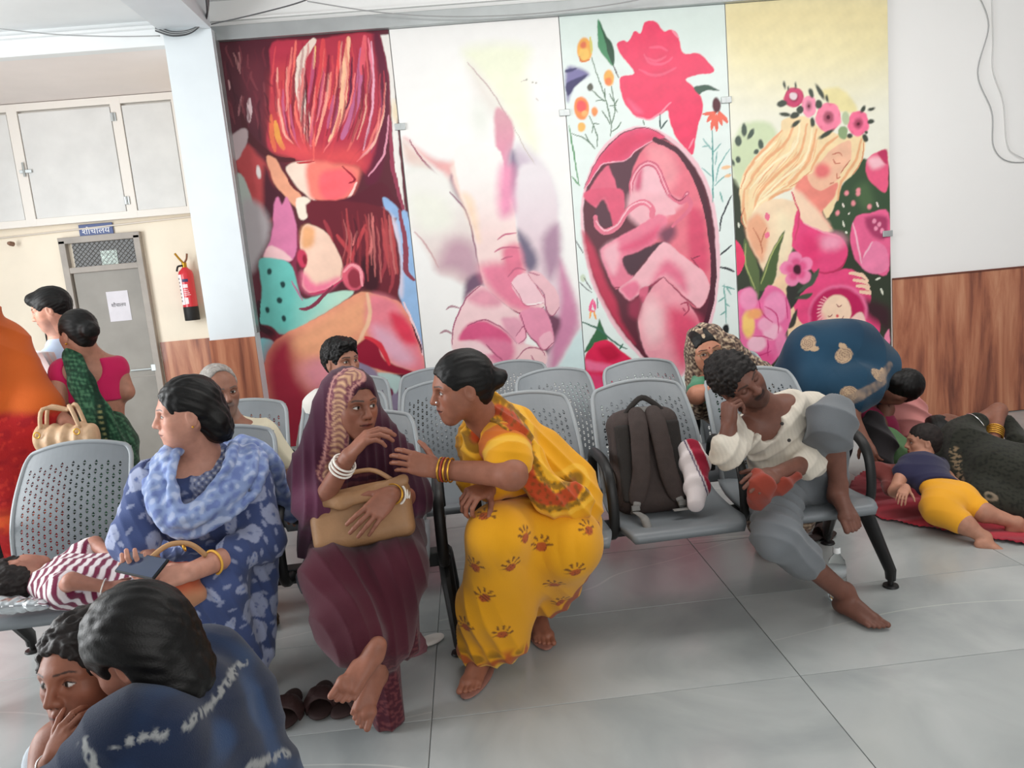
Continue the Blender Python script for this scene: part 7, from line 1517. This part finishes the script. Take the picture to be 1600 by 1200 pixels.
def lying_woman():
    r = person('woman in dark patterned sari lying by the wood paneling, arm over head', (2.75, 3.8))
    sk = lin((128, 84, 68))
    J = dict(pel=A(2.98, 3.58, .17), neck=P(1492, 690, 4.02), head=P(1476, 672, 4.12), sl=P(1502, 678, 3.96), sr=P(1500, 712, 4.02), el=P(1560, 642, 3.96), wl=P(1552, 690, 3.80), er=P(1520, 740, 3.85), wr=P(1560, 760, 3.75))
    J['mid'] = P(1550, 735, 3.78); J.update(hl=A(2.98, 3.56, .24), hr=A(3.0, 3.62, .12), kl=A(3.32, 3.40, .16), kr=A(3.34, 3.5, .1), al=A(3.68, 3.48, .12), ar=A(3.7, 3.55, .08))
    B = Body(J, .98); B.front = A(0, .5, .5); J = B.J
    sh = Sculpt(); B.trunk(sh); B.neckp(sh); H = Head(sh, J['head'], (.2, .8, .5), (-.9, .3, .1), 1.0); sh.cone(H.g(0, -.02, -.06), J['neck'], .046, .05, .03)
    for e in 'lr': B.arm(sh, e, r=(.052, .044, .042, .03)); B.leg(sh, e); foot(sh, J['a'+e], (.6, -.3, -.2), (.3, .2, .9), e.upper(), fine=.007)
    hand(sh, J['wl'], (-.1, -.4, -.85), (-.5, .5, -.2), 'L', fine=.004); hand(sh, J['wr'], (.8, -.4, -.3), (0, .3, -.9), 'R', fine=.005)
    skin_obj('body', sh, r, sk, lambda V, C: H.paint(V, C, sk, closed=1))
    hs = Sculpt(); H.hair_cap(hs, .014, front=.112, low=-.06); hs.ell(H.g(0, -.10, -.02), A(.06, .045, .06), H.R, .03); hair_obj('hair', hs, r, strands=H.d(0, -1, 0))
    k = Sculpt(); B.trunk(k, .03, depth=.8); B.arm(k, 'l', 0, .42, .022, .03); k.chain([P(1505, 725, 3.90), P(1555, 740, 3.74), P(1600, 755, 3.64), A(2.98, 3.55, .17), A(3.34, 3.44, .13), A(3.66, 3.5, .09)], [.11, .13, .14, .16, .13, .08], .06)
    k.chain([P(1500, 740, 3.80), P(1545, 775, 3.62), P(1600, 795, 3.52)], [.05, .07, .08], .05); k.chain([P(1572, 660, 4.0), P(1590, 690, 3.9)], [.04, .06], .04); k.cut((0, 0, .016), (0, 0, -1))
    def pk(V, N):
        n = noise3(V, 260, 5); C = base_col(V, (46, 47, 40), .12); C = mixc(C, lin((26, 26, 24)), smst(.2, .6, n)*.7)
        st = np.abs(np.sin((V[:, 0]*.55+V[:, 1]*.75-V[:, 2]*.3)*40)); C = mixc(C, lin((150, 136, 116)), smst(.08, .03, st)*smst(.1, .5, noise3(V, 30, 9))*(V[:, 2] < .24)*.8)
        D, T = polydist(V, [P(1490, 705, 3.85), P(1500, 735, 3.78), P(1505, 765, 3.70)]); C = mixc(C, lin((150, 128, 100)), smst(.035, .02, D)*(n > 0)*.9); return C
    cloth_obj('sari', k, r, pk, .0075, lambda V, N: folds(V, (.4, .7, -.4), 20, .012, 2.0, 7, 17))
    for t in (.62, .68, .74, .80, .86): bangle(r, J['el']+(J['wl']-J['el'])*t, J['wl']-J['el'], .040, .004, gold)
    bangle(r, J['sl']+(J['el']-J['sl'])*.40, J['el']-J['sl'], .072, .003, silver, 'sleeve_trim')
lying_woman()
# ---------------------------------------------------------------- things
def rotm(x=(1, 0, 0), y=None, z=None):
    """3x3 with given x and z (z corrected)"""
    x = unit(x); z = unit(np.asarray(z, float)-x*(np.asarray(z, float)@x)); return np.stack([x, np.cross(z, x), z], 1)
def sculpt_thing(name, label, cat, base, group=None): return empty(name, (base[0], base[1], base[2]), label, cat, group)

# --- brown handbag on the purple lap
def brown_bag():
    c = P(567, 806, 2.51); r = sculpt_thing('handbag', 'brown folded-top handbag on the lap of the woman in purple', 'handbag', c-A(0, 0, .1))
    R = rotm((1, .05, .10), None, (0, .45, .9)); m = mat('tan_leather', '9a7350', rough=.55, noise=.10, nscale=18, bump=.15, bscale=120)
    s = Sculpt(); s.box(c, A(.168, .055, .098), R, .035, .01); s.ell(c+R@A(0, -.03, .06), A(.15, .05, .03), R, .03)
    V, Q = s.mesh(.006); N = vnormals(V, Q); L = (V-c)@R; V = V+N*(.0035*noise3(V, 22, 2)-.007*np.exp(-((L[:, 2]-.028+.02*L[:, 0])/.006)**2)*(L[:, 1] < 0))[:, None]
    link('body', mesh_np('body', V, Q), r, m)
    f = Sculpt(); f.chain([c+R@A(-.155, -.052, .075), c+R@A(-.05, -.070, .050), c+R@A(.06, -.070, .055), c+R@A(.158, -.055, .080)], [.020, .024, .024, .020], .02, (R@A(0, 1, 0), .5)); V, Q = f.mesh(.005); link('flap', mesh_np('flap', V, Q), r, m)
    MB().tube(smooth_path([c+R@A(-.12, -.05, .09), c+R@A(-.07, -.02, .14), c+R@A(.05, -.02, .145), c+R@A(.12, -.05, .09)], 5), .008, 8).build('handle', m, r, smooth=True)
brown_bag()
# --- backpack
def backpack():
    b = A(.700, 3.02, .418); r = sculpt_thing('backpack', 'dark brown backpack with padded straps standing on the grey seat', 'backpack', b)
    up = unit(A(0, .30, 1)); R = rotm((1, .04, 0), None, up); R[:, 1] = np.cross(R[:, 2], R[:, 0])
    fb = mat('brown_nylon', '3b302d', rough=.75, noise=.12, nscale=40, bump=.3, bscale=300); dk = mat('dark_mesh_fabric', '2a2624', rough=.85, bump=.4, bscale=380); gy = mat('grey_webbing', '7d7b78', rough=.7, bump=.3, bscale=300)
    g = lambda x, y, z: b+R@A(x, y, z)
    s = Sculpt(); s.box(g(0, .06, .22), A(.150, .085, .215), R, .06, .01); s.ell(g(0, .06, .40), A(.125, .08, .055), R, .04); s.ell(g(0, .13, .16), A(.12, .05, .12), R, .03)
    V, Q = s.mesh(.006); N = vnormals(V, Q); V = V+N*(.003*noise3(V, 30, 1))[:, None]; link('body', mesh_np('body', V, Q), r, fb)
    p = Sculpt(); p.box(g(-.105, -.022, .22), A(.034, .014, .16), R, .013, .01); V, Q = p.mesh(.005); link('back_padding', mesh_np('back_padding', V, Q), r, dk)
    p = Sculpt(); p.box(g(.105, -.022, .22), A(.034, .014, .16), R, .013, .01); V, Q = p.mesh(.005); link('back_padding', mesh_np('back_padding', V, Q), r, dk)
    for e in (-1, 1):
        st = Sculpt(); pts = smooth_path([g(e*.036, -.020, .415), g(e*.040, -.048, .36), g(e*.048, -.055, .26), g(e*.058, -.050, .16), g(e*.085, -.035, .075)], 3)
        for a, c in zip(pts, pts[1:]): st.cone(a, c, .036, .036, .01, (R@A(0, 1, 0), .35))
        V, Q = st.mesh(.005); o = link('shoulder_strap', mesh_np('shoulder_strap', V, Q), r, fb)
        MB().tube([g(e*.078, -.040, .09), g(e*.092, -.046, .045), g(e*.105, -.03, .012)], .016, 8, flat=(R@A(0, 1, 0), .2)).build('webbing', gy, o, smooth=True)
        MB().box(g(e*.098, -.048, .035), (.036, .008, .024), R, bev=.003).build('buckle', mat('buckle_plastic', '5d5b58', rough=.4), o)
    MB().tube(smooth_path([g(-.075, .0, .425), g(-.05, -.01, .455), g(0, -.01, .487), g(.05, -.01, .455), g(.085, .0, .42)], 4), .012, 8, flat=(R@A(0, 1, 0), .5)).build('grab_handle', dk, r, smooth=True)
    MB().box(g(.005, -.018, .435), (.06, .006, .022), R, bev=.002).build('handle_patch', gy, r)
    MB().tube(smooth_path([g(-.10, -.04, .02), g(-.09, -.07, .010), g(-.085, -.12, -.005), g(-.08, -.135, -.05)], 4), .018, 8, flat=(unit(A(0, .3, 1)), .15)).build('hanging_strap', gy, r, smooth=True)
    MB().tube(smooth_path([g(.11, -.03, .03), g(.15, -.05, .012), g(.165, -.03, .012), g(.12, -.06, .010), g(.05, -.07, .010)], 4), .015, 8, flat=((0, 0, 1), .2)).build('loose_strap', gy, r, smooth=True)
    sp = Sculpt(); sp.ell(g(.165, .05, .14), A(.022, .05, .09), R, .02); V, Q = sp.mesh(.006); link('side_pocket', mesh_np('side_pocket', V, Q), r, dk)
    sp = Sculpt(); sp.ell(g(-.165, .05, .15), A(.018, .045, .06), R, .02); V, Q = sp.mesh(.006); link('side_pocket', mesh_np('side_pocket', V, Q), r, mat('beige_pocket', 'b3a899', rough=.7))
backpack()
# --- white and red towel beside the backpack
def towel():
    s = Sculpt(); s.chain([P(1078, 702, 3.06), P(1086, 726, 3.03), P(1089, 762, 2.98), P(1087, 790, 2.94)], [.052, .055, .046, .034], .03, (A(.2, 1, .35), .30))
    def pt(V, N):
        x = V[:, 0]+.28*(V[:, 2]-.6); C = base_col(V, (226, 216, 216), .03); x0 = P(1094, 720, 2.96); xs = x-(x0[0]+.28*(x0[2]-.6))
        C = mixc(C, lin((156, 34, 58)), smst(-.012, -.008, xs)*smst(.040, .036, xs)); C = mixc(C, lin((70, 50, 90)), smst(.004, .002, np.abs(xs+.018))); return C
    o = cloth_obj('towel', s, None, pt, .0055, lambda V, N: folds(V, (.9, .3, 0), 30, .005)); tag(o, 'white towel with red stripe stuffed beside the backpack', 'towel')
towel()
# --- phone, small handbag and orange cloth in the lap of the woman in blue
ph = empty('phone', P(222, 884, 2.33), 'dark smartphone in the hand of the woman in blue', 'phone')
c = P(222, 884, 2.31); R = rotm((.72, -.30, -.10), None, (.15, -.55, .8))
MB().box(c, (.150, .078, .010), R, bev=.004).build('case', mat('phone_case', '15171c', rough=.35), ph); MB().box(c+R@A(0, 0, .0056), (.138, .070, .0012), R).build('screen', mat('phone_glass', '2c3a56', rough=.06, spec=.8), ph)
hb = empty('handbag', P(275, 905, 2.42)-A(0, 0, .06), 'small orange and tan handbag in the lap of the woman in blue', 'handbag')
s = Sculpt(); s.ell(P(262, 902, 2.46), A(.105, .06, .05), None, .03); s.ell(P(282, 930, 2.42), A(.085, .05, .05), None, .03)
cloth_obj('pouch', s, hb, lambda V, N: mixc(base_col(V, (206, 88, 54), .10), lin((196, 138, 104)), smst(-.04, .03, .56-V[:, 2])), .006, lambda V, N: folds(V, (.8, .2, .5), 40, .005))
MB().tube(smooth_path([P(232, 875, 2.36), P(262, 852, 2.40), P(296, 850, 2.42), P(322, 868, 2.44)], 5), .009, 8).build('strap', mat('tan_strap', 'b98e62', rough=.5), hb, smooth=True)
for x, y in ((238, 872), (288, 856)): bangle(hb, P(x, y, 2.39), (1, .2, .3), .010, .0025, gold, 'ring')
# --- foil packet under the child's head
s = Sculpt(); s.chain([P(-40, 945, 2.60), P(10, 945, 2.56), P(62, 945, 2.54)], [.055, .05, .035], .03, (A(0, .3, 1), .45)); V, Q = s.mesh(.006); N = vnormals(V, Q); V = V+N*(.006*np.abs(noise3(V, 70, 3))+.003*noise3(V, 160, 5))[:, None]
o = link('foil_packet', mesh_np('foil_packet', V, Q, None, False), None, mat('crumpled_foil', 'c6cacd', rough=.22, metal=.85)); tag(o, 'crumpled silver foil packet on the seat by the sleeping child', 'packet')
# --- footwear
def slipper(c, d, L, W_, col, strap, label, name='slipper', sole=None, grp=None):
    d = unit(d); R = np.stack([np.cross(d, [0, 0, 1]), d, A(0, 0, 1)], 1); r = sculpt_thing(name, label, 'footwear', c, grp); g = lambda x, y, z: np.asarray(c)+R@A(x, y, z)
    s = Sculpt(); s.ell(g(0, L*.22, .014), A(W_, L*.30, .016), R, .01); s.ell(g(0, -L*.25, .014), A(W_*.78, L*.26, .016), R, .01); s.cone(g(0, -L*.2, .014), g(0, L*.2, .014), W_*.7, W_*.85, .02, (A(0, 0, 1), .2)); s.cut((0, 0, c[2]+.001), (0, 0, -1), .002); s.cut((0, 0, c[2]+.024), (0, 0, 1), .003)
    V, Q = s.mesh(.005); link('sole', mesh_np('sole', V, Q), r, mat('sole_'+(sole or col), sole or col, rough=.7))
    t = Sculpt(); pts = smooth_path([g(-W_*.98, L*.12, .012), g(-W_*.75, L*.14, .045), g(0, L*.15, .062), g(W_*.75, L*.14, .045), g(W_*.98, L*.12, .012)], 4)
    for a, b in zip(pts, pts[1:]): t.cone(a, b, strap, strap, .008, (unit(np.cross(b-a, d)), .16))
    V, Q = t.mesh(.005); link('strap', mesh_np('strap', V, Q), r, mat('strap_'+col, col, rough=.6, noise=.1))
slipper(Pz(655, 1012, .002), (-.75, -.45, 0), .23, .044, '8a5c64', .042, 'maroon slide with white sole beside the black bench leg', 'slide', 'e2dcd6')
slipper(Pz(452, 1112, .002), (.05, -1, 0), .25, .046, '3d2725', .040, 'dark brown slipper left of the pair before the purple sari', 'slipper', '33211f', 'brown slippers on the floor')
slipper(Pz(504, 1098, .002), (.10, -1, 0), .25, .046, '3d2725', .040, 'dark brown slipper right of the pair before the purple sari', 'slipper', '33211f', 'brown slippers on the floor')
slipper(Pz(558, 1098, .002), (-.5, -.8, 0), .24, .045, '4a3330', .040, 'dark slipper under the crossed feet of the woman in purple', 'slipper', '3a2826')
slipper(Pz(418, 972, .002), (.4, -.9, 0), .22, .04, '4a3524', .03, 'brown strappy sandal under the bench by the blue kurta', 'sandal', '3c2c20')
slipper(Pz(1280, 842, .002), (.9, .3, 0), .20, .038, '3a2a26', .03, 'small dark sandal lying under the seat of the sleeping man', 'sandal', '2c201d')
# --- water bottle
def bottle():
    c = Pz(1309, 938, 0); r = sculpt_thing('water_bottle', 'clear plastic water bottle with white cap standing on the floor', 'bottle', c)
    pet = mat('clear_pet', 'f4f8f8', rough=.04, trans=1., ior=1.15, spec=.6)
    pr = [(.030, .0), (.036, .004), (.036, .03), (.034, .035), (.036, .04), (.036, .10), (.0345, .106), (.036, .112), (.036, .15), (.030, .178), (.016, .198), (.0135, .202), (.0135, .212)]
    MB().lathe(pr, c, 28).build('shell', pet, r, smooth=True); MB().lathe([(.0335, .004), (.0335, .05), (.001, .051)], c, 24).build('water', mat('water', 'eef6f8', rough=0, trans=1., ior=1.33), r, smooth=True)
    MB().lathe([(.0155, .208), (.0155, .228), (.013, .231)], c, 20).build('cap', mat('white_cap', 'eceeee', rough=.4), r, smooth=True, auto=40)
    MB().lathe([(.0364, .112), (.0364, .146)], c, 28).build('label_band', mat('clear_label', 'dfe6ea', rough=.3, alpha=.35), r, smooth=True)
bottle()
# --- red sheet on the floor
s = Sculpt(); pts = [(2.02, 3.72), (2.25, 3.42), (2.6, 3.10), (3.4, 2.95), (4.2, 3.1), (4.2, 4.2), (3.2, 4.6), (2.5, 4.6), (2.1, 4.2)]
n_ = 90; xs = np.linspace(1.9, 4.3, n_*2); ys = np.linspace(2.85, 4.75, n_); X, Y = np.meshgrid(xs, ys, indexing='ij')
def inpoly(x, y, p):
    o = np.zeros(x.shape, bool)
    for (a, b), (c_, d_) in zip(p, p[1:]+p[:1]): o ^= ((b > y) != (d_ > y)) & (x < (c_-a)*(y-b)/(d_-b+1e-12)+a)
    return o
pp = [tuple(q[:2]) for q in smooth_path([A(*q, 0) for q in pts+[pts[0]]], 6)][:-1]
msk = inpoly(X, Y, pp); VV = np.stack([X.ravel(), Y.ravel(), 0*X.ravel()], 1); VV[:, 2] = .010+.0045*(1+noise3(VV, 14, 3))+.007*np.maximum(0, noise3(VV*A(.5, 1.6, 1), 30, 6))
i, j = np.meshgrid(np.arange(n_*2-1), np.arange(n_-1), indexing='ij'); a = (i*n_+j).ravel(); Q = np.stack([a, a+n_, a+n_+1, a+1], 1); keep = msk.ravel()[Q].all(1); Q = Q[keep]
us = np.unique(Q); rm = np.full(len(VV), -1); rm[us] = np.arange(len(us)); VV = VV[us]; Q = rm[Q]
C = base_col(VV, (176, 48, 62), .10, 12); C = mixc(C, lin((120, 26, 44)), smst(.1, .8, noise3(VV, 10, 8))*.6); C = mixc(C, lin((222, 120, 130)), smst(.5, .9, noise3(VV*A(.4, 1.5, 1), 40, 2))*.5)
o = link('floor_sheet', mesh_np('floor_sheet', VV, Q, C), None, clothmat()); md = o.modifiers.new('thickness', 'SOLIDIFY'); md.thickness = .004; tag(o, 'crumpled red sheet spread on the floor under the boy', 'sheet')
# --- bundles of clothes under the bending woman
def bundle(name, label, pts, rs, col, seed, cat='bundle', c2=None):
    s = Sculpt(); s.chain(pts, rs, .04); s.cut((0, 0, .012), (0, 0, -1), .01)
    def pc(V, N):
        C = base_col(V, col, .12, 24, seed); return mixc(C, lin(c2), smst(.1, .6, noise3(V, 26, seed+2))) if c2 is not None else C
    o = cloth_obj(name, s, None, pc, .007, lambda V, N: folds(V, (.6, .4, .6), 26, .010, 2., 9, seed)); tag(o, label, cat)
bundle('cloth_bundle', 'pale pink cloth bundle below the head of the bending woman', [P(1372, 632, 4.30), P(1410, 640, 4.28), P(1425, 660, 4.25), P(1415, 700, 4.3)], [.08, .11, .10, .10], (206, 136, 132), 3)
bundle('cloth_bundle', 'magenta cloth beside the pale pink bundle', [P(1352, 642, 4.25), P(1378, 662, 4.2), P(1390, 690, 4.2)], [.05, .07, .08], (150, 44, 78), 5)
bundle('cloth_bundle', 'dark green cloth bundle behind the head of the boy', [P(1385, 690, 4.05), P(1398, 712, 4.02), P(1412, 730, 4.0)], [.08, .10, .08], (40, 86, 56), 7, c2=(96, 130, 90))
bundle('cloth_bundle', 'black cloth bundle by the raised knee of the sleeping man', [P(1362, 660, 4.0), P(1378, 690, 3.95), P(1376, 725, 3.9)], [.06, .07, .07], (34, 30, 32), 9)
bundle('cloth_bundle', 'brownish red cloth heap at the edge of the red sheet', [P(1375, 735, 3.75), P(1400, 745, 3.72), P(1390, 765, 3.65)], [.05, .055, .04], (116, 58, 54), 11)
bundle('shopping_bag', 'olive cloth bag hanging between the benches of the back rows', [P(655, 622, 4.33), P(656, 640, 4.31), P(653, 656, 4.29)], [.03, .05, .045], (62, 58, 38), 15, 'bag')
# --- tan handbag of the standing woman
def tan_bag():
    c = P(104, 688, 3.86); r = sculpt_thing('handbag', 'tan ruched leather handbag held by the woman in green sari', 'handbag', c-A(0, 0, .12)); m = mat('tan_bag_leather', 'c6a482', rough=.45, noise=.12, nscale=25, bump=.2, bscale=60)
    s = Sculpt(); s.ell(c, A(.15, .065, .085), None, .03); s.ell(c+A(-.09, 0, .02), A(.06, .06, .07), None, .03); s.ell(c+A(.10, 0, .0), A(.06, .06, .08), None, .03)
    V, Q = s.mesh(.006); N = vnormals(V, Q); V = V+N*(.006*np.sin(V[:, 0]*95+2*noise3(V, 14, 2))+.004*noise3(V, 50, 3))[:, None]; link('body', mesh_np('body', V, Q), r, m)
    for d in (-.03, .03): MB().tube(smooth_path([c+A(-.10, d, .06), c+A(-.07, d, .17), P(106, 640, 3.90)+A(0, d*.3, 0), c+A(.06, d, .17), c+A(.09, d, .06)], 5), .010, 8).build('handle', m, r, smooth=True)
    for e in (-.10, .09): bangle(r, c+A(e, -.066, .05), (0, 1, 0), .014, .003, gold, 'ring')
tan_bag()
# --- papers of the standing man
pr_ = empty('paper_sheaf', P(72, 585, 4.30)-A(0, 0, .1), 'white papers held by the man in light blue shirt', 'papers')
pw = mat('white_paper', 'f2f3f4', rough=.7)
for k in range(3): MB().box(P(76-k*6, 582+k*3, 4.34-k*.012), (.20, .002, .26), rotm((.85, -.35, .25*(k-1)*.4), None, (.05, -.35, 1))).build('sheet', pw, pr_)
# --- fire extinguisher
def extinguisher():
    c = A(-2.405, LY-.085, 1.245); r = sculpt_thing('fire_extinguisher', 'red fire extinguisher with black base hanging beside the column', 'extinguisher', c); red = mat('extinguisher_red', 'd8303c', rough=.3, coat=.3)
    MB().lathe([(.055, .115), (.062, .12), (.062, .40), (.055, .425), (.030, .45), (.022, .46)], c, 28).build('cylinder', red, r, smooth=True, auto=45); MB().lathe([(.060, 0), (.063, .004), (.063, .118), (.060, .122)], c, 28).build('base', mat('black_rubber', '1b1b1c', rough=.6), r, smooth=True, auto=45)
    br = mat('brass', 'b8892f', rough=.35, metal=.8)
    MB().lathe([(.020, .455), (.020, .50), (.012, .505)], c, 16).build('valve', br, r, smooth=True, auto=45)
    MB().tube(smooth_path([c+A(-.0, -.01, .495), c+A(-.03, -.02, .54), c+A(-.055, -.03, .585)], 4), .009, 8).build('lever', br, r, smooth=True); MB().tube(smooth_path([c+A(.005, 0, .50), c+A(.03, -.01, .53), c+A(.04, -.01, .575)], 4), .008, 8).build('carry_handle', mat('brown_handle', '7a4a30', rough=.5), r, smooth=True)
    MB().tube(smooth_path([c+A(-.01, -.02, .475), c+A(-.045, -.03, .47), c+A(-.06, -.03, .43)], 4), .008, 8).build('hose', mat('black_rubber'), r, smooth=True)
    def patch(a0, a1, z0, z1, col, nm='print', par=r, rr=.0626):
        b = MB(); n = 10
        for k in range(n):
            t0 = a0+(a1-a0)*k/n; t1 = a0+(a1-a0)*(k+1)/n; q = lambda t, z: c+A(rr*math.sin(t), -rr*math.cos(t), z)
            b.poly([q(t0, z0), q(t1, z0), q(t1, z1), q(t0, z1)])
        return b.build(nm, mat('label_'+col, col, rough=.5), par)
    w = patch(-1.25, -.35, .14, .40, 'f4eef0', 'label')
    for k in range(7): patch(-1.15, -.75, .165+k*.032, .180+k*.032, '6a5a62', 'lettering', w, .0629)
    patch(-.3, .5, .335, .36, '3a3560', 'label'); patch(-.3, .35, .285, .315, 'f2dfe2', 'label'); patch(-.3, .2, .145, .20, 'f2e4e6', 'label')
    for k in range(4): patch(-.25, .6-.1*k, .22+k*.016, .225+k*.016, 'f2dfe2', 'lettering')
    MB().box(c+A(0, .07, .36), (.05, .03, .04)).build('bracket', darkm, r)
extinguisher()
# --- signs with Devanagari lettering
DEV = '\u0936\u094c\u091a\u093e\u0932\u092f'
def lettering(name, txt, c, h, m, parent, w=None):
    cu = bpy.data.curves.new(name, 'FONT'); cu.body = txt; cu.size = 1; cu.align_x = 'CENTER'; cu.align_y = 'CENTER'; cu.extrude = .004
    o = bpy.data.objects.new(name, cu); COL.objects.link(o); bpy.context.view_layer.update()
    me = bpy.data.meshes.new_from_object(o.evaluated_get(bpy.context.evaluated_depsgraph_get())); bpy.data.objects.remove(o)
    co = np.zeros(len(me.vertices)*3); me.vertices.foreach_get('co', co); co = co.reshape(-1, 3)
    co[:, :2] -= (co[:, :2].max(0)+co[:, :2].min(0))/2; ex = co[:, :2].max(0)-co[:, :2].min(0)
    sx = (w/ex[0]) if w else h/ex[1]; sy = h/ex[1]
    V = np.stack([c[0]+co[:, 0]*sx, c[1]-np.where(co[:, 2] > 0, .001, 0), c[2]+co[:, 1]*sy], 1); me.vertices.foreach_set('co', V.ravel().astype(np.float32)); me.update()
    me.materials.clear(); return link(name, me, parent, m)
sg = empty('door_sign', (-3.12, LY-.03, 2.10), 'blue sign with white Devanagari lettering above the grey door', 'sign')
MB().box((-3.125, LY-.012, 2.095), (.285, .012, .10), bev=.002).build('plate', mat('sign_blue', '3a4f86', rough=.4), sg); lettering('lettering', DEV, (-3.125, LY-.0185, 2.093), .062, mat('sign_white', 'f4f4f6', rough=.5), sg, .235)
nt_ = empty('paper_notice', (-3.03, LY-.03, 1.42), 'white paper notice with one black printed word on the grey door', 'notice')
MB().box((-3.035, LY-.0295, 1.425), (.185, .002, .262)).build('sheet', mat('notice_paper', 'dcd8de', rough=.7, noise=.04, nscale=12), nt_); lettering('lettering', DEV, (-3.035, LY-.0308, 1.44), .040, mat('black_print', '2a272a', rough=.6), nt_, .125)
# --- conduit along the left wall, wall fittings
o = MB().tube([(-4.6, LY-.02, 2.075), (-2.30, LY-.02, 2.135), (-1.9, LY-.02, 2.145)], .007, 8).build('conduit', mat('pvc_white', 'e6dcd0', rough=.5), None, smooth=True); tag(o, 'thin white conduit running along the wall above the door', 'conduit')
o = MB().lathe([(.020, 0), (.020, .03), (.014, .05)], (-3.815, LY-.055, 2.03), 16, (-.2, -1, .15)).build('pipe_stub', mat('rusty_pipe', '8a6a58', rough=.6), None, smooth=True, auto=40); tag(o, 'short rusty pipe stub sticking out of the cream wall', 'pipe')
sw = empty('electric_board', (-3.62, LY-.03, 1.2), 'grey wall board with black cable behind the standing man', 'board'); MB().box((-3.60, LY-.01, 1.26), (.17, .02, .20), bev=.004).build('plate', mat('board_grey', 'b9b3a6', rough=.5), sw); MB().tube([(-3.70, LY-.03, 1.42), (-3.69, LY-.03, 1.30), (-3.69, LY-.03, 1.0)], .012, 8).build('cable', darkm, sw, smooth=True)
# --- cables
cb = mat('grey_cable', 'a4a6a6', rough=.6); bk = mat('dark_cable', '4a4c4e', rough=.6)
def cable(pts, r, m, label, name='cable'): o = MB().tube(smooth_path(pts, 8), r, 6).build(name, m, None, smooth=True); tag(o, label, 'cable')
cable([P(0, 45, 5.40), P(90, 54, 5.42), P(180, 57, 5.44), P(250, 56, 5.46)], .004, cb, 'thin cable slung below the ceiling left of the column')
cable([P(330, 38, 5.48), P(400, 22, 5.3), P(470, 3, 5.0), P(520, -20, 4.8)], .004, bk, 'thin dark cable running from the column across the ceiling')
cable([P(480, 2, 5.45), P(600, 20, 5.52), P(720, 26, 5.54), P(850, 20, 5.55), P(980, 3, 5.5), P(1050, -15, 5.4)], .004, cb, 'thin cable sagging above the murals')
cable([P(1528, -10, WY-.01), P(1545, 40, WY-.01), P(1528, 115, WY-.01), P(1550, 175, WY-.01), P(1553, 230, WY-.01), P(1580, 253, WY-.01), P(1640, 248, WY-.01)], .0035, cb, 'thin grey cable hanging in curves on the white wall, left of two')
cable([P(1550, -10, WY-.01), P(1552, 60, WY-.01), P(1552, 110, WY-.01), P(1568, 160, WY-.01), P(1574, 225, WY-.01), P(1592, 244, WY-.018), P(1640, 262, WY-.018)], .0035, mat('white_cable', 'd0d0ce', rough=.6), 'pale cable hanging in curves on the white wall, right of two')
cl = empty('cable_coil', P(285, 45, 5.46), 'bundle of grey cables looped round the column top', 'cable')
for k in range(5): MB().tube(smooth_path([P(243, 40+2*k, 5.46), P(270, 50+1.5*k, 5.455-.004*k), P(300, 46+k, 5.455), P(322, 30-k, 5.44), P(322+k, -5, 5.2)], 6), .006, 6).build('cable_strand', cb if k % 2 else bk, cl, smooth=True)
